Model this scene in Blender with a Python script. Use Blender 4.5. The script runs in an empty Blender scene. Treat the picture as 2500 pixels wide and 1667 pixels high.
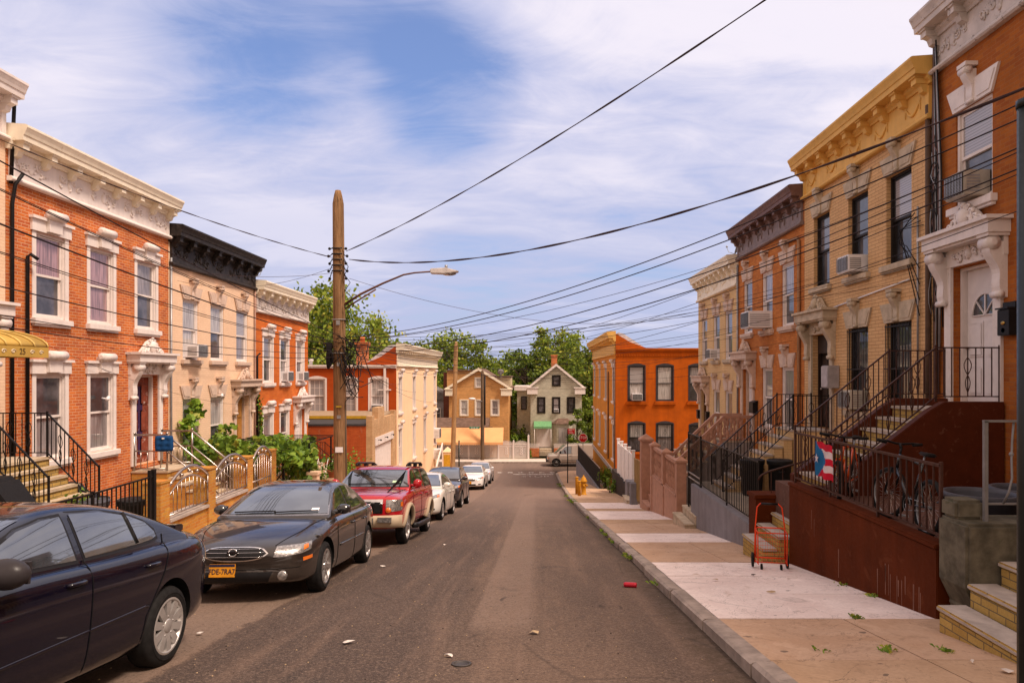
import bpy, bmesh, math, random
from mathutils import Vector, Matrix
from mathutils.bvhtree import BVHTree
R = math.radians
random.seed(11)
SC = bpy.context.scene
COL = SC.collection

# ------------------------------------------------------------------ camera
cam_d = bpy.data.cameras.new('camera')
cam = bpy.data.objects.new('camera', cam_d)
COL.objects.link(cam)
cam.location = (0, 0, 0)
cam.rotation_euler = (R(90), 0, 0)
cam_d.sensor_width = 36
cam_d.lens = 24
cam_d.shift_x = -0.0232
cam_d.shift_y = 0.0314
cam_d.clip_start = 0.05
cam_d.clip_end = 3000
SC.camera = cam
SC.view_settings.view_transform = 'Standard'
SC.view_settings.look = 'None'
SC.view_settings.gamma = 1
SC.view_settings.exposure = 0.42

# ------------------------------------------------------------------ sun and sky
SUN_EL, SUN_AZ = 56, 120          # azimuth measured clockwise from +Y (down the street)
sd = bpy.data.lights.new('sun', 'SUN')
sd.energy = 3.3
sd.angle = R(14)
sd.color = (1.0, 0.83, 0.69)
sun = bpy.data.objects.new('sun', sd)
COL.objects.link(sun)
sdir = Vector((math.sin(R(SUN_AZ)) * math.cos(R(SUN_EL)), math.cos(R(SUN_AZ)) * math.cos(R(SUN_EL)), math.sin(R(SUN_EL))))
sun.rotation_euler = sdir.to_track_quat('Z', 'Y').to_euler()

W = bpy.data.worlds.new('World')
SC.world = W
W.use_nodes = True
nt = W.node_tree
nt.nodes.clear()
def N(t, **kw):
    n = nt.nodes.new(t)
    for k, v in kw.items():
        setattr(n, k, v)
    return n
def LK(a, b): nt.links.new(a, b)
def math_n(op, a, b=None, clamp=False):
    n = N('ShaderNodeMath', operation=op); n.use_clamp = clamp
    for i, v in enumerate((a, b)):
        if v is None: continue
        if isinstance(v, (int, float)): n.inputs[i].default_value = v
        else: LK(v, n.inputs[i])
    return n.outputs[0]
def mixc(f, a, b):
    n = N('ShaderNodeMix', data_type='RGBA')
    for sck, v in ((n.inputs[0], f), (n.inputs[6], a), (n.inputs[7], b)):
        if isinstance(v, (int, float)): sck.default_value = v
        elif isinstance(v, tuple): sck.default_value = (*v, 1)
        else: LK(v, sck)
    return n.outputs[2]
out = N('ShaderNodeOutputWorld'); bg = N('ShaderNodeBackground')
bg.inputs[1].default_value = 0.085
sky = N('ShaderNodeTexSky', sky_type='NISHITA')
sky.sun_disc = False
sky.sun_elevation = R(SUN_EL); sky.sun_rotation = R(SUN_AZ)
sky.air_density = 1.3; sky.dust_density = 1.2; sky.ozone_density = 3.0
tc = N('ShaderNodeTexCoord'); sep = N('ShaderNodeSeparateXYZ'); LK(tc.outputs['Generated'], sep.inputs[0])
zc = math_n('ADD', math_n('MAXIMUM', sep.outputs[2], 0.0), 0.16)
px = math_n('DIVIDE', sep.outputs[0], zc); py = math_n('DIVIDE', sep.outputs[1], zc)
cmb = N('ShaderNodeCombineXYZ'); LK(px, cmb.inputs[0]); LK(py, cmb.inputs[1])
mp = N('ShaderNodeMapping'); mp.inputs['Scale'].default_value = (0.62, 1.15, 1); mp.inputs['Rotation'].default_value = (0, 0, R(16))
LK(cmb.outputs[0], mp.inputs[0])
n1 = N('ShaderNodeTexNoise'); n1.inputs['Scale'].default_value = 1.25; n1.inputs['Detail'].default_value = 7; n1.inputs['Roughness'].default_value = 0.52
n1.inputs['Distortion'].default_value = 0.7; LK(mp.outputs[0], n1.inputs[0])
n2 = N('ShaderNodeTexNoise'); n2.inputs['Scale'].default_value = 4.2; n2.inputs['Detail'].default_value = 8; n2.inputs['Roughness'].default_value = 0.66
n2.inputs['Distortion'].default_value = 1.0; LK(mp.outputs[0], n2.inputs[0])
cl = math_n('ADD', math_n('MULTIPLY', n1.outputs[0], 0.72), math_n('MULTIPLY', n2.outputs[0], 0.28))
def blob(d, lo, hi):
    # an opening in (or a thickening of) the cloud sheet round direction d
    v = N('ShaderNodeVectorMath', operation='DOT_PRODUCT'); dn = Vector(d).normalized()
    nv = N('ShaderNodeVectorMath', operation='NORMALIZE'); LK(tc.outputs['Generated'], nv.inputs[0])
    LK(nv.outputs[0], v.inputs[0]); v.inputs[1].default_value = dn
    m = N('ShaderNodeMapRange', interpolation_type='SMOOTHSTEP')
    LK(v.outputs['Value'], m.inputs[0]); m.inputs[1].default_value = math.cos(R(hi)); m.inputs[2].default_value = math.cos(R(lo))
    return m.outputs[0]
holes = math_n('ADD', math_n('MULTIPLY', blob((-.33, 1, .47), 1, 13), 0.17), math_n('MULTIPLY', blob((-.13, 1, .41), 1, 7), 0.15))
holes = math_n('ADD', holes, math_n('MULTIPLY', blob((-.48, 1, .36), 1, 9), 0.07))
holes = math_n('ADD', holes, math_n('MULTIPLY', blob((.22, 1, .31), 1, 13), 0.07))
thick = math_n('ADD', math_n('MULTIPLY', blob((.42, 1, .56), 3, 24), 0.15), math_n('MULTIPLY', blob((-.75, 1, .5), 3, 16), 0.10))
thick = math_n('ADD', thick, math_n('MULTIPLY', blob((-.36, 1, .25), 2, 14), 0.09))
hi_ = N('ShaderNodeMapRange', interpolation_type='SMOOTHSTEP'); LK(sep.outputs[2], hi_.inputs[0]); hi_.inputs[1].default_value = .52; hi_.inputs[2].default_value = .75; hi_.inputs[4].default_value = .22
bk_ = N('ShaderNodeMapRange', interpolation_type='SMOOTHSTEP'); LK(sep.outputs[1], bk_.inputs[0]); bk_.inputs[1].default_value = .35; bk_.inputs[2].default_value = -.3; bk_.inputs[4].default_value = .16
thick = math_n('ADD', thick, math_n('ADD', hi_.outputs[0], bk_.outputs[0]))
cl = math_n('ADD', math_n('SUBTRACT', cl, holes), thick)
mr = N('ShaderNodeMapRange', interpolation_type='SMOOTHSTEP'); LK(cl, mr.inputs[0]); mr.inputs[1].default_value = 0.24; mr.inputs[2].default_value = 0.52
cover = math_n('ADD', math_n('MULTIPLY', mr.outputs[0], 0.83), 0.15)
lowc = N('ShaderNodeMapRange', interpolation_type='SMOOTHSTEP'); LK(sep.outputs[2], lowc.inputs[0]); lowc.inputs[1].default_value = 0.04; lowc.inputs[2].default_value = 0.26; lowc.inputs[3].default_value = .9; lowc.inputs[4].default_value = 0
cover = math_n('MAXIMUM', cover, lowc.outputs[0])
# cloud body: white on top, lavender grey where thin or low
low = N('ShaderNodeMapRange', interpolation_type='SMOOTHSTEP'); LK(sep.outputs[2], low.inputs[0]); low.inputs[1].default_value = 0.02; low.inputs[2].default_value = 0.36
dens = N('ShaderNodeMapRange', interpolation_type='SMOOTHSTEP'); LK(cl, dens.inputs[0]); dens.inputs[1].default_value = 0.45; dens.inputs[2].default_value = 0.68
ccol = mixc(dens.outputs[0], (5.3, 5.45, 7.4), (8.3, 7.75, 8.6))
ccol = mixc(math_n('MAXIMUM', low.outputs[0], math_n('MULTIPLY', dens.outputs[0], .55)), (4.5, 4.9, 7.0), ccol)
skyb = N('ShaderNodeMix', data_type='RGBA', blend_type='MULTIPLY'); skyb.inputs[0].default_value = 1
LK(sky.outputs[0], skyb.inputs[6]); skyb.inputs[7].default_value = (0.85, 1.02, 1.42, 1)
glow = blob(tuple(sdir), 5, 75)                       # warm glow added round the veiled sun, unseen behind the camera, warms the street
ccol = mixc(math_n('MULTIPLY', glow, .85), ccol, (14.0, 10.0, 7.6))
back = math_n('ADD', math_n('MULTIPLY', sep.outputs[1], -1.6), .25, True)
ccol = mixc(math_n('MULTIPLY', back, .85), ccol, (10.0, 7.5, 6.0))  # unseen rear sky tinted warm, added so the ground and fronts catch warmer light
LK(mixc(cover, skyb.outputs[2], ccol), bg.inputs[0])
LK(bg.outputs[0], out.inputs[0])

# ------------------------------------------------------------------ materials
MATS = {}
class NT:
    """small helper for building a material's nodes"""
    def __init__(s, name):
        s.m = bpy.data.materials.new(name); s.m.use_nodes = True
        s.t = s.m.node_tree; s.b = s.t.nodes['Principled BSDF']
    def n(s, t, **kw):
        n = s.t.nodes.new(t)
        for k, v in kw.items(): setattr(n, k, v)
        return n
    def l(s, a, b): s.t.links.new(a, b)
    def val(s, sck, v):
        if isinstance(v, (int, float)): sck.default_value = v
        elif isinstance(v, (tuple, list)): sck.default_value = (*v, 1) if len(v) == 3 and sck.type == 'RGBA' else v
        else: s.l(v, sck)
    def coord(s, sc=(1, 1, 1), which='Object', rot=(0, 0, 0)):
        c = s.n('ShaderNodeTexCoord'); m = s.n('ShaderNodeMapping'); m.inputs['Scale'].default_value = sc; m.inputs['Rotation'].default_value = rot
        s.l(c.outputs[which], m.inputs[0]); return m.outputs[0]
    def noise(s, vec, scale, det=5, rough=.55, dist=0):
        n = s.n('ShaderNodeTexNoise'); s.l(vec, n.inputs[0]); n.inputs['Scale'].default_value = scale; n.inputs['Detail'].default_value = det
        n.inputs['Roughness'].default_value = rough; n.inputs['Distortion'].default_value = dist; return n.outputs[0]
    def ramp(s, f, lo, hi, a=0., b=1.):
        n = s.n('ShaderNodeMapRange', interpolation_type='SMOOTHSTEP'); s.l(f, n.inputs[0])
        for i, v in enumerate((lo, hi, a, b)): n.inputs[i + 1].default_value = v
        return n.outputs[0]
    def mix(s, f, a, b, bt='MIX'):
        n = s.n('ShaderNodeMix', data_type='RGBA', blend_type=bt)
        s.val(n.inputs[0], f); s.val(n.inputs[6], a); s.val(n.inputs[7], b); return n.outputs[2]
    def mth(s, op, a, b=None):
        n = s.n('ShaderNodeMath', operation=op); s.val(n.inputs[0], a)
        if b is not None: s.val(n.inputs[1], b)
        return n.outputs[0]
    def bump(s, h, st=.3, d=.01, nrm=None):
        n = s.n('ShaderNodeBump'); n.inputs['Strength'].default_value = st; n.inputs['Distance'].default_value = d
        s.l(h, n.inputs['Height'])
        if nrm is not None: s.l(nrm, n.inputs['Normal'])
        s.l(n.outputs[0], s.b.inputs['Normal']); return n.outputs[0]
    def done(s, col=None, rough=None, metal=None, spec=None):
        if col is not None: s.val(s.b.inputs['Base Color'], col)
        if rough is not None: s.val(s.b.inputs['Roughness'], rough)
        if metal is not None: s.b.inputs['Metallic'].default_value = metal
        if spec is not None: s.b.inputs['Specular IOR Level'].default_value = spec
        return s.m
def dk(c, f): return tuple(min(1, v * f) for v in c)
def mat(name, col, rough=.6, metal=0, var=.18, scale=6., bump=.15, wear=None, wear_amt=.5, coat=0, spec=None, streak=False):
    """plain painted / stone / plastic / metal surface with mottling and fine bump; wear = colour of worn patches"""
    if name in MATS: return MATS[name]
    s = NT(name); v = s.coord()
    a = s.noise(v, scale, 6, .6)
    if streak:
        v2 = s.coord((3, 3, .25)); st = s.noise(v2, scale * .5, 5, .6)
        a = s.mth('ADD', s.mth('MULTIPLY', a, .5), s.mth('MULTIPLY', st, .5))
    c = s.mix(s.ramp(a, .3, .72), dk(col, 1 - var), dk(col, 1 + var * .7))
    if wear:
        w = s.noise(v, scale * 1.7, 8, .68, .5)
        c = s.mix(s.ramp(w, .58, .66, 0, wear_amt), c, wear)
    f = s.noise(v, scale * 9, 4, .6)
    if bump: s.bump(f, bump, .004)
    r = s.ramp(f, .2, .8, max(.02, rough - .08), min(1, rough + .08))
    if coat: s.b.inputs['Coat Weight'].default_value = coat; s.b.inputs['Coat Roughness'].default_value = .03
    MATS[name] = s.done(c, r, metal, spec if spec is not None else (.5 if metal or rough < .3 else .16)); return s.m
def brick(name, c1, c2, mortar, bw=.21, bh=.068, ms=.006, var=.25, painted=False, blotch=None):
    if name in MATS: return MATS[name]
    s = NT(name); c = s.n('ShaderNodeTexCoord'); sp = s.n('ShaderNodeSeparateXYZ'); s.l(c.outputs['Object'], sp.inputs[0])
    u = s.mth('ADD', sp.outputs[0], sp.outputs[1]); cb = s.n('ShaderNodeCombineXYZ'); s.l(u, cb.inputs[0]); s.l(sp.outputs[2], cb.inputs[1])
    b = s.n('ShaderNodeTexBrick'); s.l(cb.outputs[0], b.inputs['Vector'])
    b.inputs['Scale'].default_value = 1; b.inputs['Brick Width'].default_value = bw; b.inputs['Row Height'].default_value = bh
    b.inputs['Mortar Size'].default_value = ms; b.inputs['Mortar Smooth'].default_value = .25; b.inputs['Bias'].default_value = 0
    b.inputs['Color1'].default_value = (*c1, 1); b.inputs['Color2'].default_value = (*c2, 1); b.inputs['Mortar'].default_value = (*mortar, 1)
    a = s.noise(s.coord((1, 1, .6)), 1.3, 6, .65)
    col = s.mix(s.ramp(a, .3, .7, 0, 1), b.outputs[0], s.mix(1., b.outputs[0], (1 - var, 1 - var, 1 - var), 'MULTIPLY'))
    if blotch:
        w = s.noise(s.coord((1, 1, .5)), 2.6, 7, .66, .6); col = s.mix(s.ramp(w, .56, .7, 0, .6), col, blotch)
    fine = s.noise(s.coord(), 55, 3, .6)
    col = s.mix(.22, col, s.mix(s.ramp(fine, .3, .7), (0.25, .25, .25), (1, 1, 1)), 'MULTIPLY')
    h = s.mth('ADD', s.mth('MULTIPLY', b.outputs['Fac'], -1.0), s.mth('MULTIPLY', fine, .25))
    s.bump(h, .5 if painted else .7, .006)
    MATS[name] = s.done(col, .8 if painted else .9, 0, .1); return s.m
def siding(name, col, ph=.16, line=.35):
    if name in MATS: return MATS[name]
    s = NT(name); c = s.n('ShaderNodeTexCoord'); sp = s.n('ShaderNodeSeparateXYZ'); s.l(c.outputs['Object'], sp.inputs[0])
    f = s.mth('FRACT', s.mth('DIVIDE', sp.outputs[2], ph))
    v = s.noise(s.coord((1, 1, 2)), 2.2, 6, .6)
    cc = s.mix(s.ramp(v, .3, .7), dk(col, .85), dk(col, 1.1))
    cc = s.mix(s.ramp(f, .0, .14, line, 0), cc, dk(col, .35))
    s.bump(f, .9, .02)
    MATS[name] = s.done(cc, .7, 0, .12); return s.m
def wood(name, c1, c2, sc=(14, 14, .9)):
    if name in MATS: return MATS[name]
    s = NT(name); v = s.coord(sc); a = s.noise(v, 3, 7, .65, .4); b = s.noise(s.coord((1, 1, .35)), 3, 4)
    cr = s.noise(s.coord((16, 16, .22)), 1.6, 6, .7)
    c = s.mix(s.ramp(a, .28, .72), c1, c2); c = s.mix(s.ramp(b, .35, .7, 0, .6), c, dk(c1, .75))
    c = s.mix(s.ramp(cr, .54, .61, 0, .85), c, dk(c1, .18))
    s.bump(s.mth('ADD', a, s.mth('MULTIPLY', cr, -.8)), .7, .02); MATS[name] = s.done(c, .85, 0, .25); return s.m
def paint(name, col, flake=.0, rough=.28, dirt=(.16, .12, .09), cw=1.):
    """car lacquer with a thin film of street dust low on the body"""
    if name in MATS: return MATS[name]
    s = NT(name); c = s.n('ShaderNodeTexCoord'); sp = s.n('ShaderNodeSeparateXYZ'); s.l(c.outputs['Object'], sp.inputs[0])
    a = s.noise(s.coord(), 5, 6, .6)
    lowf = s.mth('MULTIPLY', s.ramp(sp.outputs[2], .2, .6, .16, .01), s.ramp(a, .3, .75, .4, 1.2))
    cc = s.mix(lowf, col, dirt)
    s.b.inputs['Coat Weight'].default_value = cw; s.b.inputs['Coat Roughness'].default_value = .025
    MATS[name] = s.done(cc, rough, flake, .25); return s.m
def pane(name, kind='dark', tint=(.02, .022, .026), ior=1.6):
    """window glass: dark room behind, or a curtain / blind hanging close behind the pane"""
    if name in MATS: return MATS[name]
    s = NT(name)
    if kind == 'dark':
        a = s.noise(s.coord((1, 1, 1)), 2.5, 3); cc = s.mix(s.ramp(a, .35, .7), dk(tint, .5), dk(tint, 2.2))
    elif kind == 'curtain':
        c = s.n('ShaderNodeTexCoord'); sp = s.n('ShaderNodeSeparateXYZ'); s.l(c.outputs['Object'], sp.inputs[0])
        u = s.mth('ADD', sp.outputs[0], sp.outputs[1]); cb = s.n('ShaderNodeCombineXYZ'); s.l(u, cb.inputs[0]); s.l(s.mth('MULTIPLY', sp.outputs[2], .06), cb.inputs[1])
        a = s.noise(cb.outputs[0], 22, 3, .6, .3); cc = s.mix(s.ramp(a, .32, .68), dk(tint, .45), tint)
    else:
        c = s.n('ShaderNodeTexCoord'); sp = s.n('ShaderNodeSeparateXYZ'); s.l(c.outputs['Object'], sp.inputs[0])
        f = s.mth('FRACT', s.mth('DIVIDE', sp.outputs[2], .05)); cc = s.mix(s.ramp(f, .5, .95), tint, dk(tint, .55))
    s.b.inputs['Coat Weight'].default_value = 1; s.b.inputs['Coat Roughness'].default_value = .015; s.b.inputs['Coat IOR'].default_value = ior
    MATS[name] = s.done(cc, .5, 0, .5); return s.m
def leafm(name, col):
    if name in MATS: return MATS[name]
    s = NT(name); a = s.noise(s.coord(), .9, 4, .6); b = s.noise(s.coord(), 13, 3, .6)
    c = s.mix(s.ramp(a, .3, .7), dk(col, .6), dk(col, 1.25)); c = s.mix(s.ramp(b, .35, .75, 0, .5), c, (col[0] * 1.7, col[1] * 1.35, col[2] * .8))
    d = s.n('ShaderNodeBsdfTranslucent'); s.l(c, d.inputs[0]); mx = s.n('ShaderNodeMixShader'); mx.inputs[0].default_value = .33
    s.done(c, .55, 0, .3); o = s.t.nodes['Material Output']; s.l(s.b.outputs[0], mx.inputs[1]); s.l(d.outputs[0], mx.inputs[2]); s.l(mx.outputs[0], o.inputs[0])
    MATS[name] = s.m; return s.m

# ------------------------------------------------------------------ mesh helpers
class MB:
    def __init__(s): s.v = []; s.f = []; s.mi = []; s.sm = []; s.cur = 0; s.smooth = False
    def add(s, vs, fs, smooth=None):
        o = len(s.v); s.v.extend([tuple(p) for p in vs])
        for f in fs: s.f.append([i + o for i in f]); s.mi.append(s.cur); s.sm.append(s.smooth if smooth is None else smooth)
        return s
    def box(s, x0, x1, y0, y1, z0, z1, M=None):
        if x0 > x1: x0, x1 = x1, x0
        if y0 > y1: y0, y1 = y1, y0
        if z0 > z1: z0, z1 = z1, z0
        vs = [Vector(p) for p in ((x0, y0, z0), (x1, y0, z0), (x1, y1, z0), (x0, y1, z0), (x0, y0, z1), (x1, y0, z1), (x1, y1, z1), (x0, y1, z1))]
        if M is not None: vs = [M @ p for p in vs]
        return s.add(vs, [(0, 3, 2, 1), (4, 5, 6, 7), (0, 1, 5, 4), (1, 2, 6, 5), (2, 3, 7, 6), (3, 0, 4, 7)], False)
    def bar(s, a, b, w, h=None, up=(0, 0, 1)):
        """a square bar from a to b"""
        a, b = Vector(a), Vector(b); h = h or w; d = b - a; L = d.length
        if L < 1e-6: return s
        d /= L; up = Vector(up)
        if abs(d.dot(up)) > .98: up = Vector((0, 1, 0))
        x = d.cross(up).normalized(); z = x.cross(d)
        vs = [p + x * sx * w / 2 + z * sz * h / 2 for p in (a, b) for sx, sz in ((-1, -1), (1, -1), (1, 1), (-1, 1))]
        return s.add(vs, [(3, 2, 1, 0), (4, 5, 6, 7), (0, 1, 5, 4), (1, 2, 6, 5), (2, 3, 7, 6), (3, 0, 4, 7)], False)
    def tube(s, pts, r, n=8, cap=True, closed=False):
        pts = [Vector(p) for p in pts]; k = len(pts); rs = r if isinstance(r, (list, tuple)) else [r] * k
        vs = []; prev = None
        for i, p in enumerate(pts):
            if closed: d = pts[(i + 1) % k] - pts[i - 1]
            else: d = pts[min(i + 1, k - 1)] - pts[max(i - 1, 0)]
            d = d.normalized() if d.length > 1e-9 else Vector((0, 0, 1))
            if prev is None:
                up = Vector((0, 0, 1)) if abs(d.z) < .9 else Vector((0, 1, 0))
                x = d.cross(up).normalized()
            else:
                x = (prev - d * prev.dot(d)); x = x.normalized() if x.length > 1e-6 else d.orthogonal().normalized()
            prev = x; y = d.cross(x)
            for j in range(n):
                a = 2 * math.pi * j / n; vs.append(p + (x * math.cos(a) + y * math.sin(a)) * rs[i])
        fs = [(i * n + j, i * n + (j + 1) % n, (i + 1) % k * n + (j + 1) % n, (i + 1) % k * n + j) for i in range(k if closed else k - 1) for j in range(n)]
        if cap and not closed: fs += [tuple(range(n - 1, -1, -1)), tuple((k - 1) * n + j for j in range(n))]
        return s.add(vs, fs, True)
    def lathe(s, prof, c=(0, 0, 0), n=16, axis='Z', smooth=True, M=None, cap=True):
        """prof: list of (r, h)"""
        vs = []; c = Vector(c); k = len(prof)
        for r, h in prof:
            for j in range(n):
                a = 2 * math.pi * j / n; x, y = r * math.cos(a), r * math.sin(a)
                p = {'Z': (x, y, h), 'X': (h, x, y), 'Y': (y, h, x)}[axis]; p = Vector(p)
                vs.append((M @ p if M is not None else p) + c)
        fs = [(i * n + j, i * n + (j + 1) % n, (i + 1) * n + (j + 1) % n, (i + 1) * n + j) for i in range(k - 1) for j in range(n)]
        if cap and prof[0][0] > 1e-5: fs.append(tuple(range(n - 1, -1, -1)))
        if cap and prof[-1][0] > 1e-5: fs.append(tuple((k - 1) * n + j for j in range(n)))
        return s.add(vs, fs, smooth)
    def prism(s, poly, a, b, axis='X', smooth=False):
        """extrude a 2-D polygon along axis from a to b. X: poly=(y,z); Y: poly=(x,z); Z: poly=(x,y)"""
        f = {'X': lambda p, t: (t, p[0], p[1]), 'Y': lambda p, t: (p[0], t, p[1]), 'Z': lambda p, t: (p[0], p[1], t)}[axis]
        k = len(poly); vs = [f(p, a) for p in poly] + [f(p, b) for p in poly]
        fs = [(i, (i + 1) % k, k + (i + 1) % k, k + i) for i in range(k)]
        s.add(vs, fs, smooth); s.f += [[len(s.v) - 2 * k + i for i in range(k - 1, -1, -1)], [len(s.v) - k + i for i in range(k)]]
        s.mi += [s.cur] * 2; s.sm += [False] * 2; return s
    def ball(s, c, r, n=10, m=6, jit=0):
        rx, ry, rz_ = r if isinstance(r, (tuple, list)) else (r, r, r); c = Vector(c)
        vs = [c + Vector((0, 0, -rz_))]
        for i in range(1, m):
            t = math.pi * i / m - math.pi / 2
            for j in range(n):
                a = 2 * math.pi * j / n; q = 1 + random.uniform(-jit, jit)
                vs.append(c + Vector((rx * math.cos(t) * math.cos(a), ry * math.cos(t) * math.sin(a), rz_ * math.sin(t))) * q)
        vs.append(c + Vector((0, 0, rz_))); L = len(vs) - 1
        fs = [(0, 1 + (j + 1) % n, 1 + j) for j in range(n)]
        fs += [(1 + i * n + j, 1 + i * n + (j + 1) % n, 1 + (i + 1) * n + (j + 1) % n, 1 + (i + 1) * n + j) for i in range(m - 2) for j in range(n)]
        fs += [(L, 1 + (m - 2) * n + j, 1 + (m - 2) * n + (j + 1) % n) for j in range(n)]
        return s.add(vs, fs, True)
    def quad(s, a, b, c, d): return s.add([a, b, c, d], [(0, 1, 2, 3)])
    def mesh(s, name, mats):
        me = bpy.data.meshes.new(name); me.from_pydata(s.v, [], s.f)
        for m in (mats if isinstance(mats, (list, tuple)) else [mats]): me.materials.append(m)
        me.polygons.foreach_set('material_index', s.mi); me.polygons.foreach_set('use_smooth', s.sm); me.update(); return me
    def build(s, name, mats, parent=None, bevel=0, loc=None, normals=True):
        me = s.mesh(name, mats)
        if normals:
            b = bmesh.new(); b.from_mesh(me); bmesh.ops.recalc_face_normals(b, faces=b.faces)
            if bevel:
                bmesh.ops.bevel(b, geom=[e for e in b.edges if e.calc_face_angle(0) > .6], offset=bevel, segments=2, affect='EDGES', clamp_overlap=True)
            b.to_mesh(me); b.free()
        o = bpy.data.objects.new(name, me); COL.objects.link(o)
        if parent is not None: o.parent = parent
        if loc is not None: o.location = loc
        return o
def thing(name, label, cat, loc=(0, 0, 0), rz_=0, group=None, rx=0):
    o = bpy.data.objects.new(name, None); COL.objects.link(o); o.empty_display_size = .2
    o.location = loc; o.rotation_euler = (rx, 0, rz_); tag(o, label, cat, group); return o
def tag(o, label, cat, group=None):
    o['label'] = label; o['category'] = cat
    if group: o['group'] = group
    return o
def struct(o): o['kind'] = 'structure'; return o
def stuff(o): o['kind'] = 'stuff'; return o
def copy_tree(o, parent=None):
    c = o.copy(); COL.objects.link(c)
    if parent is not None: c.parent = parent
    for ch in list(o.children): copy_tree(ch, c)
    return c
def text_mesh(txt, size, name='txt'):
    cu = bpy.data.curves.new(name, 'FONT'); cu.body = txt; cu.size = size; cu.align_x = 'CENTER'; cu.align_y = 'CENTER'; cu.extrude = .002; cu.resolution_u = 2
    o = bpy.data.objects.new(name, cu); COL.objects.link(o)
    dg = bpy.context.evaluated_depsgraph_get(); me = bpy.data.meshes.new_from_object(o.evaluated_get(dg)); bpy.data.objects.remove(o); bpy.data.curves.remove(cu)
    return me
def add_text(txt, size, name, m, parent, loc, rot=(R(90), 0, 0), sx=1):
    me = text_mesh(txt, size); me.materials.clear(); me.materials.append(m)
    o = bpy.data.objects.new(name, me); COL.objects.link(o); o.parent = parent; o.location = loc; o.rotation_euler = rot; o.scale = (sx, 1, 1); return o
def sag(a, b, s, n=24, wob=0):
    a, b = Vector(a), Vector(b); r = []
    for i in range(n + 1):
        t = i / n; p = a.lerp(b, t); p.z -= 4 * s * t * (1 - t)
        if wob: p.z += wob * math.sin(t * 60) * .5
        r.append(p)
    return r
# street profile: the road falls away from the camera and flattens at the crossing (eye height is z = 0)
def rz(y):
    y = max(y, -40)
    if y < 28: return -1.67 - .137 * y
    if y < 56: t = y - 28; return -5.506 - .137 * t + (.067 / 28) * t * t / 2
    if y < 60: t = y - 56; return -8.405 - .07 * t + .07 / 4 * t * t / 2
    return -8.545
def pz(y): return rz(y) + .12
SL = -math.atan(.137)
KR, KL = 1.7, -4.95     # kerb lines
# ------------------------------------------------------------------ ground, road, pavements
def grid_sheet(xs, ys, zf, name, m):
    b = MB(); b.smooth = True; nx = len(xs)
    b.add([(x, y, zf(x, y)) for y in ys for x in xs], [(j * nx + i, j * nx + i + 1, (j + 1) * nx + i + 1, (j + 1) * nx + i) for j in range(len(ys) - 1) for i in range(nx - 1)])
    return struct(b.build(name, m, normals=False))
def frange(a, b, st):
    n = max(1, round((b - a) / st)); return [a + (b - a) * i / n for i in range(n + 1)]

def ground_mat():
    s = NT('ground_earth'); a = s.noise(s.coord(), .35, 8, .65); b = s.noise(s.coord(), 6, 6, .6)
    c = s.mix(s.ramp(a, .35, .65), (.13, .105, .075), (.10, .115, .045)); c = s.mix(s.ramp(b, .3, .7, 0, .5), c, (.17, .14, .1)); s.bump(b, .4, .03)
    return s.done(c, .95, 0, .2)
grid_sheet([-900, -200, -60, -20, -10.9, -5.2, 1.9, 7.5, 20, 60, 200, 900], [-60] + frange(-38, 64, 2) + [80, 140, 300, 1500], lambda x, y: rz(y) - .10, 'ground', ground_mat())

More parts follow.
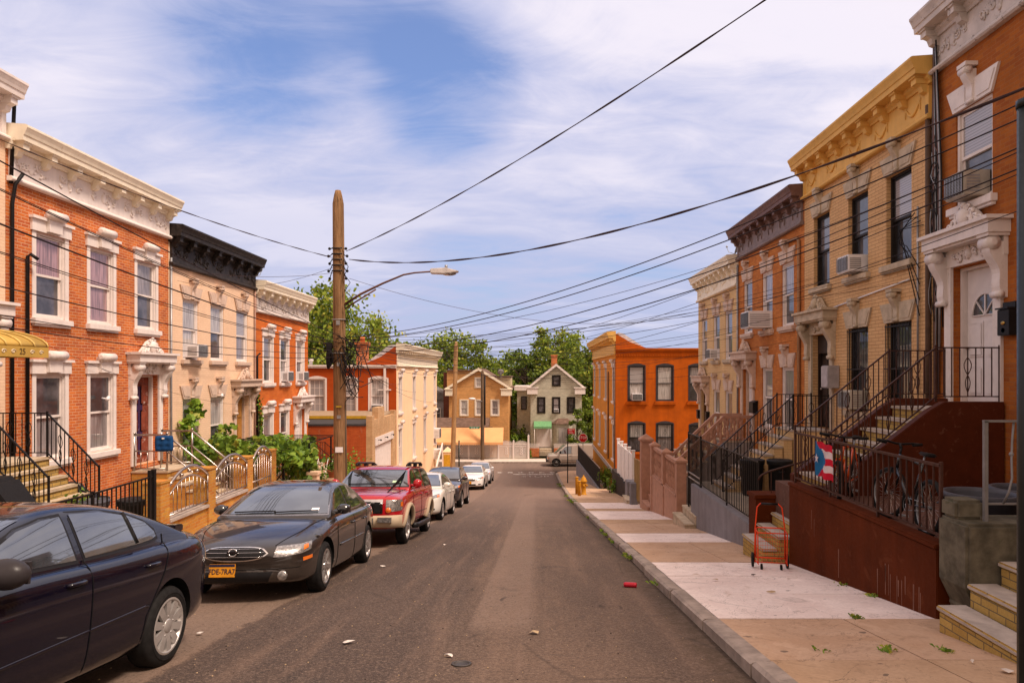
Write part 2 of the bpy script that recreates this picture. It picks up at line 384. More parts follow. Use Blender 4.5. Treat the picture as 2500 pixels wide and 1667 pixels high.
def asphalt():
    s = NT('asphalt'); v = s.coord(); sp = s.n('ShaderNodeSeparateXYZ'); s.l(v, sp.inputs[0]); x, y = sp.outputs[0], sp.outputs[1]
    fine = s.noise(v, 95, 4, .7); med = s.noise(v, 9, 7, .65, .3); big = s.noise(s.coord((1, .28, 1)), .9, 7, .62, .4)
    track = s.noise(s.coord((2.2, .07, 1)), 1.5, 6, .6)
    c = s.mix(s.ramp(med, .3, .7), (.086, .056, .041), (.124, .084, .063))
    c = s.mix(s.ramp(big, .42, .68, 0, .75), c, (.175, .112, .078))             # pale dust
    wob = s.mth('MULTIPLY', s.mth('SUBTRACT', s.noise(v, 2.6, 8, .7), .5), .42); xw = s.mth('ADD', x, wob)
    fresh = s.mth('MULTIPLY', s.ramp(xw, -3.03, -2.97), s.ramp(xw, -1.15, -.7, 1, .3))   # newer strip of asphalt
    c = s.mix(s.mth('MULTIPLY', fresh, .8), c, (.050, .036, .032))
    old = s.ramp(xw, -3.05, -3.0, 1, 0); c = s.mix(s.mth('MULTIPLY', old, .75), c, (.185, .130, .100))
    xs_ = s.mth('ADD', x, s.mth('MULTIPLY', wob, .22))
    band = s.mth('MULTIPLY', s.mth('MULTIPLY', s.ramp(xs_, -.72, -.64), s.ramp(xs_, -.12, .06, 1, 0)), s.mth('MULTIPLY', s.ramp(y, 6.6, 7.3), s.ramp(y, 26, 40, 1, .2)))
    c = s.mix(s.mth('MULTIPLY', band, s.ramp(med, .25, .7, .62, .35)), c, (.225, .155, .120))              # trench reinstatement
    c = s.mix(s.mth('MULTIPLY', s.ramp(track, .48, .68), .38), c, (.19, .122, .088))
    stain = s.noise(s.coord((1, .8, 1)), 1.9, 6, .6, .6); c = s.mix(s.ramp(stain, .62, .74, 0, .5), c, (.034, .029, .028))
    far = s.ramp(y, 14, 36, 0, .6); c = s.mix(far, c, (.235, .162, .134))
    grit = s.ramp(fine, .56, .66, 0, .75); c = s.mix(grit, c, (.28, .21, .17)); c = s.mix(s.ramp(fine, .40, .27, 0, .75), c, (.022, .017, .014))
    mid = s.noise(v, 34, 5, .75); c = s.mix(s.ramp(mid, .52, .62, 0, .5), c, (.225, .16, .12)); c = s.mix(s.ramp(mid, .47, .37, 0, .55), c, (.035, .027, .022))
    gut = s.mth('ADD', s.ramp(xw, 1.25, 1.66, 0, .75), s.ramp(xw, -4.5, -4.85, 0, .6)); c = s.mix(s.mth('MULTIPLY', gut, s.ramp(med, .3, .65, .3, 1)), c, (.055, .040, .026))
    oil = s.noise(s.coord((1, .55, 1)), 3.1, 5, .62, 1.0); c = s.mix(s.ramp(oil, .66, .72, 0, .6), c, (.026, .020, .018))
    crk = s.n('ShaderNodeTexVoronoi', feature='DISTANCE_TO_EDGE'); s.l(s.mix(.34, v, s.n('ShaderNodeTexNoise').outputs[1]), crk.inputs[0]); crk.inputs['Scale'].default_value = .55
    c = s.mix(s.mth('MULTIPLY', s.ramp(crk.outputs[0], .0, .012, 1, 0), s.ramp(big, .50, .62, .0, .3)), c, (.022, .019, .018))
    s.bump(s.mth('ADD', fine, s.mth('MULTIPLY', med, .6)), .55, .006)
    return s.done(c, s.ramp(med, .3, .7, .8, .95), 0, .15)
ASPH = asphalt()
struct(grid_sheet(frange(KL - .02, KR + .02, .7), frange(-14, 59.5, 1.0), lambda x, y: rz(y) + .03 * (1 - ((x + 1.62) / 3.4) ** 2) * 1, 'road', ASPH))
grid_sheet(frange(-70, 70, 10), frange(59.5, 65.2, 1.9), lambda x, y: rz(y) - .0, 'cross_street', ASPH)

def pave_mat(name, col, col2):
    s = NT(name); v = s.coord(); a = s.noise(v, 1.1, 8, .66, .5); b = s.noise(v, 30, 6, .7); d = s.noise(s.coord((1, .5, 1)), 4, 6, .7, .8)
    c = s.mix(s.ramp(a, .32, .68), col, col2); c = s.mix(s.ramp(b, .35, .75, 0, .35), c, dk(col, .6)); c = s.mix(s.ramp(d, .60, .70, 0, .55), c, (.36, .22, .13))
    sp = s.noise(v, 5.5, 2, .5); c = s.mix(s.ramp(sp, .72, .735, 0, .7), c, (.08, .065, .055)); e = s.noise(v, 2.3, 9, .72, 1.2); c = s.mix(s.ramp(e, .54, .68, 0, .5), c, dk(col, .55)); c = s.mix(s.ramp(e, .44, .36, 0, .45), c, dk(col2, 1.12))
    ck = s.noise(s.coord((1, 1, 1)), .9, 7, .6, 1.5); c = s.mix(s.ramp(s.mth('ABSOLUTE', s.mth('SUBTRACT', ck, .5)), .0035, .001, 0, .6), c, (.07, .055, .04))
    s.bump(b, .4, .004); return s.done(c, .9, 0, .12)
PV = [pave_mat('flag_tan', (.44, .285, .175), (.53, .36, .235)), pave_mat('flag_white', (.76, .62, .57), (.86, .735, .685)), pave_mat('flag_buff', (.49, .315, .205), (.54, .37, .26)), mat('joint_dirt', (.06, .05, .035), .95)]
def pavement(x0, x1, y0, y1, name, white, cols, flip=False):
    b = MB(); b.cur = 3
    ys = frange(y0, y1, 1.0)
    for a, c in zip(ys, ys[1:]): b.box(x0, x1, a, c, 0, .01, Matrix(((1, 0, 0, 0), (0, 1, 0, 0), (0, (pz(c) - pz(a)) / (c - a), 1, pz(a) - a * (pz(c) - pz(a)) / (c - a) - .04), (0, 0, 0, 1))))
    xs = frange(x0, x1, cols); marks = sorted(set([y0, y1] + [q for w in white for q in w])); rows = []
    for a, c in zip(marks, marks[1:]): rows += list(zip(frange(a, c, 1.55), frange(a, c, 1.55)[1:]))
    for a, c in rows:
        mid = (a + c) / 2; w = any(p <= mid <= q for p, q in white); tone = 1 if w else (0 if int(mid * .37) % 2 else 2)
        cells = [(xs[0], xs[-1])] if w and random.random() < .6 else list(zip(xs, xs[1:]))
        for p, q in cells:
            b.cur = tone; g = .006; k = (pz(c) - pz(a)) / (c - a); dz = random.uniform(-.004, .004)
            b.box(p + g, q - g, a + g, c - g, -.12, 0, Matrix(((1, 0, 0, 0), (0, 1, 0, 0), (0, k, 1, pz(a) - a * k + dz), (0, 0, 0, 1))))
    return struct(b.build(name, PV))
pavement(KR + .17, 4.42, 1.0, 57.6, 'pavement', [(7.0, 11.15), (14.15, 16.1), (20.3, 24.2), (25.7, 29.9)], 1.27)
pavement(-7.6, KL - .17, 1.0, 55.5, 'pavement', [(16, 19)], 1.25)
grid_sheet(frange(-70, 70, 10), [65.35, 66.4, 67.6], lambda x, y: rz(y) + .13, 'pavement', pave_mat('flag_far', (.60, .49, .42), (.68, .57, .50)))
# yards beside the pavements
YARD = pave_mat('yard_concrete', (.30, .25, .20), (.40, .33, .26))
grid_sheet([-10.72, -7.6], frange(1, 60, 2), lambda x, y: pz(y) - .02, 'yard', YARD)
grid_sheet([4.42, 8.0], frange(12.7, 60, 2), lambda x, y: pz(y) - .02, 'yard', YARD)
# kerbs: separate stones with worn arrises
KM = mat('kerb_stone', (.33, .265, .225), .85, var=.3, scale=4, bump=.5, wear=(.17, .13, .105))
for nm, xa, xb, y1 in (('kerb', KR, KR + .165, 57.6), ('kerb', KL - .165, KL, 55.5)):
    b = MB(); y = .6
    while y < y1:
        L = random.uniform(1.2, 2.1); e = min(y + L, y1); k = (pz(e) - pz(y)) / (e - y); sk = random.uniform(-.022, .022)
        prof = [(xa, -.3), (xb, -.3), (xb, .004), (xa + .03, .004), (xa, -.022)] if xa > 0 else [(xa, -.3), (xb, -.3), (xb, -.022), (xb - .03, .004), (xa, .004)]
        o = len(b.v); b.prism([(p + sk, q) for p, q in prof], y + .012, e - .012, 'Y')
        for i in range(o, len(b.v)): x_, y_, z_ = b.v[i]; b.v[i] = (x_, y_, z_ + pz(y) + (y_ - y) * k + random.uniform(-.010, .008))
        y = e
    struct(b.build(nm, KM))
b = MB()
for x in frange(-70, 70, 2): b.box(x, x + 1.985, 65.2, 65.35, rz(66) - .2, rz(66) + .135)
struct(b.build('kerb', KM))
# corner returns of the pavements into the cross street
for sx, x0 in ((1, KR), (-1, KL)):
    b = MB(); pts = []
    for i in range(9):
        a = R(90 * i / 8); pts.append((x0 + sx * 1.6 * (1 - math.cos(a)), 57.4 + 1.9 * math.sin(a)))
    pts += [(sx * 70, 59.3), (sx * 70, 57.4)]
    b.prism(pts, rz(58.6) - .3, rz(58.4) + .125, 'Z'); struct(b.build('pavement', PV[2]))
# worn road paint
RP = NT('road_paint'); a_ = RP.noise(RP.coord(), 7, 8, .7); f_ = RP.ramp(a_, .44, .56)
tr_ = RP.n('ShaderNodeBsdfTransparent'); mx_ = RP.n('ShaderNodeMixShader'); RP.done((.72, .66, .60), .8); RP.l(f_, mx_.inputs[0]); RP.l(tr_.outputs[0], mx_.inputs[1]); RP.l(RP.b.outputs[0], mx_.inputs[2]); RP.l(mx_.outputs[0], RP.t.nodes['Material Output'].inputs[0])
ROADP = RP.m
b = MB()
for x in frange(-4.2, 1.2, .9): b.box(x, x + .42, 58.4, 58.75, rz(58.4) + .045, rz(58.4) + .05)
b.box(-1.9, 1.5, 57.25, 57.5, rz(57.4) + .034, rz(57.4) + .040)
me_ = text_mesh('STOP', 1.0)
o_ = len(b.v); xs_ = [v.co.x for v in me_.vertices]; 
b.add([(v.co.x * .95 - .05, 55.2 + v.co.y * 2.4, rz(55.2 + v.co.y * 2.4) + .045) for v in me_.vertices], [tuple(p.vertices) for p in me_.polygons])
struct(b.build('road_marking', ROADP, normals=False))

# ------------------------------------------------------------------ house materials
WHITE = mat('trim_white', (.74, .66, .62), .55, var=.10, scale=5, wear=(.5, .42, .37), wear_amt=.35, streak=True)
WHITE2 = mat('trim_white_peeling', (.60, .53, .49), .6, var=.15, scale=4, wear=(.2, .15, .12), wear_amt=.8)
VINYL = mat('vinyl_white', (.78, .75, .76), .35, var=.05)
CREAMTRIM = mat('trim_cream', (.84, .75, .60), .6, var=.10, scale=4, wear=(.55, .42, .28), wear_amt=.55, streak=True)
OCHRE = mat('trim_ochre', (.72, .42, .115), .6, var=.12, scale=4, streak=True)
OCHRED = mat('trim_ochre_dark', (.42, .24, .07), .6)
BLACKC = mat('cornice_black', (.030, .024, .022), .55, var=.4, scale=7, wear=(.12, .09, .075), wear_amt=.6)
BROWNC = mat('cornice_brown', (.17, .095, .08), .55, var=.2)
TAUPE = mat('frieze_taupe', (.235, .175, .165), .6, var=.2)
STONE = mat('stone_buff', (.50, .40, .29), .8, var=.2, scale=5, bump=.4)
STONEG = mat('stone_tread', (.42, .36, .32), .8, var=.2, scale=6, bump=.4)
PINKST = mat('stone_pink_lintel', (.60, .45, .36), .75, var=.12)
REDBROWN = mat('paint_redbrown', (.082, .017, .006), .55, var=.15, wear=(.22, .10, .07), wear_amt=.3)
BLACKM = mat('iron_black', (.010, .008, .008), .5, metal=0, var=.3, spec=.2)
BROWNM = mat('iron_brown', (.060, .026, .019), .5, var=.3)
STEEL = mat('stainless', (.46, .40, .36), .30, metal=1, var=.1, bump=.03)
GREYM = mat('metal_grey', (.30, .30, .31), .45, metal=.4)
DARKR = mat('dark_recess', (.008, .008, .009), .9)
ROOF = mat('roof_felt', (.055, .05, .05), .9, bump=.5)
ROOFW = mat('roof_silver', (.55, .54, .56), .6, var=.2)
P_DARK = pane('glass_dark'); P_DARK2 = pane('glass_dusk', tint=(.045, .04, .045))
P_CUR = pane('glass_curtain', 'curtain', (.30, .26, .26)); P_CURW = pane('glass_white_curtain', 'curtain', (.52, .48, .46)); P_BLIND = pane('glass_blind', 'blind', (.36, .33, .33))
P_PINK = pane('glass_pink_curtain', 'curtain', (.42, .25, .27))
BR = {
 'red': brick('brick_red', (.72, .205, .048), (.50, .12, .045), (.74, .43, .255), ms=.007, blotch=(.58, .14, .04)),
 'cream': brick('brick_cream', (.92, .65, .455), (.88, .61, .42), (.76, .51, .33), ms=.005, var=.10, painted=True, blotch=(.80, .57, .37)),
 'orange': brick('brick_orange', (.70, .18, .030), (.60, .135, .024), (.50, .18, .07), ms=.005, var=.18, painted=True),
 'amber': brick('brick_amber', (.48, .150, .030), (.37, .105, .028), (.42, .17, .06), bh=.072, blotch=(.34, .11, .04)),
 'yellow': brick('brick_yellow', (.76, .475, .235), (.70, .425, .205), (.40, .21, .09), bw=.3, bh=.075, var=.14, painted=True),
 'rust': brick('brick_rust', (.70, .25, .065), (.56, .18, .05), (.42, .18, .07), var=.25),
 'ivory': brick('brick_ivory', (.78, .53, .27), (.73, .49, .24), (.55, .34, .16), ms=.004, var=.12, painted=True),
 'gold': brick('brick_gold', (.66, .34, .065), (.55, .20, .045), (.58, .38, .16), blotch=(.56, .25, .05)),
 'yellowstep': brick('brick_step', (.56, .37, .115), (.46, .29, .085), (.20, .15, .09), bw=.22, bh=.075),
}
RENDER_RED = brick('render_red', (.50, .085, .014), (.46, .075, .012), (.42, .07, .012), bw=.21, bh=.07, ms=.004, var=.15, painted=True)
RENDER_OR = mat('render_orange', (.46, .090, .003), .75, var=.22, scale=2, bump=.4, streak=True, wear=(.33, .06, .01), wear_amt=.6)
RENDER_YO = mat('render_amber', (.62, .235, .022), .75, var=.22, scale=2, bump=.3, streak=True)
PEACH = mat('render_peach', (.88, .63, .40), .75, var=.07, scale=2, bump=.25, streak=True)

# ------------------------------------------------------------------ parts of houses (local frame: u along the front, -y outwards, z up from the door sill)
def wall_front(b, u0, u1, z0, z1, holes, d=.16, y=0):
    us = sorted({u0, u1} | {q for h in holes for q in (h[0], h[1])}); zs = sorted({z0, z1} | {q for h in holes for q in (h[2], h[3])})
    us = [u for u in us if u0 <= u <= u1]; zs = [z for z in zs if z0 <= z <= z1]
    for a, c in zip(us, us[1:]):
        for e, f in zip(zs, zs[1:]):
            mu, mz = (a + c) / 2, (e + f) / 2
            if any(h[0] < mu < h[1] and h[2] < mz < h[3] for h in holes): continue
            b.quad((a, y, e), (c, y, e), (c, y, f), (a, y, f))
    for h in holes:
        p, q, e, f = h[:4]; dd = h[4] if len(h) > 4 else d
        b.quad((p, y, e), (p, y + dd, e), (p, y + dd, f), (p, y, f)); b.quad((q, y, e), (q, y, f), (q, y + dd, f), (q, y + dd, e))
        b.quad((p, y, f), (p, y + dd, f), (q, y + dd, f), (q, y, f)); b.quad((p, y, e), (q, y, e), (q, y + dd, e), (p, y + dd, e))
        b.quad((p, y + dd, e), (q, y + dd, e), (q, y + dd, f), (p, y + dd, f))
def console(b, u, y, zt, h, w=.2, out=.2):
    """scrolled keystone / bracket hanging from height zt"""
    prof = []
    for i in range(13):
        t = i / 12; o = out * (1 - .78 * t ** .7 + .10 * math.sin(t * 9)); prof.append((y - o, zt - .12 * h - t * .84 * h))
    poly = [(y, zt - .1 * h)] + prof + [(y, zt - h)]
    b.prism(poly, u - w * .40, u + w * .40, 'X')
    r = .115 * h
    b.lathe([(r * .3, -w * .56), (r * .62, -w * .54), (r * .64, -w * .5), (r, -w * .5), (r * .94, 0), (r, w * .5), (r * .64, w * .5), (r * .62, w * .54), (r * .3, w * .56)], (u, y - out * .72, zt - r * 1.05), 14, 'X')
    r2 = r * .5
    b.lathe([(r2, -w * .45), (r2 * .9, 0), (r2, w * .45)], (u, y - out * .32, zt - h + r2), 10, 'X')
    b.box(u - w * .6, u + w * .6, y - out * 1.05, y, zt - .02, zt + .045)
def relief(b, u0, u1, y, z0, z1, n=26, d=.03):
    """carved foliage in low relief"""
    rnd = random.Random(int(u0 * 1000 + z0 * 77) % 9999)
    uc, zc_ = (u0 + u1) / 2, (z0 + z1) / 2; hh = (z1 - z0) / 2
    b.ball((uc, y, zc_), (hh * .55, d * 1.6, hh * .75), 10, 6)
    for i in range(n):
        t = rnd.uniform(-1, 1); u = uc + t * (u1 - u0) / 2; z = zc_ + rnd.uniform(-.75, .75) * hh * (1 - .3 * abs(t)); r = hh * rnd.uniform(.3, .55); a0 = rnd.uniform(0, 6.28)
        pts = [(u + r * (1 - .1 * k) * math.cos(a0 + k * .75), y - d * .4, z + r * (1 - .1 * k) * math.sin(a0 + k * .75)) for k in range(7)]
        b.tube(pts, [hh * .16 * (1 - .08 * k) for k in range(7)], 5)
def swag(b, u, y, z, w, h, d=.025):
    pts = [(u - w / 2 + w * i / 10, y - d * .5, z - h * math.sin(math.pi * i / 10)) for i in range(11)]
    b.tube(pts, [d * (.6 + .8 * math.sin(math.pi * i / 10)) for i in range(11)], 6)
    for sx in (-1, 1):
        b.ball((u + sx * w / 2, y, z + .02), (d * 1.6, d, d * 1.6), 8, 5); b.tube([(u + sx * w / 2, y - d * .4, z), (u + sx * (w / 2 + .01), y - d * .4, z - h * .9)], [d * .9, d * .3], 6)
def lintel(b, u, z, w, style):
    if style == 'flat':
        b.box(u - w / 2 - .13, u + w / 2 + .13, -.05, .0, z, z + .25); b.box(u - w / 2 - .17, u + w / 2 + .17, -.10, .0, z + .25, z + .31)
        b.box(u - .20, u + .20, -.13, -.0, z + .03, z + .40)
        r = .105; b.lathe([(r * .3, -.27), (r * .7, -.27), (r * .72, -.235), (r, -.235), (r * .92, 0), (r, .235), (r * .72, .235), (r * .7, .27), (r * .3, .27)], (u, -.15, z + .40), 16, 'X')
    elif style == 'splay':
        b.prism([(u - w / 2 - .02, z), (u + w / 2 + .02, z), (u + w / 2 + .20, z + .40), (u - w / 2 - .20, z + .40)], -.045, .0, 'Y')
        for sx in (-1, 1):
            p = [(u + sx * .15, z + .06), (u + sx * (w / 2 - .02), z + .06), (u + sx * (w / 2 + .12), z + .34), (u + sx * .15, z + .34)]
            b.prism(p if sx > 0 else p[::-1], -.058, -.046, 'Y')
        console(b, u, -.0, z + .62, .62, .2, .2)
    elif style == 'plain':
        b.box(u - w / 2 - .06, u + w / 2 + .06, -.03, .0, z, z + .14)
def window(house, u, z0, z1, w, frame, glass, sillm, lintm=None, style=None, y=.10, bars=None, mid=.5, lit_h=True, sill_block=True, muntin=0):
    f = MB(); c = .055; a, q = u - w / 2 + .004, u + w / 2 - .004; zm = z0 + (z1 - z0) * mid
    f.box(a, a + c, y - .05, y + .055, z0, z1); f.box(q - c, q, y - .05, y + .055, z0, z1); f.box(a + c, q - c, y - .05, y + .055, z1 - c, z1); f.box(a + c, q - c, y - .06, y + .055, z0, z0 + .05)
    a2, q2 = a + c, q - c; s_ = .045
    for (e, g, yy) in ((zm - .02, z1 - c, y - .015), (z0 + .05, zm + .025, y + .02)):
        f.box(a2, a2 + s_, yy, yy + .03, e, g); f.box(q2 - s_, q2, yy, yy + .03, e, g); f.box(a2 + s_, q2 - s_, yy, yy + .03, g - .045, g); f.box(a2 + s_, q2 - s_, yy, yy + .03, e, e + .05)
        for k in range(muntin):
            uu = a2 + (q2 - a2) * (k + 1) / (muntin + 1); f.box(uu - .01, uu + .01, yy + .004, yy + .018, e + .05, g - .045)
        if muntin:
            zz = (e + g) / 2
            for k in range(muntin + 1):
                ua = a2 + (q2 - a2) * k / (muntin + 1) + .011; ub = a2 + (q2 - a2) * (k + 1) / (muntin + 1) - .011; f.box(ua, ub, yy + .005, yy + .017, zz - .009, zz + .009)
    o = f.build('window', frame, house)
    p = MB(); p.quad((a2 + s_, y + .0, zm), (q2 - s_, y + .0, zm), (q2 - s_, y + .0, z1 - c - .04), (a2 + s_, y + .0, z1 - c - .04))
    p.quad((a2 + s_, y + .036, z0 + .09), (q2 - s_, y + .036, z0 + .09), (q2 - s_, y + .036, zm - .02), (a2 + s_, y + .036, zm - .02))
    if isinstance(glass, tuple): p.mi[1] = 1
    p.build('pane', list(glass) if isinstance(glass, tuple) else glass, o, normals=False)
    if sillm and sill_block:
        k = MB(); k.box(u - w / 2 - .12, u + w / 2 + .12, -.11, .05, z0 - .13, z0 - .006); k.box(u - w / 2 - .09, u + w / 2 + .09, -.07, .0, z0 - .18, z0 - .13)
        k.build('sill', sillm, o, bevel=.008)
    if style == 'flat':                                  # painted jamb boards and outer moulding
        k = MB()
        for sx in (-1, 1): k.box(u + sx * (w / 2 - .03), u + sx * (w / 2 + .0035), -.014, y - .051, z0 - .005, z1); k.box(u + sx * (w / 2 + .0036), u + sx * (w / 2 + .085), -.014, -.0012, z0 - .005, z1)
        k.build('casing', lintm, o)
    if style:
        k = MB(); lintel(k, u, z1, w, style); k.build('lintel', lintm, o)
    if bars:
        k = MB(); n = int(w / .11)
        for i in range(n + 1): uu = u - w / 2 + .03 + (w - .06) * i / n; k.tube([(uu, -.035, z0 + .02), (uu, -.035, z1 - .03)], .008, 5)
        for zz in (z0 + .06, zm, z1 - .08): k.box(u - w / 2 + .01, u + w / 2 - .01, -.045, -.028, zz - .012, zz + .012)
        for zz in (z0 + (z1 - z0) * .28, z0 + (z1 - z0) * .72):
            for sx in (-1, 1): k.tube([(u + sx * (.02 + .06 * math.sin(t * .52)) , -.048, zz - .18 + t * .03) for t in range(13)], .007, 5)
        k.build('security_bars', bars, o)
    return o
def door(house, u, z0, z1, w, m, frame, y=.22, panels=True, trans=.0, fan=False, hm=None, glaz=None):
    b = MB(); zt = z1 - trans
    b.box(u - w / 2 + .06, u + w / 2 - .06, y - .03, y + .03, z0 + .01, zt - .05)
    if panels:
        for (pa, pb) in ((.08, .30), (.36, .62), (.68, .93)):
            if fan and pa > .6: continue
            for sx in (-1, 1):
                e0, e1 = u + sx * .05, u + sx * (w / 2 - .13); H = zt - .06 - z0
                b.box(e0, e1, y - .045, y - .031, z0 + H * pa, z0 + H * pb); b.box(e0 + sx * .035, e1 - sx * .035, y - .058, y - .046, z0 + H * pa + .035, z0 + H * pb - .035)
    o = b.build('door', m, house, bevel=.006)
    f = MB(); f.box(u - w / 2 + .003, u - w / 2 + .058, y - .12, y + .03, z0, z1 - .003); f.box(u + w / 2 - .058, u + w / 2 - .003, y - .12, y + .03, z0, z1 - .003); f.box(u - w / 2 + .058, u + w / 2 - .058, y - .12, y + .03, zt - .05, z1 - .003)
    f.build('door_frame', frame, house)
    h = MB(); h.ball((u - w / 2 + .14, y - .085, z0 + 1.0), .03); h.build('handle', hm or STEEL, o)
    if fan:
        g = MB(); zc_ = z0 + 1.55; rr = w * .30
        g.add([(u, y - .034, zc_)] + [(u + rr * math.cos(R(180 * i / 12)), y - .034, zc_ + rr * 1.1 * math.sin(R(180 * i / 12))) for i in range(13)], [(0, i + 1, i + 2) for i in range(12)])
        o2 = g.build('fanlight', P_DARK, o, normals=False)
        g = MB()
        for aa in (0, 45, 90, 135, 180): g.bar((u, y - .042, zc_), (u + rr * math.cos(R(aa)), y - .042, zc_ + rr * 1.1 * math.sin(R(aa))), .03, .016)
        g.tube([(u + rr * math.cos(R(180 * i / 12)), y - .042, zc_ + rr * 1.1 * math.sin(R(180 * i / 12))) for i in range(13)], .018, 6); g.build('fanlight_bars', m, o)
    return o
def door_surround(house, u, z1, w, m, z0=0, crest=True, pil=True):
    b = MB(); hw = w / 2
    b.box(u - hw - .30, u + hw + .30, -.07, 0, z1 + .02, z1 + .36)                         # carved panel
    relief(b, u - hw * .75, u + hw * .75, -.075, z1 + .06, z1 + .32, 26, .04)
    b.box(u - hw - .36, u + hw + .36, -.36, 0, z1 + .36, z1 + .56); b.box(u - hw - .42, u + hw + .42, -.42, 0, z1 + .56, z1 + .62); b.box(u - hw - .32, u + hw + .32, -.3, 0, z1 + .32, z1 + .36)
    if pil:
        for sx in (-1, 1): b.box(u + sx * (hw + .003), u + sx * (hw + .19), -.05, 0, z0, z1 + .02)
    o = b.build('door_surround', m, house)
    for sx in (-1, 1):
        c = MB(); console(c, u + sx * (hw + .19), 0, z1 + .33, .98, .24, .32); c.build('console', m, o)
    if crest:
        c = MB(); uz = z1 + .62
        c.ball((u, -.18, uz + .17), (.13, .09, .15), 12, 8)                       # shield with leaves curling out either side
        c.prism([(u - .50, uz), (u + .50, uz), (u + .34, uz + .13), (u + .16, uz + .30), (u, uz + .36), (u - .16, uz + .30), (u - .34, uz + .13)], -.15, -.05, 'Y')
        for sx in (-1, 1):
            for (du, dz, r) in ((.17, .20, .085), (.27, .10, .085), (.40, .065, .065), (.50, .04, .045), (.09, .31, .065)):
                for q in (0, 1): c.tube([(u + sx * (du + r * (1 - .1 * k) * math.cos(k * .8 + q * 2.4)), -.165 - .015 * q, uz + dz + r * (1 - .1 * k) * math.sin(k * .8 + q * 2.4)) for k in range(7)], [r * .33 * (1 - .08 * k) for k in range(7)], 6)
        c.ball((u, -.17, uz + .37), (.06, .05, .05), 8, 6); c.build('crest', m, o)
    return o
def cornice(house, w, zb, zt, m, m2=None, nb=9, over=.46, frieze='plain', fm=None, u0=0, bm=None, thick=1.0):
    """projecting street cornice between zb (bottom of frieze) and zt (top)"""
    H = zt - zb; zs = zb + H * .58; fm = fm or m
    b = MB(); a, q = u0 + .02, u0 + w - .02
    b.box(a + .05, q - .05, -.05, -.003, zb + .10, zs)                                        # frieze board
    b.prism([(-.003, zb), (-.10, zb), (-.13, zb + .03), (-.13, zb + .06), (-.09, zb + .10), (-.003, zb + .10)], a, q, 'X')
    for t in (0, 1): b.box((a + .05, q - .17)[t], (a + .17, q - .05)[t], -.07, -.05, zb + .10, zs)
    if frieze == 'swag':
        n = int(w / 1.15)
        for i in range(n): swag(b, a + (i + .5) * (q - a) / n, -.05, zb + (zs - zb) * .72, .5, .2, .022)
    elif frieze == 'relief':
        n = int(w / 1.1)
        for i in range(n): uc = a + (i + .5) * (q - a) / n; relief(b, uc - .42, uc + .42, -.05, zb + .22, zs - .08, 14, .016)
    elif frieze == 'bow':
        n = int(w / 1.0)
        for i in range(n):
            uc = a + (i + .5) * (q - a) / n
            for sx in (-1, 1): b.tube([(uc + sx * .03, -.06, zs - .2), (uc + sx * .12, -.06, zs - .1), (uc + sx * .2, -.06, zs - .2), (uc + sx * .17, -.06, zs - .36)], [.03, .035, .03, .015], 5)
    fr = b.build('frieze', fm, house)
    b = MB(); o = over
    prof = [(0.02, zs), (-.09, zs), (-.10, zs + .05), (-.15, zs + .09), (-.15, zs + H * .14), (-o * .80, zs + H * .15), (-o * .82, zs + H * .24), (-o * .86, zs + H * .25), (-o * .90, zs + H * .30), (-o * .97, zs + H * .36), (-o, zs + H * .38), (-o, zt), (-o + .04, zt + .02), (.02, zt + .05)]
    b.prism(prof, a - .04, q + .04, 'X')
    co = b.build('cornice', m, house)
    for i in range(nb):
        k = MB(); uc = a + .14 + (q - a - .28) * i / (nb - 1); k.box(uc - .085, uc + .085, -o * .66, -.05, zs + H * .015, zs + H * .149)
        k.prism([(-.05, zs - .16), (-.16, zs - .12), (-.2, zs - .02), (-o * .6, zs + H * .015), (-.05, zs + H * .015)], uc - .07, uc + .07, 'X')
        k.box(uc - .105, uc + .105, -o * .73, -.05, zs + H * .115, zs + H * .148); k.build('bracket', bm or m, co)
    return co
def rail_run(pts, h, m, name, parent, pitch=.12, top=.035, bar=.014, post=.03, low=.08, scroll=0, flat=True):
    """iron railing along a foot polyline: top rail, bottom rail, balusters and end posts"""
    b = MB(); P = [Vector(p) for p in pts]; up = Vector((0, 0, 1))
    for a, c in zip(P, P[1:]):
        b.bar(a + up * h, c + up * h, top, top * .6); b.bar(a + up * low, c + up * low, top * .7, top * .5)
        L = (c - a).length; n = max(1, round(L / pitch))
        for i in range(1, n):
            p = a.lerp(c, i / n); b.bar(p + up * low, p + up * h, bar)
            if scroll and i % scroll == 0:
                d = (c - a).normalized()
                for sx in (-1, 1): b.tube([p + d * sx * .07 * math.sin(t * .62) * (1 - t * .06) + up * (h * .82 - t * .055) for t in range(11)], .007, 5)
    for p in P: b.bar(p, p + up * (h + .04), post)
    return b.build(name, m, parent)
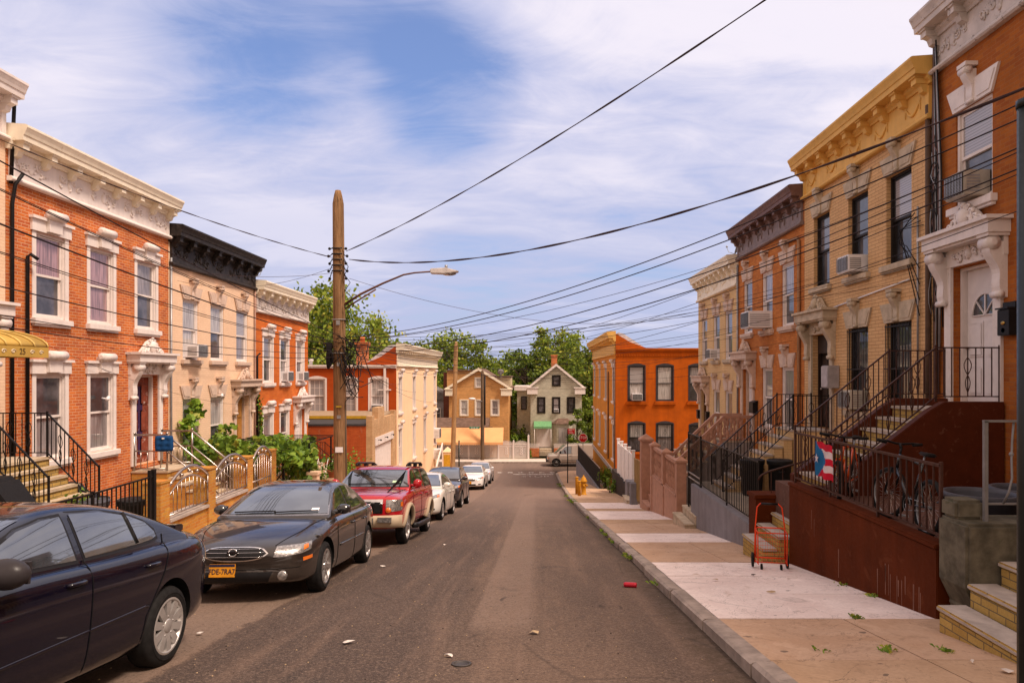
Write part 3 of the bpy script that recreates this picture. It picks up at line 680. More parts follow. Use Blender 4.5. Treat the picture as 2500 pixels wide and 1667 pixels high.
def stoop(house, u, w, n, zbot, tread=.28, land=1.1, brickm=None, treadm=None, side=None, rail=None, z0=0, railh=.85, cheek=False, scroll=4):
    """steps rising straight to the door"""
    rise = (z0 - zbot) / n; b = MB(); mats = [brickm, treadm, side or brickm]
    b.cur = 0; b.box(u - w / 2, u + w / 2, -land, -.015, zbot - .6, z0 - .05); b.cur = 1; b.box(u - w / 2 - .02, u + w / 2 + .02, -land - .03, -.012, z0 - .05, z0 - .004)
    for i in range(1, n):
        y1 = -land - (i - 1) * tread - .031; y0 = y1 - tread + .031 - .031; zt = z0 - i * rise
        b.cur = 0; b.box(u - w / 2 + .01, u + w / 2 - .01, y0 + .03, y1, zbot - .6, zt - .05); b.cur = 1; b.box(u - w / 2 - .01, u + w / 2 + .01, y0, y1 + .0, zt - .049, zt)
    o = b.build('stoop', mats, house, bevel=.006); ye = -land - (n - 1) * tread
    if cheek:
        for sx in (-1, 1):
            c = MB(); ua, ub = (u + sx * (w / 2 + .025), u + sx * (w / 2 + .20))
            c.prism([(-.02, zbot - .6), (-.02, z0 + .12), (-land + .1, z0 + .12), (-land - .15, z0 - .02), (ye - .05, zbot + .16), (ye - .12, zbot + .14), (ye - .12, zbot - .6)], ua, ub, 'X')
            c.build('cheek_wall', side, o, bevel=.012)
    if rail:
        for sx in (-1, 1):
            uu = u + sx * (w / 2 + (.11 if cheek else -.06)); zz = .12 if cheek else 0
            rail_run([(uu, -.04, z0 + zz), (uu, -land, z0 + zz), (uu, ye - .06, zbot + zz)], railh, rail, 'railing', o, scroll=scroll)
    return o
def ac_unit(loc, rot, label, group, w=.52, h=.38, d=.42, m=None):
    t = thing('air_conditioner', label, 'air conditioner', loc, rot, group)
    b = MB(); b.box(-w / 2, w / 2, -d, .12, 0, h); b.build('casing', m or VINYL, t, bevel=.012)
    g = MB(); g.box(-w / 2 + .03, w / 2 - .03, -d - .012, -d - .002, .04, h - .04)
    g.build('backing', DARKR, t); g = MB()
    n = 14
    for i in range(n): z = .05 + (h - .1) * i / (n - 1); g.box(-w / 2 + .025, w / 2 - .025, -d - .022, -d - .013, z - .006, z + .006)
    for i in range(7):
        u = -w / 2 + .025 + (w - .05) * i / 6; g.box(u - .006, u + .006, -d - .030, -d - .0225, .03, h - .03)
    g.build('grille', GREYM, t)
    for sx in (-1, 1):
        g = MB()
        for i in range(6): g.box(sx * (w / 2 + .001), sx * (w / 2 + .006), -d + .04, -.06, .06 + i * (h - .12) / 6, .085 + i * (h - .12) / 6)
        g.build('side_louvre', GREYM, t)
    return t
def dish(loc, rot, label, tilt=20, s=.35, m=None):
    t = thing('satellite_dish', label, 'satellite dish', loc, R(rot), None)
    M = Matrix.Rotation(R(90 - tilt), 4, 'X')
    b = MB(); b.lathe([(.001, -.06), (s * .4, -.05), (s * .75, -.022), (s, .02), (s, .028), (s * .75, -.012), (s * .4, -.04), (.001, -.05)], (0, 0, .55), 24, 'Z', True, M); b.build('reflector', m or GREYM, t)
    b = MB(); b.tube([(0, 0, 0), (0, .1, .3), (0, .06, .52)], .022, 8); b.box(-.12, .12, -.12, .12, -.02, .02); b.build('mast', GREYM, t)
    b = MB(); b.tube([(0, -.02, .2), (0, -.35, .32), (0, -.42, .5)], .012, 6); b.ball((0, -.42, .53), .04); b.build('feed_arm', GREYM, t); return t
def row_house(name, label, loc, rot, w, bays, door_i, wall, trim, frame, cor, style, zbot=-3.2, sillm=None, lintm=None, doorm=None, dark=False, glass=None, glass_low=None, bars=None, door_kw={}, depth=12, corn={}, up=(3.65, 5.5), lo=(.55, 2.45), zf=6.3, zt=7.45, dz=2.4, ww=.96, crest=True, reveal=.14):
    t = thing(name, label, 'house', loc, rot); sillm = sillm or trim; lintm = lintm or trim
    holes = [(u - ww / 2, u + ww / 2, up[0], up[1], reveal) for u in bays]
    for i, u in enumerate(bays):
        holes.append((u - .55, u + .55, 0, dz, .26) if i == door_i else (u - ww / 2, u + ww / 2, lo[0], lo[1], reveal))
    b = MB(); wall_front(b, 0.005, w - .005, zbot, zf + .8, holes, reveal)
    b.quad((.005, 0, zbot), (.005, 0, zf + .8), (.005, depth, zf + .3), (.005, depth, zbot)); b.quad((w - .005, 0, zbot), (w - .005, depth, zbot), (w - .005, depth, zf + .3), (w - .005, 0, zf + .8))
    b.quad((.005, depth, zbot), (.005, depth, zf + .3), (w - .005, depth, zf + .3), (w - .005, depth, zbot))
    b.build('wall', wall, t, normals=False)
    b = MB(); b.prism([(.03, zf + .8), (.03, zt - .02), (.25, zt - .02), (.4, zf + .78), (depth, zf + .302), (depth, zf + .28)], .0, w, 'X'); b.build('roof', ROOF, t)
    glass = glass or [P_CUR, P_DARK2, P_BLIND]; glass_low = glass_low or glass
    for i, u in enumerate(bays):
        window(t, u, up[0], up[1], ww, frame, glass[i % len(glass)], sillm, lintm, style, reveal - .06, bars=None)
        if i != door_i: window(t, u, lo[0], lo[1], ww, frame, glass_low[i % len(glass_low)], sillm, lintm, style, reveal - .06, bars=bars)
    door(t, bays[door_i], 0, dz, 1.1, doorm or WHITE, trim if not dark else doorm, **door_kw)
    door_surround(t, bays[door_i], dz, 1.1, lintm, crest=crest)
    cornice(t, w, zf, zt, cor, **corn)
    return t
# ------------------------------------------------------------------ the rows of houses
XR, XL = 7.36, -10.68
BAYR, BAYL = [1.12, 3.1, 4.85], [1.28, 3.05, 4.98]
DARKDOOR = mat('door_dark', (.035, .022, .018), .4, var=.3)
WORN = mat('door_worn', (.23, .055, .030), .6, var=.4, scale=5, wear=(.62, .5, .45), wear_amt=.8, streak=True)
OAK = mat('door_oak', (.42, .19, .04), .45, var=.25, streak=True)
BROWNDOOR = mat('door_brown', (.16, .075, .03), .5, var=.2)
WHDOOR = mat('door_white', (.72, .66, .64), .4, var=.06)
DKFRAME = mat('frame_dark', (.022, .018, .016), .45, var=.2)
def yr(zfar, u): return zfar - u
# nearest house on the camera's right, mostly outside the picture
FA, FB, FC, FD = -.56, -1.40, -2.26, -3.10
hN = row_house('row_house', 'yellow row house behind the concrete stair pier, next before the dark red stoop', (XR, 6.5, .28), R(-90), 6.1, BAYR, 0, BR['yellow'], WHITE, WHITE, CREAMTRIM, 'splay', sillm=WHITE, glass=[P_DARK], zbot=-3)
hA = row_house('row_house', 'amber brick row house with peeling white cornice, white carved door surround, dark red stoop', (XR, 12.6, FA), R(-90), 6.1, BAYR, 0, BR['amber'], WHITE, WHITE, WHITE2, 'splay', zbot=-2.6, sillm=WHITE, doorm=WHDOOR, glass=[(P_BLIND, P_DARK2), P_DARK, P_CUR],
    door_kw=dict(fan=True, y=.24), corn=dict(nb=8, frieze='relief'), zf=6.05, zt=7.1, up=(3.45, 5.1))
hB = row_house('row_house', 'buff yellow brick row house with ochre cornice, dark windows and barred lower windows', (XR, 18.7, FB), R(-90), 6.1, BAYR, 0, BR['yellow'], STONE, DKFRAME, OCHRE, 'splay', zbot=-2.7, sillm=STONE, lintm=STONE, doorm=DARKDOOR, dark=True, glass=[(P_DARK2, P_DARK), P_DARK, (P_BLIND, P_DARK)], glass_low=[P_DARK] * 3, bars=BLACKM,
    door_kw=dict(trans=.42, y=.25), corn=dict(nb=9, frieze='swag'), zf=6.13, zt=7.23, reveal=.2)
hC = row_house('row_house', 'orange brick row house with dark brown cornice over a taupe frieze of bows', (XR, 24.8, FC), R(-90), 6.1, BAYR, 0, BR['rust'], PINKST, WHITE, BROWNC, 'splay', zbot=-3, sillm=PINKST, lintm=PINKST, doorm=WHDOOR, glass=[(P_DARK2, P_DARK), (P_CUR, P_DARK2), (P_CUR, P_DARK)],
    door_kw=dict(y=.22), corn=dict(nb=9, frieze='bow', fm=TAUPE), zf=6.35, zt=7.42)
hD = row_house('row_house', 'ivory brick row house with pale cornice and brown door, last before the corner house', (XR, 30.9, FD), R(-90), 6.1, BAYR, 0, BR['ivory'], PINKST, WHITE, CREAMTRIM, 'splay', zbot=-3.4, sillm=STONE, lintm=PINKST, doorm=BROWNDOOR, dark=True, glass=[P_DARK2, P_DARK, P_DARK2],
    door_kw=dict(y=.22), corn=dict(nb=9, frieze='relief'), zf=6.3, zt=7.4)
F0, F1, F2, F3 = -1.62, -2.45, -3.22, -4.02
h0 = row_house('row_house', 'pale brick row house with the gold awning over its door', (XL, 7.65, F0), R(90), 6.1, BAYL, 2, BR['cream'], WHITE, WHITE, WHITE, 'flat', zbot=-2.5, glass=[P_CUR, P_CUR, P_CUR], corn=dict(nb=9))
h1 = row_house('row_house', 'red brick row house with white cornice, white scrolled window heads and a worn red door', (XL, 13.75, F1), R(90), 6.1, BAYL, 2, BR['red'], WHITE, WHITE, CREAMTRIM, 'flat', zbot=-2.6, doorm=WORN, glass=[(P_PINK, P_DARK2), P_PINK, (P_CUR, P_DARK2)], glass_low=[(P_DARK2, P_CUR), (P_DARK2, P_CUR), P_CUR],
    door_kw=dict(y=.25), corn=dict(nb=8, frieze='relief', fm=WHITE), zf=6.35, zt=7.45)
h2 = row_house('row_house', 'cream painted brick row house with black cornice behind the grape vine', (XL, 19.85, F2), R(90), 6.1, BAYL, 2, BR['cream'], PINKST, WHITE, BLACKC, 'splay', zbot=-2.6, sillm=PINKST, lintm=PINKST, doorm=OAK, dark=False, glass=[P_CURW, (P_CURW, P_DARK2), (P_BLIND, P_CUR)],
    door_kw=dict(y=.25), corn=dict(nb=8, frieze='relief'), zf=6.38, zt=7.55)
h3 = row_house('row_house', 'orange red brick row house with weathered cream cornice, last of the row before the garage', (XL, 25.95, F3), R(90), 6.05, BAYL, 2, BR['orange'], WHITE, WHITE, CREAMTRIM, 'flat', zbot=-3, doorm=WHDOOR, glass=[(P_CUR, P_DARK2), (P_DARK2, P_CUR), (P_CURW, P_DARK2)],
    door_kw=dict(y=.22), corn=dict(nb=8, frieze='relief', fm=WHITE2), zf=6.36, zt=7.55)
# door of the worn house: peeling red frame round a dark blue leaf with white wear
b = MB(); b.box(4.98 - .12, 4.98 + .16, .205, .212, .25, 2.1); b.build('door_panel', mat('door_indigo', (.045, .02, .075), .35, wear=(.5, .42, .42), wear_amt=.5, streak=True), h1)
# pipes and conduits fixed to the fronts
def pipe(house, pts, r, m, name='downpipe'):
    b = MB(); b.tube(pts, r, 8); return b.build(name, m, house)
for h, u in ((h1, .10), (h1, .52)): pipe(h, [(u, -.06, -1.2), (u, -.06, 5.9 if u < .3 else 4.9), (u + .03, -.10, 6.3 if u < .3 else 4.95), (u + .12, -.2, 6.55 if u < .3 else 4.85)], .035, BLACKM, 'conduit')
pipe(h1, [(.08, -.05, 6.3), (.08, -.12, 8.0), (.22, -.15, 8.35)], .035, BLACKM, 'vent_pipe')
pipe(h2, [(.06, -.05, -1), (.06, -.05, 6.6)], .03, GREYM, 'conduit'); pipe(h2, [(6.0, -.05, -1), (6.0, -.05, 6.4)], .035, mat('pipe_pinkish', (.34, .2, .15), .6))
pipe(h3, [(.12, -.05, -1), (.12, -.05, 4.7), (.22, -.12, 4.8)], .035, BLACKM, 'conduit')
pipe(hB, [(5.98, -.05, -1), (5.98, -.05, 6.4)], .05, mat('pipe_brown', (.10, .06, .04), .6)); pipe(hB, [(5.62, -.04, 1.0), (5.62, -.04, 4.6)], .02, GREYM, 'conduit')
pipe(hC, [(5.82, -.05, -1), (5.82, -.05, 5.95), (5.7, -.06, 6.05), (4.3, -.06, 6.12)], .045, mat('pipe_tan', (.34, .19, .10), .6)); pipe(hC, [(.06, -.05, -1), (.06, -.05, 6.2)], .035, GREYM, 'conduit')
pipe(hB, [(1.5, -.03, 3.0), (5.3, -.03, 3.25)], .018, VINYL, 'conduit')
for k in range(7): pipe(hA, [(.04 + .045 * k, -.03 - .02 * (k % 3), -1 + .4 * k), (.06 + .04 * k, -.05, 2.2), (.02 + .05 * k, -.06, 4.2), (.05 + .03 * k, -.05 - .01 * k, 6.6)], .012 + .006 * (k % 2), [BLACKM, BROWNC, GREYM][k % 3], 'conduit')
rq = random.Random(8)
for k in range(9):                                       # slack service wires looping between the two fronts
    z0 = rq.uniform(3.2, 5.2); z1 = z0 - rq.uniform(.6, 2.2); u0 = rq.uniform(.02, .25)
    pipe(hA, [(u0 + .10 * math.sin(i * .9 + k) * (i % 10) / 9, -.05 - .05 * abs(math.sin(i * .6 + k)), z0 + (z1 - z0) * i / 9) for i in range(10)], .008, [BLACKM, GREYM, BROWNC][k % 3], 'loose_wire')
for k in range(5): pipe(hA, [(.14 + (.14 - .02 * k) * math.cos(t * .55), -.09 - .01 * k, (4.25, 4.0, 2.75, 2.6, 2.4)[k] + (.16 - .02 * k) * math.sin(t * .55)) for t in range(12)], .008, BLACKM, 'wire_coil')
for k in range(4): pipe(hB, [(5.55 + .1 * k, -.06, 4.5 - .1 * k), (5.3 - .05 * k, -.14, 4.25), (5.0 + .1 * k, -.12, 4.05 - .06 * k), (5.3, -.08, 3.9 - .1 * k), (5.7, -.05, 3.4 - .3 * k)], .009, BLACKM, 'loose_wire')
# stoops
stoop(hA, 1.12, 1.2, 7, -1.36, .27, 1.05, BR['yellowstep'], STONEG, REDBROWN, BROWNM, cheek=True)
stoop(hB, 1.12, 1.25, 8, -1.62, .24, .95, BR['ivory'], STONEG, None, BLACKM)
stoop(hD, 1.12, 1.25, 10, -2.35, .24, .95, BR['ivory'], STONE, None, None)
stoop(hN, 1.12, 1.25, 6, -1.7, .27, 1.05, BR['yellowstep'], STONEG, None, None)
s0 = stoop(h0, 4.98, 1.5, 6, -1.05, .19, 1.15, BR['yellowstep'], STONE, None, BLACKM, scroll=3)
b = MB()
for k, (ya, yb, z) in enumerate(((-2.7, -2.12, -1.1), (-3.15, -2.705, -1.32), (-3.24, -3.155, -1.55))):
    b.cur = 0; b.box(4.25 - .3 * k, 5.7, ya + .03, yb, -2.4, z - .05); b.cur = 1; b.box(4.22 - .3 * k, 5.72, ya, yb, z - .049, z)
b.build('lower_steps', [BR['yellowstep'], STONE], s0, bevel=.008)
s1 = stoop(h1, 4.98, 1.45, 8, -1.5, .24, .95, BR['gold'], STONE, None, None, z0=-.12)
stoop(h2, 4.98, 1.3, 8, -1.5, .24, .95, BR['gold'], STONE, None, BLACKM)
stoop(h3, 4.98, 1.3, 8, -1.5, .24, .95, BR['cream'], STONE, None, BLACKM)
def steel_rail(house, u, ys, z0, z1, name='steel_handrail'):
    b = MB(); yl, ye = ys; h = .95
    for y, z in ((-.05, z0), (yl, z0), (ye, z1)): b.tube([(u, y, z), (u, y, z + h)], .028, 8); b.ball((u, y, z + h + .04), .042)
    for dz in (h, h * .55): b.tube([(u, -.05, z0 + dz), (u, yl, z0 + dz), (u, ye, z1 + dz)], .03 if dz == h else .02, 8)
    n = 14
    for i in range(1, n):
        t = i / n; y = -.05 + (ye + .05) * t; zz = z0 if y > yl else z0 + (z1 - z0) * (y - yl) / (ye - yl)
        if y > yl: b.tube([(u, y, zz + .05), (u, y, zz + h * .55)], .011, 6)
    b.tube([(u, -.05, z0 + .06), (u, yl, z0 + .06)], .018, 6)
    return b.build(name, STEEL, house)
for u in (4.98 - .66, 4.98 + .66): steel_rail(h1, u, (-.92, -2.5), -.12, -1.42)
# house C: turned pink stone balustrade up the steps
PINK = mat('stone_pink', (.42, .225, .155), .7, var=.15, scale=5, bump=.3, wear=(.5, .33, .25), wear_amt=.4)
BAL = [(.045, 0), (.055, .03), (.03, .06), (.055, .2), (.06, .28), (.03, .40), (.026, .46), (.045, .5), (.026, .54), (.03, .6), (.055, .72), (.05, .8), (.03, .92), (.055, .96), (.045, 1)]
def balustrade(pts, h, m, name, parent, pitch=.2, rail=.12, s=1.0):
    b = MB(); P = [Vector(p) for p in pts]; up = Vector((0, 0, 1))
    for a, c in zip(P, P[1:]):
        b.bar(a + up * (h - rail * .35), c + up * (h - rail * .35), rail, rail * .7); b.bar(a + up * .04, c + up * .04, rail * .9, .07)
        n = max(1, round((c - a).length / pitch))
        for i in range(n):
            p = a.lerp(c, (i + .5) / n); b.lathe([(r * s, .07 + q * (h - .07 - rail * .6)) for r, q in BAL], p, 8)
    return b.build(name, m, parent)
sC = stoop(hC, 1.12, 1.3, 9, -2.05, .26, 1.0, mat('stone_grey_step', (.26, .235, .23), .8, bump=.4), STONE, None, None)
for u in (1.12 - .6, 1.12 + .6): balustrade([(u, -.05, 0), (u, -1.0, 0)], .85, PINK, 'balustrade', sC, .24, .13, 1.25); balustrade([(u, -1.0, 0), (u, -3.1, -2.0)], .85, PINK, 'balustrade', sC, .30, .13, 1.25)
# gold awning over the first door
GOLD = mat('awning_gold', (.47, .30, .07), .5, var=.1, scale=3, bump=.1)
def vault_awning(house, u0, u1, z0, z1, out, m, val=.2, name='awning', ribs=5):
    b = MB(); n = 8; pr = [(-out * math.sin(R(90 * i / n)), z0 + (z1 - z0) * math.cos(R(90 * i / n))) for i in range(n + 1)]
    poly = [(-.01, z0)] + [(-.01, z1)] + pr[1:]; b.prism(poly, u0, u1, 'X', True); b.box(u0, u1, -out - .02, -out + .02, z0 - val, z0)
    for sx in (u0, u1): b.box(sx - .01, sx + .01, -out + .021, -.01, z0 - val, z0 - .002)
    o = b.build(name, m, house); r = MB()
    for i in range(ribs + 1): u = u0 + (u1 - u0) * i / ribs; r.tube([(u, y - .012, z + .012) for y, z in pr], .014, 6)
    r.build('awning_rib', mat('awning_trim', (.62, .44, .14), .5), o); return o
aw = vault_awning(h0, 3.6, 5.3, 2.11, 2.46, 1.42, GOLD, .19)
add_text('25', .15, 'number', mat('ink_brown', (.10, .06, .02), .6), aw, (4.64, -1.445, 2.015))
for u in (3.95, 4.2, 4.42, 4.87, 5.1):
    b = MB(); b.tube([(u + (.06 - .005 * t) * math.cos(t * .8), -1.446, 2.015 + (.055 - .005 * t) * .8 * math.sin(t * .8)) for t in range(11)], .006, 5); b.build('scroll', CREAMTRIM, aw)
# ------------------------------------------------------------------ corner houses
def place(o, M): o.matrix_local = M; return o
def corner_house(name, label, loc, rot, w, depth, bays, ups, lows, front, side, trim, cor, zbot, ztop_side, zf, zt, side_near_u, side_wins, side_frame, side_glass, arch=False, style='flat', frames=None, cornk={}, roofm=ROOFW, ww=.95, side_sill=None, fglass=None, muntin=0):
    t = thing(name, label, 'house', loc, rot)
    b = MB(); wall_front(b, .005, w - .005, zbot, zf + .7, [(u - ww / 2, u + ww / 2, ups[0], ups[1], .18) for u in bays] + [(u - ww / 2, u + ww / 2, lows[0], lows[1], .18) for u in bays], .18)
    fu = side_near_u
    for uu in (0.005, w - .005):
        if abs(uu - fu) > .1: b.quad((uu, .0, zbot), (uu, depth, zbot), (uu, depth, ztop_side), (uu, 0, zf + .7))
    b.quad((.005, depth, zbot), (.005, depth, ztop_side), (w - .005, depth, ztop_side), (w - .005, depth, zbot)); b.build('wall', front, t, normals=False)
    # the long side wall that faces up the street
    s = 1 if fu > .1 else -1
    sd_ = MB(); holes = [(a - q / 2, a + q / 2, e, f, .16) for a, e, f, q in side_wins]
    wall_front(sd_, 0.0, depth, zbot, ztop_side, holes, .16)
    sd_.prism([(0, ztop_side), (2.2, ztop_side), (.9, ztop_side + (zt - ztop_side) * .42), (0, zt - .1)] if s > 0 else [(depth, ztop_side), (depth, zt - .1), (depth - .9, ztop_side + (zt - ztop_side) * .42), (depth - 2.2, ztop_side)], .0, .2, 'Y')
    so = sd_.build('side_wall', side, t, normals=False)
    # frame of the side wall: its own u runs with world +X, its front faces the camera
    Ms = Matrix.Translation((fu + (.003 if s > 0 else -.003), 0, 0)) @ Matrix.Rotation(R(90), 4, 'Z') if s > 0 else Matrix.Translation((fu - .003, depth, 0)) @ Matrix.Rotation(R(-90), 4, 'Z')
    place(so, Ms)
    for i, (a, e, f, q) in enumerate(side_wins):
        o = window(t, a, e, f, q, side_frame, side_glass[i % len(side_glass)], side_sill, side_sill, None, .09, bars=BLACKM if (arch and f < 2) else None, muntin=muntin)
        place(o, Ms)
        k = MB(); g = .05 if arch else .10                                            # segmental head and casing
        pts = [(a - q / 2 - g, f - .02)] + [(a - q / 2 - g + (q + 2 * g) * j / 10, f + .02 + .13 * math.sin(math.pi * j / 10)) for j in range(11)] + [(a + q / 2 + g, f - .02)]
        k.prism(pts[::-1], -.022, -.001, 'Y')
        for sx in (-1, 1): k.box(a + sx * (q / 2 + .002), a + sx * (q / 2 + g), -.020, -.001, e, f - .021)
        k.build('casing', side_frame, o)
    b = MB(); b.box(.02, w - .02, .45, depth - .05, ztop_side - .25, ztop_side - .12); b.prism([(.2, ztop_side - .12), (.2, zt - .05), (.5, zt - .1), (2.2, ztop_side - .12)], .22, w - .02 if s < 0 else w - .22, 'X'); b.build('roof', roofm, t)
    b = MB(); b.box(0, depth, -.14, -.004, ztop_side, ztop_side + .1); b.box(0, depth, -.10, -.004, ztop_side - .09, ztop_side)
    if arch:
        for i in range(int(depth / .16)): b.box(i * .16 + .02, i * .16 + .1, -.07, -.004, ztop_side - .38, ztop_side - .28)
    place(b.build('gutter', trim if not arch else side, t), Ms)
    for i, u in enumerate(bays):
        window(t, u, ups[0], ups[1], ww, frames or WHITE, (fglass or [P_CUR, P_DARK2])[i % 2], WHITE, WHITE, style, .1)
        window(t, u, lows[0], lows[1], ww, frames or WHITE, (fglass or [P_DARK2, P_CUR])[i % 2], WHITE, WHITE, style, .1)
    cornice(t, w, zf, zt, cor, **cornk); return t, Ms
FE = -4.6
EW = 16.3
hE, ME = corner_house('corner_house', 'burnt orange corner house with amber street front and arched dark windows', (4.85, 41.5 + EW, FE), R(-90), EW, 12, [EW - 1.1, EW - 5.7, EW - 10.2, EW - 14.6], (2.9, 5.0), (-.7, 1.45), RENDER_YO, RENDER_OR, WHITE, OCHRE, -4, 6.05, 5.75, 7.15, EW,
    [(1.28, 2.93, 5.08, 1.0), (3.0, 2.93, 5.08, 1.0), (4.97, 2.93, 5.08, 1.0), (1.28, -.15, 1.58, 1.0), (3.0, -.12, 1.58, 1.0), (5.0, .1, 1.5, 1.0)], mat('frame_slate', (.05, .045, .05), .5), [(P_BLIND, P_CURW), P_CURW, (P_CUR, P_DARK), (P_CURW, P_DARK2), (P_CURW, P_CUR), P_DARK2], arch=True, style='flat', frames=DKFRAME, cornk=dict(nb=18, over=.55), side_sill=RENDER_OR)
b = MB()
for u in (1.28, 3.0, 4.97): b.box(u - .65, u + .65, -.10, -.003, 2.72, 2.84)
place(b.build('sill', RENDER_OR, hE), ME)
b = MB(); b.box(.0, EW, -.08, -.004, -1.62, -1.36); b.build('water_table', mat('render_pale', (.55, .45, .38), .8), hE)
b = MB(); b.tube([(EW - 3.5, -.08, -1), (EW - 3.5, -.08, 4.6), (EW - 3.3, -.09, 4.7)], .05, 6); b.tube([(EW - .06, -.06, -2.5), (EW - .06, -.06, 5.5)], .05, 6); b.build('downpipe', BROWNC, hE)
FG = -4.9
GW = 15.8
hG, MG = corner_house('corner_house', 'red painted corner house with peach street front and silver roof behind the garage', (-7.9, 38.7, FG), R(90), GW, 13, [1.1, 5.6, 9.9, 14.6], (2.65, 4.7), (-.5, 1.7), PEACH, RENDER_RED, WHITE, CREAMTRIM, -4, 5.3, 5.3, 6.6, 0,
    [(13 - 4.52, 2.66, 4.62, .95), (13 - 2.75, 2.66, 4.62, .95), (13 - 1.02, 2.66, 4.62, .95)], WHITE, [P_BLIND, P_BLIND, P_CURW], style='flat', cornk=dict(nb=26, over=.5), muntin=2)
b = MB(); b.box(12.3, 12.42, -.12, -.02, -1, 5.2); b.box(11.95, 12.7, -.09, -.01, 3.95, 4.02); place(b.build('downpipe', WHITE, hG), MG)
b = MB(); b.box(1.2, 1.8, 2.0, 2.6, 5.2, 6.55); b.box(1.12, 1.88, 1.92, 2.68, 6.55, 6.75); b.lathe([(.14, 6.75), (.14, 7.05)], (1.5, 2.3, 0), 8); b.build('chimney', BR['red'], hG)
MP = Matrix.Translation((0, 13, 0)) @ Matrix.Rotation(R(-90), 4, 'Z') @ Matrix.Translation((3.2, 0, 0))
b = MB(); b.prism([(-.01, 2.74), (-2.3, 2.60), (-2.3, 2.66), (-.01, 2.80)], 0, 9.6, 'X'); place(b.build('porch_roof', mat('porch_sheet', (.33, .24, .16), .7), hG), MP)
b = MB(); b.box(0, 9.6, -2.36, -2.31, 2.50, 2.655); place(b.build('fascia', mat('fascia_yellow', (.58, .34, .03), .6), hG), MP)
for k in range(3):
    b = MB(); b.lathe([(.02, .0), (.09, .0), (.10, .5), (.16, .55), (.16, .65), (.02, .68)], (0, 0, 0), 10); ov = b.build('roof_vent', [GREYM, WHITE2, BLACKC][k], hG); ov.location = (2.5 + 1.6 * k, 4.0 + 2.2 * k, 5.15)
# garage in front of the red wall
gr = thing('garage', 'low brick garage with white roll up door and stepped parapet', 'garage', (-7.9, 33.0, -6.15), R(90))
b = MB(); b.box(0, .6, 0, .3, -.6, 3.9); b.box(4.6, 5.6, 0, .3, -.6, 3.9); b.box(.601, 4.599, 0, .3, 2.55, 3.9); b.box(1.2, 2.6, .0, .3, 3.901, 4.45); b.box(0, .45, 0, .3, 3.901, 4.1); b.box(5.1, 5.6, .0, .3, 3.901, 4.1); b.build('front_wall', brick('brick_peach', (.72, .47, .26), (.62, .37, .19), (.5, .32, .18)), gr, normals=False)
b = MB()
b.box(.003, .25, .302, 5.6, -.6, 3.62); b.box(5.35, 5.597, .302, 5.6, -.6, 3.62); b.box(.251, 5.349, 5.35, 5.597, -.6, 3.62); b.build('side_wall', brick('brick_redpaint', (.56, .125, .035), (.50, .10, .03), (.42, .09, .03), painted=True, blotch=(.42, .26, .17)), gr)
b = MB(); b.box(-.03, 5.63, .31, 5.63, 3.622, 3.72); b.build('roof', ROOF, gr)
b = MB()
for i in range(21): b.box(.605, 4.595, .08, .13, -.5 + .15 * i + .004, -.35 + .15 * i)
b.build('roller_door', WHITE, gr); b = MB(); b.box(.5, 4.7, -.05, -.003, 2.6, 3.0); b.build('fascia', WHITE, gr)
for k in range(3):
    b = MB(); b.tube([(0, 0, 0), (0, -.12, .02)], .02, 6); b.ball((0, -.14, 0), .045); lo = b.build('floodlight', BLACKM, gr); lo.location = (1.0 + 1.5 * k, -.055, 2.85)
# ------------------------------------------------------------------ wooden houses beyond the crossing
BRS = siding('siding_brown', (.68, .36, .14), .2); GRS = siding('siding_pale', (.50, .475, .38), .2); LAV = siding('siding_lavender', (.36, .33, .35), .18); CRS = siding('siding_cream', (.6, .5, .34), .2)
SHING = mat('shingle', (.16, .10, .075), .9, bump=.6, scale=3, var=.3); SHING2 = mat('shingle_grey', (.19, .17, .17), .9, bump=.6, scale=3, var=.3)
def gable_house(label, loc, w, depth, ze, za, wallm, trim, roofm, wins, frame, glass, zbot=-.5):
    t = thing('gable_house', label, 'house', loc); b = MB()
    wall_front(b, 0, w, zbot, ze, [(u - q / 2, u + q / 2, e, f, .08) for u, e, f, q in wins if f < ze], .08)
    b.add([(0, 0, ze), (w, 0, ze), (w / 2, 0, za)], [(0, 1, 2)]); b.quad((0, 0, zbot), (0, 0, ze), (0, depth, ze), (0, depth, zbot)); b.quad((w, 0, zbot), (w, depth, zbot), (w, depth, ze), (w, 0, ze))
    b.build('wall', wallm, t, normals=False)
    b = MB(); sl = (za - ze) / (w / 2); o = .35
    for sx in (-1, 1):
        p0 = (w / 2, za + .04); p1 = (w / 2 + sx * (w / 2 + o), ze - sl * o + .04)
        poly = [p0, p1, (p1[0], p1[1] + .16), (w / 2, za + .22)]; b.prism(poly, -.30, depth, 'Y')
    ro = b.build('roof', roofm, t); b = MB()
    for sx in (-1, 1):
        p0 = (w / 2, za - .02); p1 = (w / 2 + sx * (w / 2 + o), ze - sl * o - .02)
        b.prism([p0, p1, (p1[0], p1[1] + .26), (w / 2, za + .26)], -.36, -.305, 'Y')
        b.box(w / 2 + sx * (w / 2 + o), w / 2 + sx * (w / 2 - .75), -.42, -.003, ze - .75, ze - .12); b.box(w / 2 + sx * (w / 2 + o + .08), w / 2 + sx * (w / 2 - .85), -.5, -.003, ze - .12, ze - .02)
    b.build('bargeboard', trim, t)
    for i, (u, e, f, q) in enumerate(wins):
        y = .03 if f < ze else -.04; o_ = window(t, u, e, f, q, frame, glass[i % len(glass)], None, None, None, y)
        k = MB()
        for sx in (-1, 1): k.box(u + sx * q / 2, u + sx * (q / 2 + .1), -.045, -.002, e - .08, f + .1)
        k.box(u - q / 2, u + q / 2, -.045, -.002, f, f + .1); k.box(u - q / 2, u + q / 2, -.06, -.002, e - .08, e); k.build('casing', trim if frame is not DKFRAME else frame, o_)
    return t
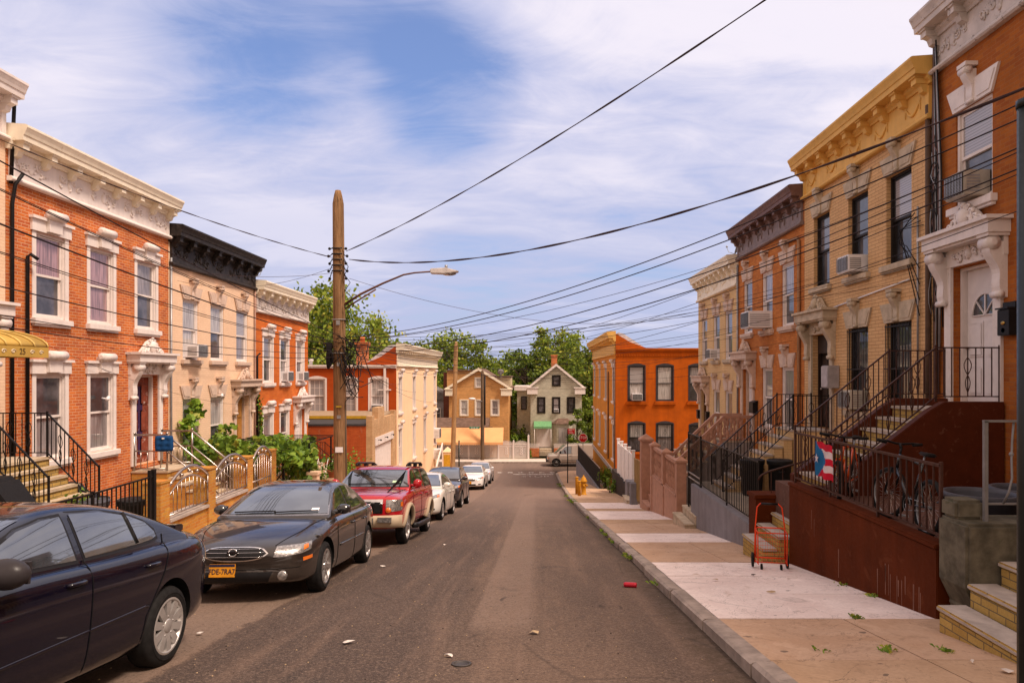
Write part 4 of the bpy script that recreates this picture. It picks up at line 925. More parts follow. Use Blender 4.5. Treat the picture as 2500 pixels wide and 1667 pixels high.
gb = gable_house('brown clapboard house with front gable behind the white iron gates', (-8.9, 70, -8.45), 6.1, 10, 6.95, 8.8, BRS, CREAMTRIM, SHING, [(1.55, 4.2, 5.72, .72), (3.1, 4.2, 5.72, .72), (4.72, 4.2, 5.72, .72), (3.1, 7.05, 8.0, .75)], WHITE, [P_CURW, P_BLIND, P_CUR])
for sx, m_, zt_ in ((0, BRS, 8.75), (1, CRS, 8.1)):
    b = MB(); x0, x1 = ((-.5, 2.2), (3.9, 6.2))[sx]; b.box(x0, x1, 2.2, 8.5, 6.5, zt_); b.build('dormer', m_, gb); b = MB(); b.box(x0 - .12, x1 + .12, 2.0, 8.6, zt_ + .002, zt_ + .12); b.build('dormer_roof', SHING, gb)
b = MB(); b.box(-.9, -.05, 2.5, 3.6, 0, 8.6); b.build('chimney', brick('brick_dark', (.24, .075, .05), (.2, .06, .04), (.2, .12, .09)), gb)
b = MB(); b.prism([(-2.0, 3.15), (-.004, 3.95), (-.004, 3.15)], -3.2, 4.2, 'X'); b.box(-3.25, 4.6, -2.12, -2.0, 3.02, 3.16); b.build('porch_roof', SHING, gb)
b = MB(); b.box(-3.2, 4.2, -.6, -.4, 0, 3.0); b.build('porch_wall', mat('porch_dark', (.07, .045, .03), .8), gb)
PEA = mat('awning_peach', (.84, .43, .19), .7, var=.06, scale=2, bump=.05)
b = MB(); b.prism([(-2.14, 3.1), (-3.3, 1.75), (-3.3, 1.55), (-3.26, 1.55), (-3.26, 1.72), (-2.14, 3.04)], -2.9, 5.7, 'X')
for i in range(40): b.add([(-2.9 + i * .215, -3.303, 1.56), (-2.9 + (i + 1) * .215, -3.303, 1.56), (-2.9 + (i + .5) * .215, -3.303, 1.45)], [(0, 1, 2)])
b.build('awning', PEA, gb)
gw = gable_house('pale clapboard house with steep gable, brick chimney and green door awning', (-.55, 72, -8.25), 5.4, 10, 6.85, 9.05, GRS, WHITE, SHING2, [(1.13, 4.15, 5.7, .68), (2.7, 4.15, 5.7, .68), (4.27, 4.15, 5.7, .68), (2.72, 7.0, 8.0, .72)], DKFRAME, [P_DARK2, P_CUR, P_DARK])
b = MB(); b.box(2.3, 2.95, 4.5, 5.1, 8.2, 10.2); b.box(2.24, 3.01, 4.44, 5.16, 10.2, 10.36); b.build('chimney', BR['red'], gw)
b = MB(); b.box(-1.5, -.02, 3.0, 8, 0, 6.4); b.build('side_bay', GRS, gw); b = MB(); b.box(-1.8, -.03, 2.7, 8.1, 6.4, 6.9); b.build('side_bay_roof', WHITE, gw)
window(gw, -.75, 4.3, 5.75, .62, DKFRAME, P_DARK2, None, None, None, 2.93)
b = MB(); b.box(.75, 1.95, -.08, -.003, .5, 2.5); b.box(1.34, 1.36, -.085, -.081, .5, 2.5)
b.box(.62, .745, -.1, -.003, .5, 2.6); b.box(1.955, 2.08, -.1, -.003, .5, 2.6); b.build('door', WHDOOR, gw)
GRN = mat('awning_green', (.15, .34, .16), .6, bump=.05)
b = MB(); b.prism([(-.004, 3.25), (-1.0, 2.75), (-1.0, 2.55), (-.96, 2.55), (-.96, 2.7), (-.004, 3.18)], .35, 2.2, 'X'); b.build('awning', GRN, gw)
b = MB()
for x in (.42, 2.13): b.tube([(x, -.94, .2), (x, -.94, 2.58)], .035, 6)
b.build('porch_post', WHITE, gw)
b = MB(); b.prism([(2.35, 0), (2.75, -.75), (4.0, -.75), (4.4, 0)], 0.1, 3.0, 'Z'); b.build('bay_window', GRS, gw)
b = MB(); b.add([(2.2, -.003, 3.02), (2.65, -.95, 3.02), (4.1, -.95, 3.02), (4.55, -.003, 3.02), (2.9, -.003, 3.55), (3.9, -.003, 3.55)], [(0, 1, 4), (1, 2, 5, 4), (2, 3, 5), (0, 3, 2, 1), (0, 4, 5, 3)]); b.build('bay_roof', SHING, gw)
b = MB(); b.box(2.95, 3.8, -.80, -.755, 1.0, 2.6); b.build('bay_pane', P_CURW, gw)
b = MB(); b.box(.5, 2.2, -1.5, -.11, -.2, .45); b.box(.5, 2.2, -1.9, -1.51, -.2, .25); b.build('steps', STONE, gw)
for (x0, x1, y, h, lab, m_) in ((-3.3, 2.0, 90, 4.0, 'cream house half hidden between the two gabled houses', CRS), (-14.5, -9.4, 76, 5.6, 'lavender sided house showing past the end of the peach front', LAV)):
    t = thing('frame_house', lab, 'house', (x0, y, -8.5)); b = MB(); b.box(0, x1 - x0, 0, 8, 0, h); b.build('wall', m_, t); b = MB(); b.prism([(-.4, h + .002), (x1 - x0 + .4, h + .002), ((x1 - x0) / 2, h + 1.6)], -.3, 8.3, 'Y'); b.build('roof', SHING2, t)
    for u in (1.2, 2.6, 3.6): window(t, u, h - 2.1, h - .9, .7, WHITE, P_DARK2, None, None, None, -.05)
# ------------------------------------------------------------------ vehicles (local frame: nose at -y, driver's side +x, wheels on z = 0)
TYRE = mat('rubber', (.014, .013, .013), .75, var=.3, scale=20, bump=.3); ALLOY = mat('alloy', (.52, .50, .49), .3, metal=.85, var=.08, bump=.02)
HUBCAP = mat('hubcap_silver', (.50, .47, .45), .35, metal=.55, var=.08); CARGLASS = pane('car_glass', 'dark', (.022, .026, .03), 2.1); CARGLASS.node_tree.nodes['Principled BSDF'].inputs['Roughness'].default_value = .06; CARGLASS.node_tree.nodes['Principled BSDF'].inputs['IOR'].default_value = 1.8; BLKP = mat('black_plastic', (.014, .013, .014), .4, bump=.05)
CHROME = mat('chrome', (.75, .73, .73), .12, metal=1, bump=0); LAMPG = mat('lamp_lens', (.34, .32, .31), .08, metal=.6, coat=1, scale=30, var=.5, bump=.5); AMBER = mat('lens_amber', (.75, .16, .01), .2, coat=1); REDL = mat('lens_red', (.28, .008, .008), .15, coat=1)
UNDER = mat('underbody', (.006, .006, .006), .9)
def evaluated(o):
    dg = bpy.context.evaluated_depsgraph_get(); return bpy.data.meshes.new_from_object(o.evaluated_get(dg))
def loft(rings, mats):
    b = MB(); b.smooth = True; k = len(rings[0]); vs = [p for r in rings for p in r]
    fs = [(i * k + j, i * k + (j + 1) % k, (i + 1) * k + (j + 1) % k, (i + 1) * k + j) for i in range(len(rings) - 1) for j in range(k)]
    fs += [tuple(range(k - 1, -1, -1)), tuple((len(rings) - 1) * k + j for j in range(k))]
    b.add(vs, fs); return b.build('tmp', mats)
def sub(o, lv):
    m = o.modifiers.new('s', 'SUBSURF'); m.levels = lv; m.render_levels = lv
def smooth_all(me): me.polygons.foreach_set('use_smooth', [True] * len(me.polygons)); me.update()
def interp(tab, y):
    if y <= tab[0][0]: return tab[0][1:]
    for a, c in zip(tab, tab[1:]):
        if y <= c[0]: t = (y - a[0]) / (c[0] - a[0]); return tuple(p + (q - p) * t for p, q in zip(a[1:], c[1:]))
    return tab[-1][1:]
class Car:
    def __init__(s, name, label, cat, loc, slope, paintm, st, gh, zb, wb, wr, wheels, r, tw, group=None, rim='spoke5', rimm=None, bow=.0, tumble_top=1.40, yaw=0):
        s.t = thing(name, label, cat, loc, yaw, group, slope); s.paint = paintm; s.wheels = wheels; s.r = r
        rings = []
        for (y, w, zl, zs, zt) in st:
            zm = zl + (zs - zl) * .55
            half = [(0, zl), (.55 * w, zl), (.86 * w, zl + .005), (.965 * w, zl + .06), (.995 * w, zl + (zs - zl) * .3), (w, zm), (.992 * w, zs - (zs - zl) * .14), (.965 * w, zs - .012), (.90 * w, zs + (zt - zs) * .42), (.74 * w, zs + (zt - zs) * .8), (.40 * w, zt), (0, zt + .008)]
            ring = [(x, y + bow * (x / .9) ** 2 * (1 if y < 0 else -1) * max(0, abs(y) - 1.2), z) for x, z in half]; ring += [(-x, yy, z) for x, yy, z in ring[-2:0:-1]]
            rings.append(ring)
        o = loft(rings, [paintm, UNDER]); sub(o, 2); me = evaluated(o); bpy.data.objects.remove(o)
        o = bpy.data.objects.new('tmp', me); COL.objects.link(o)
        c = MB(); c.cur = 1
        for y in wheels:
            for sx in (-1, 1): c.lathe([(r + .055, min(sx * .52, sx * 1.3)), (r + .055, max(sx * .52, sx * 1.3))], (0, y, r + .01), 40, 'X')
        co = c.build('cut', [paintm, UNDER]); md = o.modifiers.new('b', 'BOOLEAN'); md.operation = 'DIFFERENCE'; md.object = co; md.solver = 'EXACT'
        try: md.material_mode = 'INDEX'
        except Exception: pass
        low = evaluated(o); bpy.data.objects.remove(o); bpy.data.objects.remove(co)
        rings = []
        for row in gh:
            y, zr = row[0], row[1]; wbb = row[2] if len(row) > 2 else wb; t = (zr - zb) / (tumble_top - zb); xt = wbb + (wr - wbb) * t
            half = [(wbb + .02, zb - .10), (wbb, zb), (wbb + (xt - wbb) * .5, zb + (zr - zb) * .5), (wbb + (xt - wbb) * .86, zb + (zr - zb) * .86), (xt - .015, zr - .018), (xt - .10, zr + .002), (xt * .45, zr + .018), (0, zr + .022)]
            ring = [(x, y + .09 * (x / .8) ** 2 * (1 if y < .3 else -1) * min(1, abs(y - .3) / .6), z) for x, z in half]; ring += [(-x, yy, z) for x, yy, z in ring[-2::-1]]
            rings.append(ring)
        o = loft(rings, [paintm, UNDER]); sub(o, 2); g = evaluated(o); bpy.data.objects.remove(o)
        bm = bmesh.new(); bm.from_mesh(low); bm.from_mesh(g); me = bpy.data.meshes.new('body'); bm.to_mesh(me); bm.free()
        me.materials.append(paintm); me.materials.append(UNDER); smooth_all(me)
        s.body = bpy.data.objects.new('body', me); COL.objects.link(s.body); s.body.parent = s.t
        try:
            bm = bmesh.new(); bm.from_mesh(me)
            for e in bm.edges:
                if len(e.link_faces) == 2 and e.calc_face_angle(0) > .9: e.smooth = False
            bm.to_mesh(me); bm.free()
        except Exception: pass
        bm = bmesh.new(); bm.from_mesh(me); bmesh.ops.triangulate(bm, faces=bm.faces); s.bvh = BVHTree.FromBMesh(bm); bm.free()
        s.rim = rim; s.rimm = rimm or ALLOY; s.tw = tw
        s.make_wheels()
    def make_wheels(s):
        r, tw = s.r, s.tw; rr = r * .70
        b = MB(); w = .215; b.lathe([(rr, -w * .46), (rr + .02, -w / 2), (r - .05, -w / 2 + .004), (r - .012, -w * .40), (r, -w * .28), (r, w * .28), (r - .012, w * .40), (r - .05, w / 2 - .004), (rr + .02, w / 2), (rr, w * .46)], (0, 0, 0), 40, 'X', cap=False)
        b.lathe([(r - .055, w / 2 - .002), (r - .058, w / 2 + .003), (r - .062, w / 2 - .002)], (0, 0, 0), 40, 'X', cap=False)
        tm = b.mesh('wheel', TYRE)
        f = MB(); f.lathe([(rr + .002, w * .47), (rr - .012, w * .50), (rr - .022, w * .47), (rr - .03, -.02), (.06, -.045), (.001, -.045)], (0, 0, 0), 40, 'X', cap=False)
        f.cur = 0
        n = {'spoke5': 5, 'hub': 10, 'spoke6': 6, 'steel': 0}[s.rim]
        for i in range(n):
            a = 2 * math.pi * i / n; ca, sa = math.cos(a), math.sin(a); wd0, wd1 = {'spoke5': (.075, .055), 'hub': (.05, .072), 'spoke6': (.05, .06)}[s.rim]
            pts = []
            for (q, hw, d) in ((.05, wd0 / 2, w * .42), (rr * .55, (wd0 + wd1) / 4, w * .46), (rr - .018, wd1 / 2, w * .47)):
                pts.append([(d, q * ca - hw * sa, q * sa + hw * ca), (d, q * ca + hw * sa, q * sa - hw * ca), (d - .028, q * ca + hw * sa, q * sa - hw * ca), (d - .028, q * ca - hw * sa, q * sa + hw * ca)])
            vs = [p for ring in pts for p in ring]; f.add(vs, [(0, 1, 5, 4), (1, 2, 6, 5), (2, 3, 7, 6), (3, 0, 4, 7), (4, 5, 9, 8), (5, 6, 10, 9), (6, 7, 11, 10), (7, 4, 8, 11)], False)
        f.lathe([(.001, w * .47), (.045, w * .465), (.06, w * .42), (.062, w * .30)], (0, 0, 0), 20, 'X', cap=False)
        for i in range(5):
            a = 2 * math.pi * (i + .5) / 5; f.lathe([(.009, w * .41), (.009, w * .445), (.001, w * .45)], (0, .08 * math.cos(a), .08 * math.sin(a)), 6, 'X')
        if s.rim == 'steel': f.lathe([(.16, w * .30), (.15, w * .42), (.09, w * .40), (.08, w * .46), (.001, w * .47)], (0, 0, 0), 24, 'X')
        rm = f.mesh('rim', s.rimm)
        d = MB(); d.lathe([(rr - .025, -.03), (rr * .5, -.034), (.001, -.034)], (0, 0, 0), 30, 'X', cap=False); dm = d.mesh('brake', UNDER)
        for y in s.wheels:
            for sx in (-1, 1):
                o = bpy.data.objects.new('wheel', tm); COL.objects.link(o); o.parent = s.t; o.location = (sx * s.tw, y, r); o.rotation_euler = (R(random.uniform(0, 70)), 0, 0 if sx > 0 else R(180))
                for nm, m in (('rim', rm), ('brake_disc', dm)):
                    c = bpy.data.objects.new(nm, m); COL.objects.link(c); c.parent = o
    def near(s, p, off=.004):
        loc, nrm, i, d = s.bvh.find_nearest(Vector(p)); v = Vector(p) - loc
        return loc + nrm * off
    def ray(s, o, d, off):
        loc, nrm, i, q = s.bvh.ray_cast(Vector(o), Vector(d))
        if loc is None: return s.near(o, off)
        if nrm.dot(Vector(d)) > 0: nrm = -nrm
        return loc + nrm * off
    def patch(s, name, m, lo, hi, nu=16, nv=6, off=.004, mode='near', parent=None, both=False, thick=0):
        """a panel laid on the body between the lower and upper outline (3-D points near the surface)"""
        def at(tab, t):
            k = t * (len(tab) - 1); i = min(int(k), len(tab) - 2); return Vector(tab[i]).lerp(Vector(tab[i + 1]), k - i)
        b = MB(); b.smooth = True
        for sx in ((1, -1) if both else (1,)):
            vs = []
            for j in range(nv + 1):
                for i in range(nu + 1):
                    p = at(lo, i / nu).lerp(at(hi, i / nu), j / nv); p.x *= sx
                    if mode == 'near': q = s.near(p, off)
                    elif mode == 'side': q = s.ray((1.6 * sx * (1 if lo[0][0] >= 0 else -1), p.y, p.z), (-sx * (1 if lo[0][0] >= 0 else -1), 0, 0), off)
                    elif mode == 'front': q = s.ray((p.x, -4, p.z), (0, 1, 0), off)
                    elif mode == 'rear': q = s.ray((p.x, 4, p.z), (0, -1, 0), off)
                    elif mode == 'top': q = s.ray((p.x, p.y, 3), (0, 0, -1), off)
                    vs.append(q)
            b.add(vs, [(j * (nu + 1) + i, j * (nu + 1) + i + 1, (j + 1) * (nu + 1) + i + 1, (j + 1) * (nu + 1) + i) for j in range(nv) for i in range(nu)])
        return b.build(name, m, parent or s.t)
    def line(s, pts, m, w=.008, mode='side', name='panel_gap', off=.0025, both=True):
        """thin groove / strip along a polyline given near the body"""
        P = []
        for a, c in zip(pts, pts[1:]):
            a, c = Vector(a), Vector(c); n = max(1, int((c - a).length / .06)); P += [a.lerp(c, i / n) for i in range(n)]
        P.append(Vector(pts[-1]))
        for sx in ((1, -1) if both else (1,)):
            b = MB(); Q = [s.ray((1.6 * sx, p.y, p.z), (-sx, 0, 0), off) if mode == 'side' else (s.ray((p.x * sx, p.y, 3), (0, 0, -1), off) if mode == 'top' else (s.ray((p.x * sx, -4, p.z), (0, 1, 0), off) if mode == 'front' else s.near((p.x * sx, p.y, p.z), off))) for p in P]
            b.tube(Q, w / 2, 4); b.build(name, m, s.t)
    def mirror(s, y, z, m, x=.90, size=(.10, .075, .075)):
        for sx in (-1, 1):
            b = MB(); b.ball((sx * (x + .09), y - .01, z), (size[0], size[1], size[2]), 14, 9); b.box(sx * (x + .01), sx * (x + .18), y + size[1] * .55, y + size[1] * .80, z - size[2] * .7, z + size[2] * .7)
            b.tube([(sx * (x - .08), y - .02, z - .05), (sx * (x + .06), y, z - .03)], [.04, .028], 8)
            b.build('wing_mirror', m, s.t)
    def handles(s, ys, z, m):
        for sx in (-1, 1):
            for y in ys:
                p = s.ray((1.6 * sx, y, z), (-sx, 0, 0), .0); b = MB(); b.tube([p + Vector((0, -.085, -.004)), p + Vector((sx * .028, -.06, 0)), p + Vector((sx * .030, .06, .004)), p + Vector((0, .085, .006))], .014, 8); b.build('door_handle', m, s.t)
    def plate(s, x, z, m, txt, ink, y=None, w=.31, h=.155, band=None):
        p = s.ray((x, -4, z), (0, 1, 0), .015) if y is None else Vector((x, y, z))
        b = MB(); b.box(-w / 2, w / 2, -.006, .012, -h / 2, h / 2); o = b.build('licence_plate', m, s.t, bevel=.004); o.location = p
        if band: b = MB(); b.box(-w / 2 + .004, w / 2 - .004, -.0085, -.0065, h * .30, h * .49); b.build('plate_band', band, o)
        if txt: add_text(txt, .088, 'plate_number', ink, o, (0, -.0085, -.012), sx=.82)
        return o
def zslope(y): return math.atan((rz(y + .5) - rz(y - .5)))
def zroad(x, y): return rz(y) + .03 * (1 - ((x + 1.62) / 3.4) ** 2)
INK = mat('ink_navy', (.02, .02, .05), .6)
def car_loc(x, y): return (x, y, zroad(x, y) - .005)
GAPM = mat('panel_gap', (.004, .004, .004), .8)
def sedan_windows(c, zb, zt, ws, side, rear, trim=BLKP):
    """ws: (half bottom, z bottom, half top, z top); side: list of windows [(y, zlow, zhigh)...]"""
    hb, z0, ht, z1 = ws
    n = 11; T = [-1 + 2 * i / (n - 1) for i in range(n)]
    c.patch('windscreen_seal', trim, [(hb * 1.035 * t, 0, z0 - .02) for t in T], [(ht * 1.04 * t, 0, z1 + .018) for t in T], 22, 10, .002, 'front')
    c.patch('windscreen', CARGLASS, [(hb * t, 0, z0 + .03 * (1 - abs(t)) * 0) for t in T], [(ht * t, 0, z1) for t in T], 22, 10, .006, 'front')
    hb, z0, ht, z1 = rear
    c.patch('rear_window', CARGLASS, [(hb * t, 0, z0) for t in T], [(ht * t, 0, z1) for t in T], 20, 10, .005, 'rear')
    for k, w in enumerate(side):
        g = .022
        for sx in (1, -1):
            lo = [(.7 * sx, y, zl) for y, zl, zh in w]; hi = [(.7 * sx, y, zh) for y, zl, zh in w]
            lo2 = [(.7 * sx, y + (-g if i == 0 else g if i == len(w) - 1 else 0), zl - g) for i, (y, zl, zh) in enumerate(w)]; hi2 = [(.7 * sx, y + (-g if i == 0 else g if i == len(w) - 1 else 0), zh + g) for i, (y, zl, zh) in enumerate(w)]
            tr = c.patch('window_trim', trim, lo2, hi2, 28, 6, .002, 'side'); c.patch('side_window', CARGLASS, lo, hi, 28, 6, .0055, 'side', tr)
# --- dark sedan with dented fender and orange plate
X1, Y1 = -3.74, 10.45
c = Car('parked_sedan', 'charcoal sedan with dented front fender, amber side marker and orange plate behind the navy car', 'car', car_loc(X1, Y1), zslope(Y1), paint('paint_charcoal', (.022, .0165, .0145), .15, .3),
    [(-2.345, .50, .36, .52, .56), (-2.30, .70, .27, .585, .635), (-2.20, .79, .225, .64, .70), (-1.98, .845, .20, .70, .775), (-1.6, .88, .185, .785, .865), (-1.1, .892, .18, .865, .945), (-.5, .895, .18, .90, .97), (.4, .895, .18, .915, .98), (1.2, .89, .19, .935, 1.0), (1.7, .875, .21, .945, 1.03), (2.1, .85, .23, .935, 1.04), (2.34, .81, .26, .88, 1.01), (2.43, .72, .30, .80, .95), (2.46, .58, .38, .70, .86)],
    [(-1.10, .90), (-.98, .97), (-.72, 1.11), (-.40, 1.27), (-.12, 1.365), (.15, 1.41), (.55, 1.425), (.92, 1.39), (1.22, 1.305), (1.5, 1.18), (1.72, 1.07), (1.84, .97)],
    .92, .80, .585, (-1.375, 1.375), .325, .775, rim='spoke6', bow=.20, yaw=.04)
CW = (.735, .985, .575, 1.335)
sedan_windows(c, .92, 1.4, CW, [[(-.66, .985, 1.0), (-.5, .985, 1.12), (-.25, .985, 1.245), (0, .985, 1.315), (.20, .985, 1.34)], [(.28, .99, 1.345), (.6, .995, 1.345), (.9, 1.0, 1.295), (1.08, 1.01, 1.22), (1.2, 1.03, 1.08)]], (.66, 1.09, .54, 1.32), trim=mat('trim_chrome_dark', (.30, .29, .30), .3, metal=.8))
T = [-1 + 2 * i / 14 for i in range(15)]
ov = lambda hw, zc_, hh, k=2.6: ([(hw * t, -2.3, zc_ - hh * (1 - abs(t) ** k) ** .6) for t in T], [(hw * t, -2.3, zc_ + hh * .9 * (1 - abs(t) ** (k + 1.5)) ** .6) for t in T])
gs = c.patch('grille_surround', CHROME, *ov(.40, .600, .085), 24, 6, .006, 'front'); gi = c.patch('grille', BLKP, *ov(.378, .600, .072), 24, 6, .012, 'front', gs)
for dz in (-.028, .012, .05): c.line([(-.36 + abs(dz) * .6, 0, .595 + dz), (.36 - abs(dz) * .6, 0, .595 + dz)], CHROME, .007, 'front', 'grille_bar', .018, both=False)
p = c.ray((0, -4, .605), (0, 1, 0), .03); b = MB(); b.tube([(p.x + .05 * math.cos(a * .3142), p.y, p.z + .042 * math.sin(a * .3142)) for a in range(20)], .009, 6, closed=True); b.box(-.066, .066, p.y - .010, p.y + .01, p.z - .012, p.z + .012); b.build('emblem', CHROME, c.t)
c.patch('lower_intake', BLKP, [(t * .40, 0, .265) for t in T], [(t * .46, 0, .385) for t in T], 20, 4, .004, 'front')
for sx in (1, -1):
    hl = c.patch('headlight', LAMPG, [(sx * .46, -2.26, .555), (sx * .62, -2.2, .56), (sx * .76, -2.1, .585), (sx * .84, -1.93, .62)], [(sx * .47, -2.16, .66), (sx * .62, -2.1, .70), (sx * .75, -2.02, .735), (sx * .835, -1.84, .745)], 18, 8, .008)
    c.patch('indicator', AMBER, [(sx * .775, -2.06, .625), (sx * .82, -1.98, .65)], [(sx * .77, -2.02, .70), (sx * .815, -1.94, .715)], 8, 5, .013, parent=hl)
    c.patch('side_marker', AMBER, [(sx * .80, -2.09, .49), (sx * .86, -1.90, .51)], [(sx * .80, -2.09, .535), (sx * .86, -1.90, .55)], 8, 4, .006)
    q = c.ray((sx * .56, -4, .335), (0, 1, 0), .01); b = MB(); b.lathe([(.001, -.012), (.05, -.010), (.062, 0), (.064, .02)], q, 18, 'Y'); b.build('fog_lamp', LAMPG, c.t)
    c.patch('tail_lamp', REDL, [(sx * .70, 2.42, .70), (sx * .82, 2.3, .72)], [(sx * .70, 2.40, .90), (sx * .82, 2.25, .90)], 8, 6, .006)
c.line([(.82, -2.15, .42), (.62, -2.25, .42), (0, -2.34, .42)], GAPM, .008, 'near'); c.line([(.45, -2.17, .70), (.62, -1.7, .83), (.72, -1.0, .94)], GAPM, .008, 'near')
c.line([(0, -.82, .25), (0, -.83, .75), (0, -.70, .95)], GAPM); c.line([(0, .24, .22), (0, .25, .95)], GAPM); c.line([(0, 1.30, .98), (0, 1.12, .68), (0, .94, .42), (0, .92, .25)], GAPM); c.line([(0, -.9, .23), (0, .95, .23)], GAPM)
c.line([(0, -.72, .54), (0, .22, .55)], c.paint, .035, name='side_moulding', off=.008); c.line([(0, .28, .55), (0, .92, .555)], c.paint, .035, name='side_moulding', off=.008)
c.handles((.10, .98), .80, c.paint); c.mirror(-.55, 1.03, mat('mirror_black', (.012, .011, .012), .15, coat=1), .80); c.plate(-.12, .405, mat('plate_orange', (.62, .26, .02), .5), 'FDE-7RA7', INK, band=INK)
for x0 in (-.55, .02): c.line([(x0, 0, .995), (x0 + .25, 0, 1.005), (x0 + .58, 0, 1.01)], BLKP, .018, 'front', 'wiper', .022, both=False)
c.patch('sunroof', CARGLASS, [(t * .40, .15, 0) for t in T], [(t * .40, .60, 0) for t in T], 14, 6, .006, 'top')
c.patch('inspection_sticker', VINYL, [(.50, 0, 1.02), (.60, 0, 1.02)], [(.50, 0, 1.055), (.60, 0, 1.055)], 3, 2, .009, 'front')
b = MB(); b.tube([(.72, -1.72, .71), (.80, -1.66, .74), (.84, -1.55, .735)], [.015, .04, .012], 8); b.build('dent', mat('dent_black', (.01, .009, .01), .25, coat=1), c.t)
# --- navy sedan nearest the camera
X0, Y0 = -3.93, 4.40
c = Car('parked_sedan', 'dark navy compact sedan parked nearest the camera, cut off by the frame', 'car', car_loc(X0, Y0), SL, paint('paint_navy', (.0028, .0022, .0085), .0, .18, (.010, .008, .007), .7),
    [(-2.20, .50, .36, .54, .58), (-2.14, .70, .26, .62, .68), (-2.0, .79, .22, .69, .76), (-1.75, .835, .20, .76, .84), (-1.4, .855, .185, .84, .92), (-1.0, .86, .18, .90, .98), (-.4, .862, .18, .945, 1.01), (.4, .862, .18, .945, 1.005), (1.0, .862, .19, .96, 1.03), (1.5, .858, .21, .97, 1.06), (1.95, .835, .24, .965, 1.08), (2.18, .79, .28, .92, 1.06), (2.27, .71, .33, .82, 1.02), (2.30, .55, .42, .72, .9)],
    [(-1.20, .93), (-1.05, 1.0), (-.75, 1.125), (-.42, 1.255), (-.12, 1.335), (.2, 1.375), (.6, 1.37), (.95, 1.33), (1.28, 1.255), (1.55, 1.16), (1.78, 1.07), (1.92, 1.0)],
    .94, .785, .575, (-1.31, 1.31), .325, .745, rim='hub', rimm=HUBCAP, bow=.18, tumble_top=1.37)
sedan_windows(c, .94, 1.37, (.72, 1.02, .565, 1.30), [[(-.72, 1.005, 1.02), (-.55, 1.005, 1.12), (-.25, 1.005, 1.235), (0, 1.005, 1.285), (.18, 1.005, 1.30)], [(.28, 1.01, 1.31), (.62, 1.02, 1.305), (.95, 1.035, 1.255), (1.14, 1.05, 1.19), (1.22, 1.07, 1.11)]], (.66, 1.13, .55, 1.29))
c.line([(0, .93, 1.04), (0, .90, 1.28)], BLKP, .03, name='quarter_bar', off=.007)
for sx in (1, -1):
    c.patch('tail_lamp', REDL, [(sx * .72, 2.24, .74), (sx * .80, 2.1, .78)], [(sx * .70, 2.20, .99), (sx * .80, 1.98, .98)], 8, 6, .005)
    c.patch('headlight', LAMPG, [(sx * .45, -2.1, .60), (sx * .78, -1.85, .66)], [(sx * .45, -2.0, .72), (sx * .78, -1.7, .80)], 10, 5, .006)
c.line([(0, -.92, .25), (0, -.95, .8), (0, -.80, 1.0)], GAPM); c.line([(0, .23, .22), (0, .24, 1.0)], GAPM); c.line([(0, 1.32, 1.08), (0, 1.16, .78), (0, .93, .48), (0, .90, .25)], GAPM); c.line([(0, -.95, .22), (0, .92, .22)], GAPM)
c.handles((.06, .98), .87, c.paint); c.mirror(-.62, 1.035, mat('mirror_grey_black', (.035, .030, .032), .35), .80, (.135, .085, .09))
c.line([(0, -.9, .48), (0, .24, .53), (0, .95, .56)], c.paint, .03, name='crease', off=-.006)
b = MB(); b.box(-.48, .48, 2.0, 2.16, 1.03, 1.098); b.build('boot_spoiler', c.paint, c.t, bevel=.01)
# --- red SUV with tan cladding
X2, Y2 = -3.68, 16.2
REDP = paint('paint_red', (.40, .006, .012), .1, .22); TAN = mat('cladding_tan', (.42, .33, .23), .5, var=.06)
c = Car('parked_suv', 'red sport utility vehicle with tan bumper, tan wheel arches and a roof rack', 'car', car_loc(X2, Y2), SL, REDP,
    [(-2.37, .60, .46, .86, .93), (-2.34, .80, .40, .95, 1.02), (-2.24, .885, .37, 1.0, 1.075), (-1.95, .92, .36, 1.03, 1.115), (-1.4, .935, .36, 1.075, 1.165), (-.8, .935, .36, 1.11, 1.20), (0, .935, .36, 1.12, 1.21), (1.2, .935, .37, 1.13, 1.21), (1.9, .93, .38, 1.13, 1.21), (2.28, .90, .40, 1.12, 1.2), (2.38, .82, .44, 1.08, 1.17), (2.41, .68, .5, 1.0, 1.1)],
    [(-1.12, 1.12), (-1.02, 1.19), (-.8, 1.35), (-.55, 1.50), (-.30, 1.61), (-.05, 1.655), (.6, 1.68), (1.4, 1.68), (2.0, 1.665), (2.22, 1.61), (2.31, 1.42), (2.37, 1.16)],
    1.12, .845, .66, (-1.445, 1.445), .378, .80, rim='spoke5', bow=.06, tumble_top=1.66)
sedan_windows(c, 1.12, 1.66, (.78, 1.215, .655, 1.57), [[(-.68, 1.19, 1.22), (-.5, 1.19, 1.37), (-.28, 1.19, 1.52), (-.05, 1.19, 1.575), (.10, 1.19, 1.585)], [(.20, 1.19, 1.59), (.5, 1.19, 1.595), (.98, 1.19, 1.595)], [(1.14, 1.19, 1.595), (1.7, 1.19, 1.59), (2.12, 1.20, 1.55)]], (.70, 1.22, .62, 1.57))
def rect(hw, z0, z1, n=9, x0=0): Q = [x0 - hw + 2 * hw * i / (n - 1) for i in range(n)]; return [(x, 0, z0) for x in Q], [(x, 0, z1) for x in Q]
gs = c.patch('grille_surround', CHROME, *rect(.54, .70, .985), 16, 8, .01, 'front')
c.patch('grille', BLKP, *rect(.30, .77, .94), 12, 6, .018, 'front', gs)
for sx in (1, -1): c.patch('grille', BLKP, *rect(.055, .72, .93, 5, sx * .43), 6, 6, .018, 'front', gs)
for z in (.81, .85, .89): b = c.line([(-.30, 0, z), (.30, 0, z)], CHROME, .022, 'front', 'grille_bar', .024, both=False)
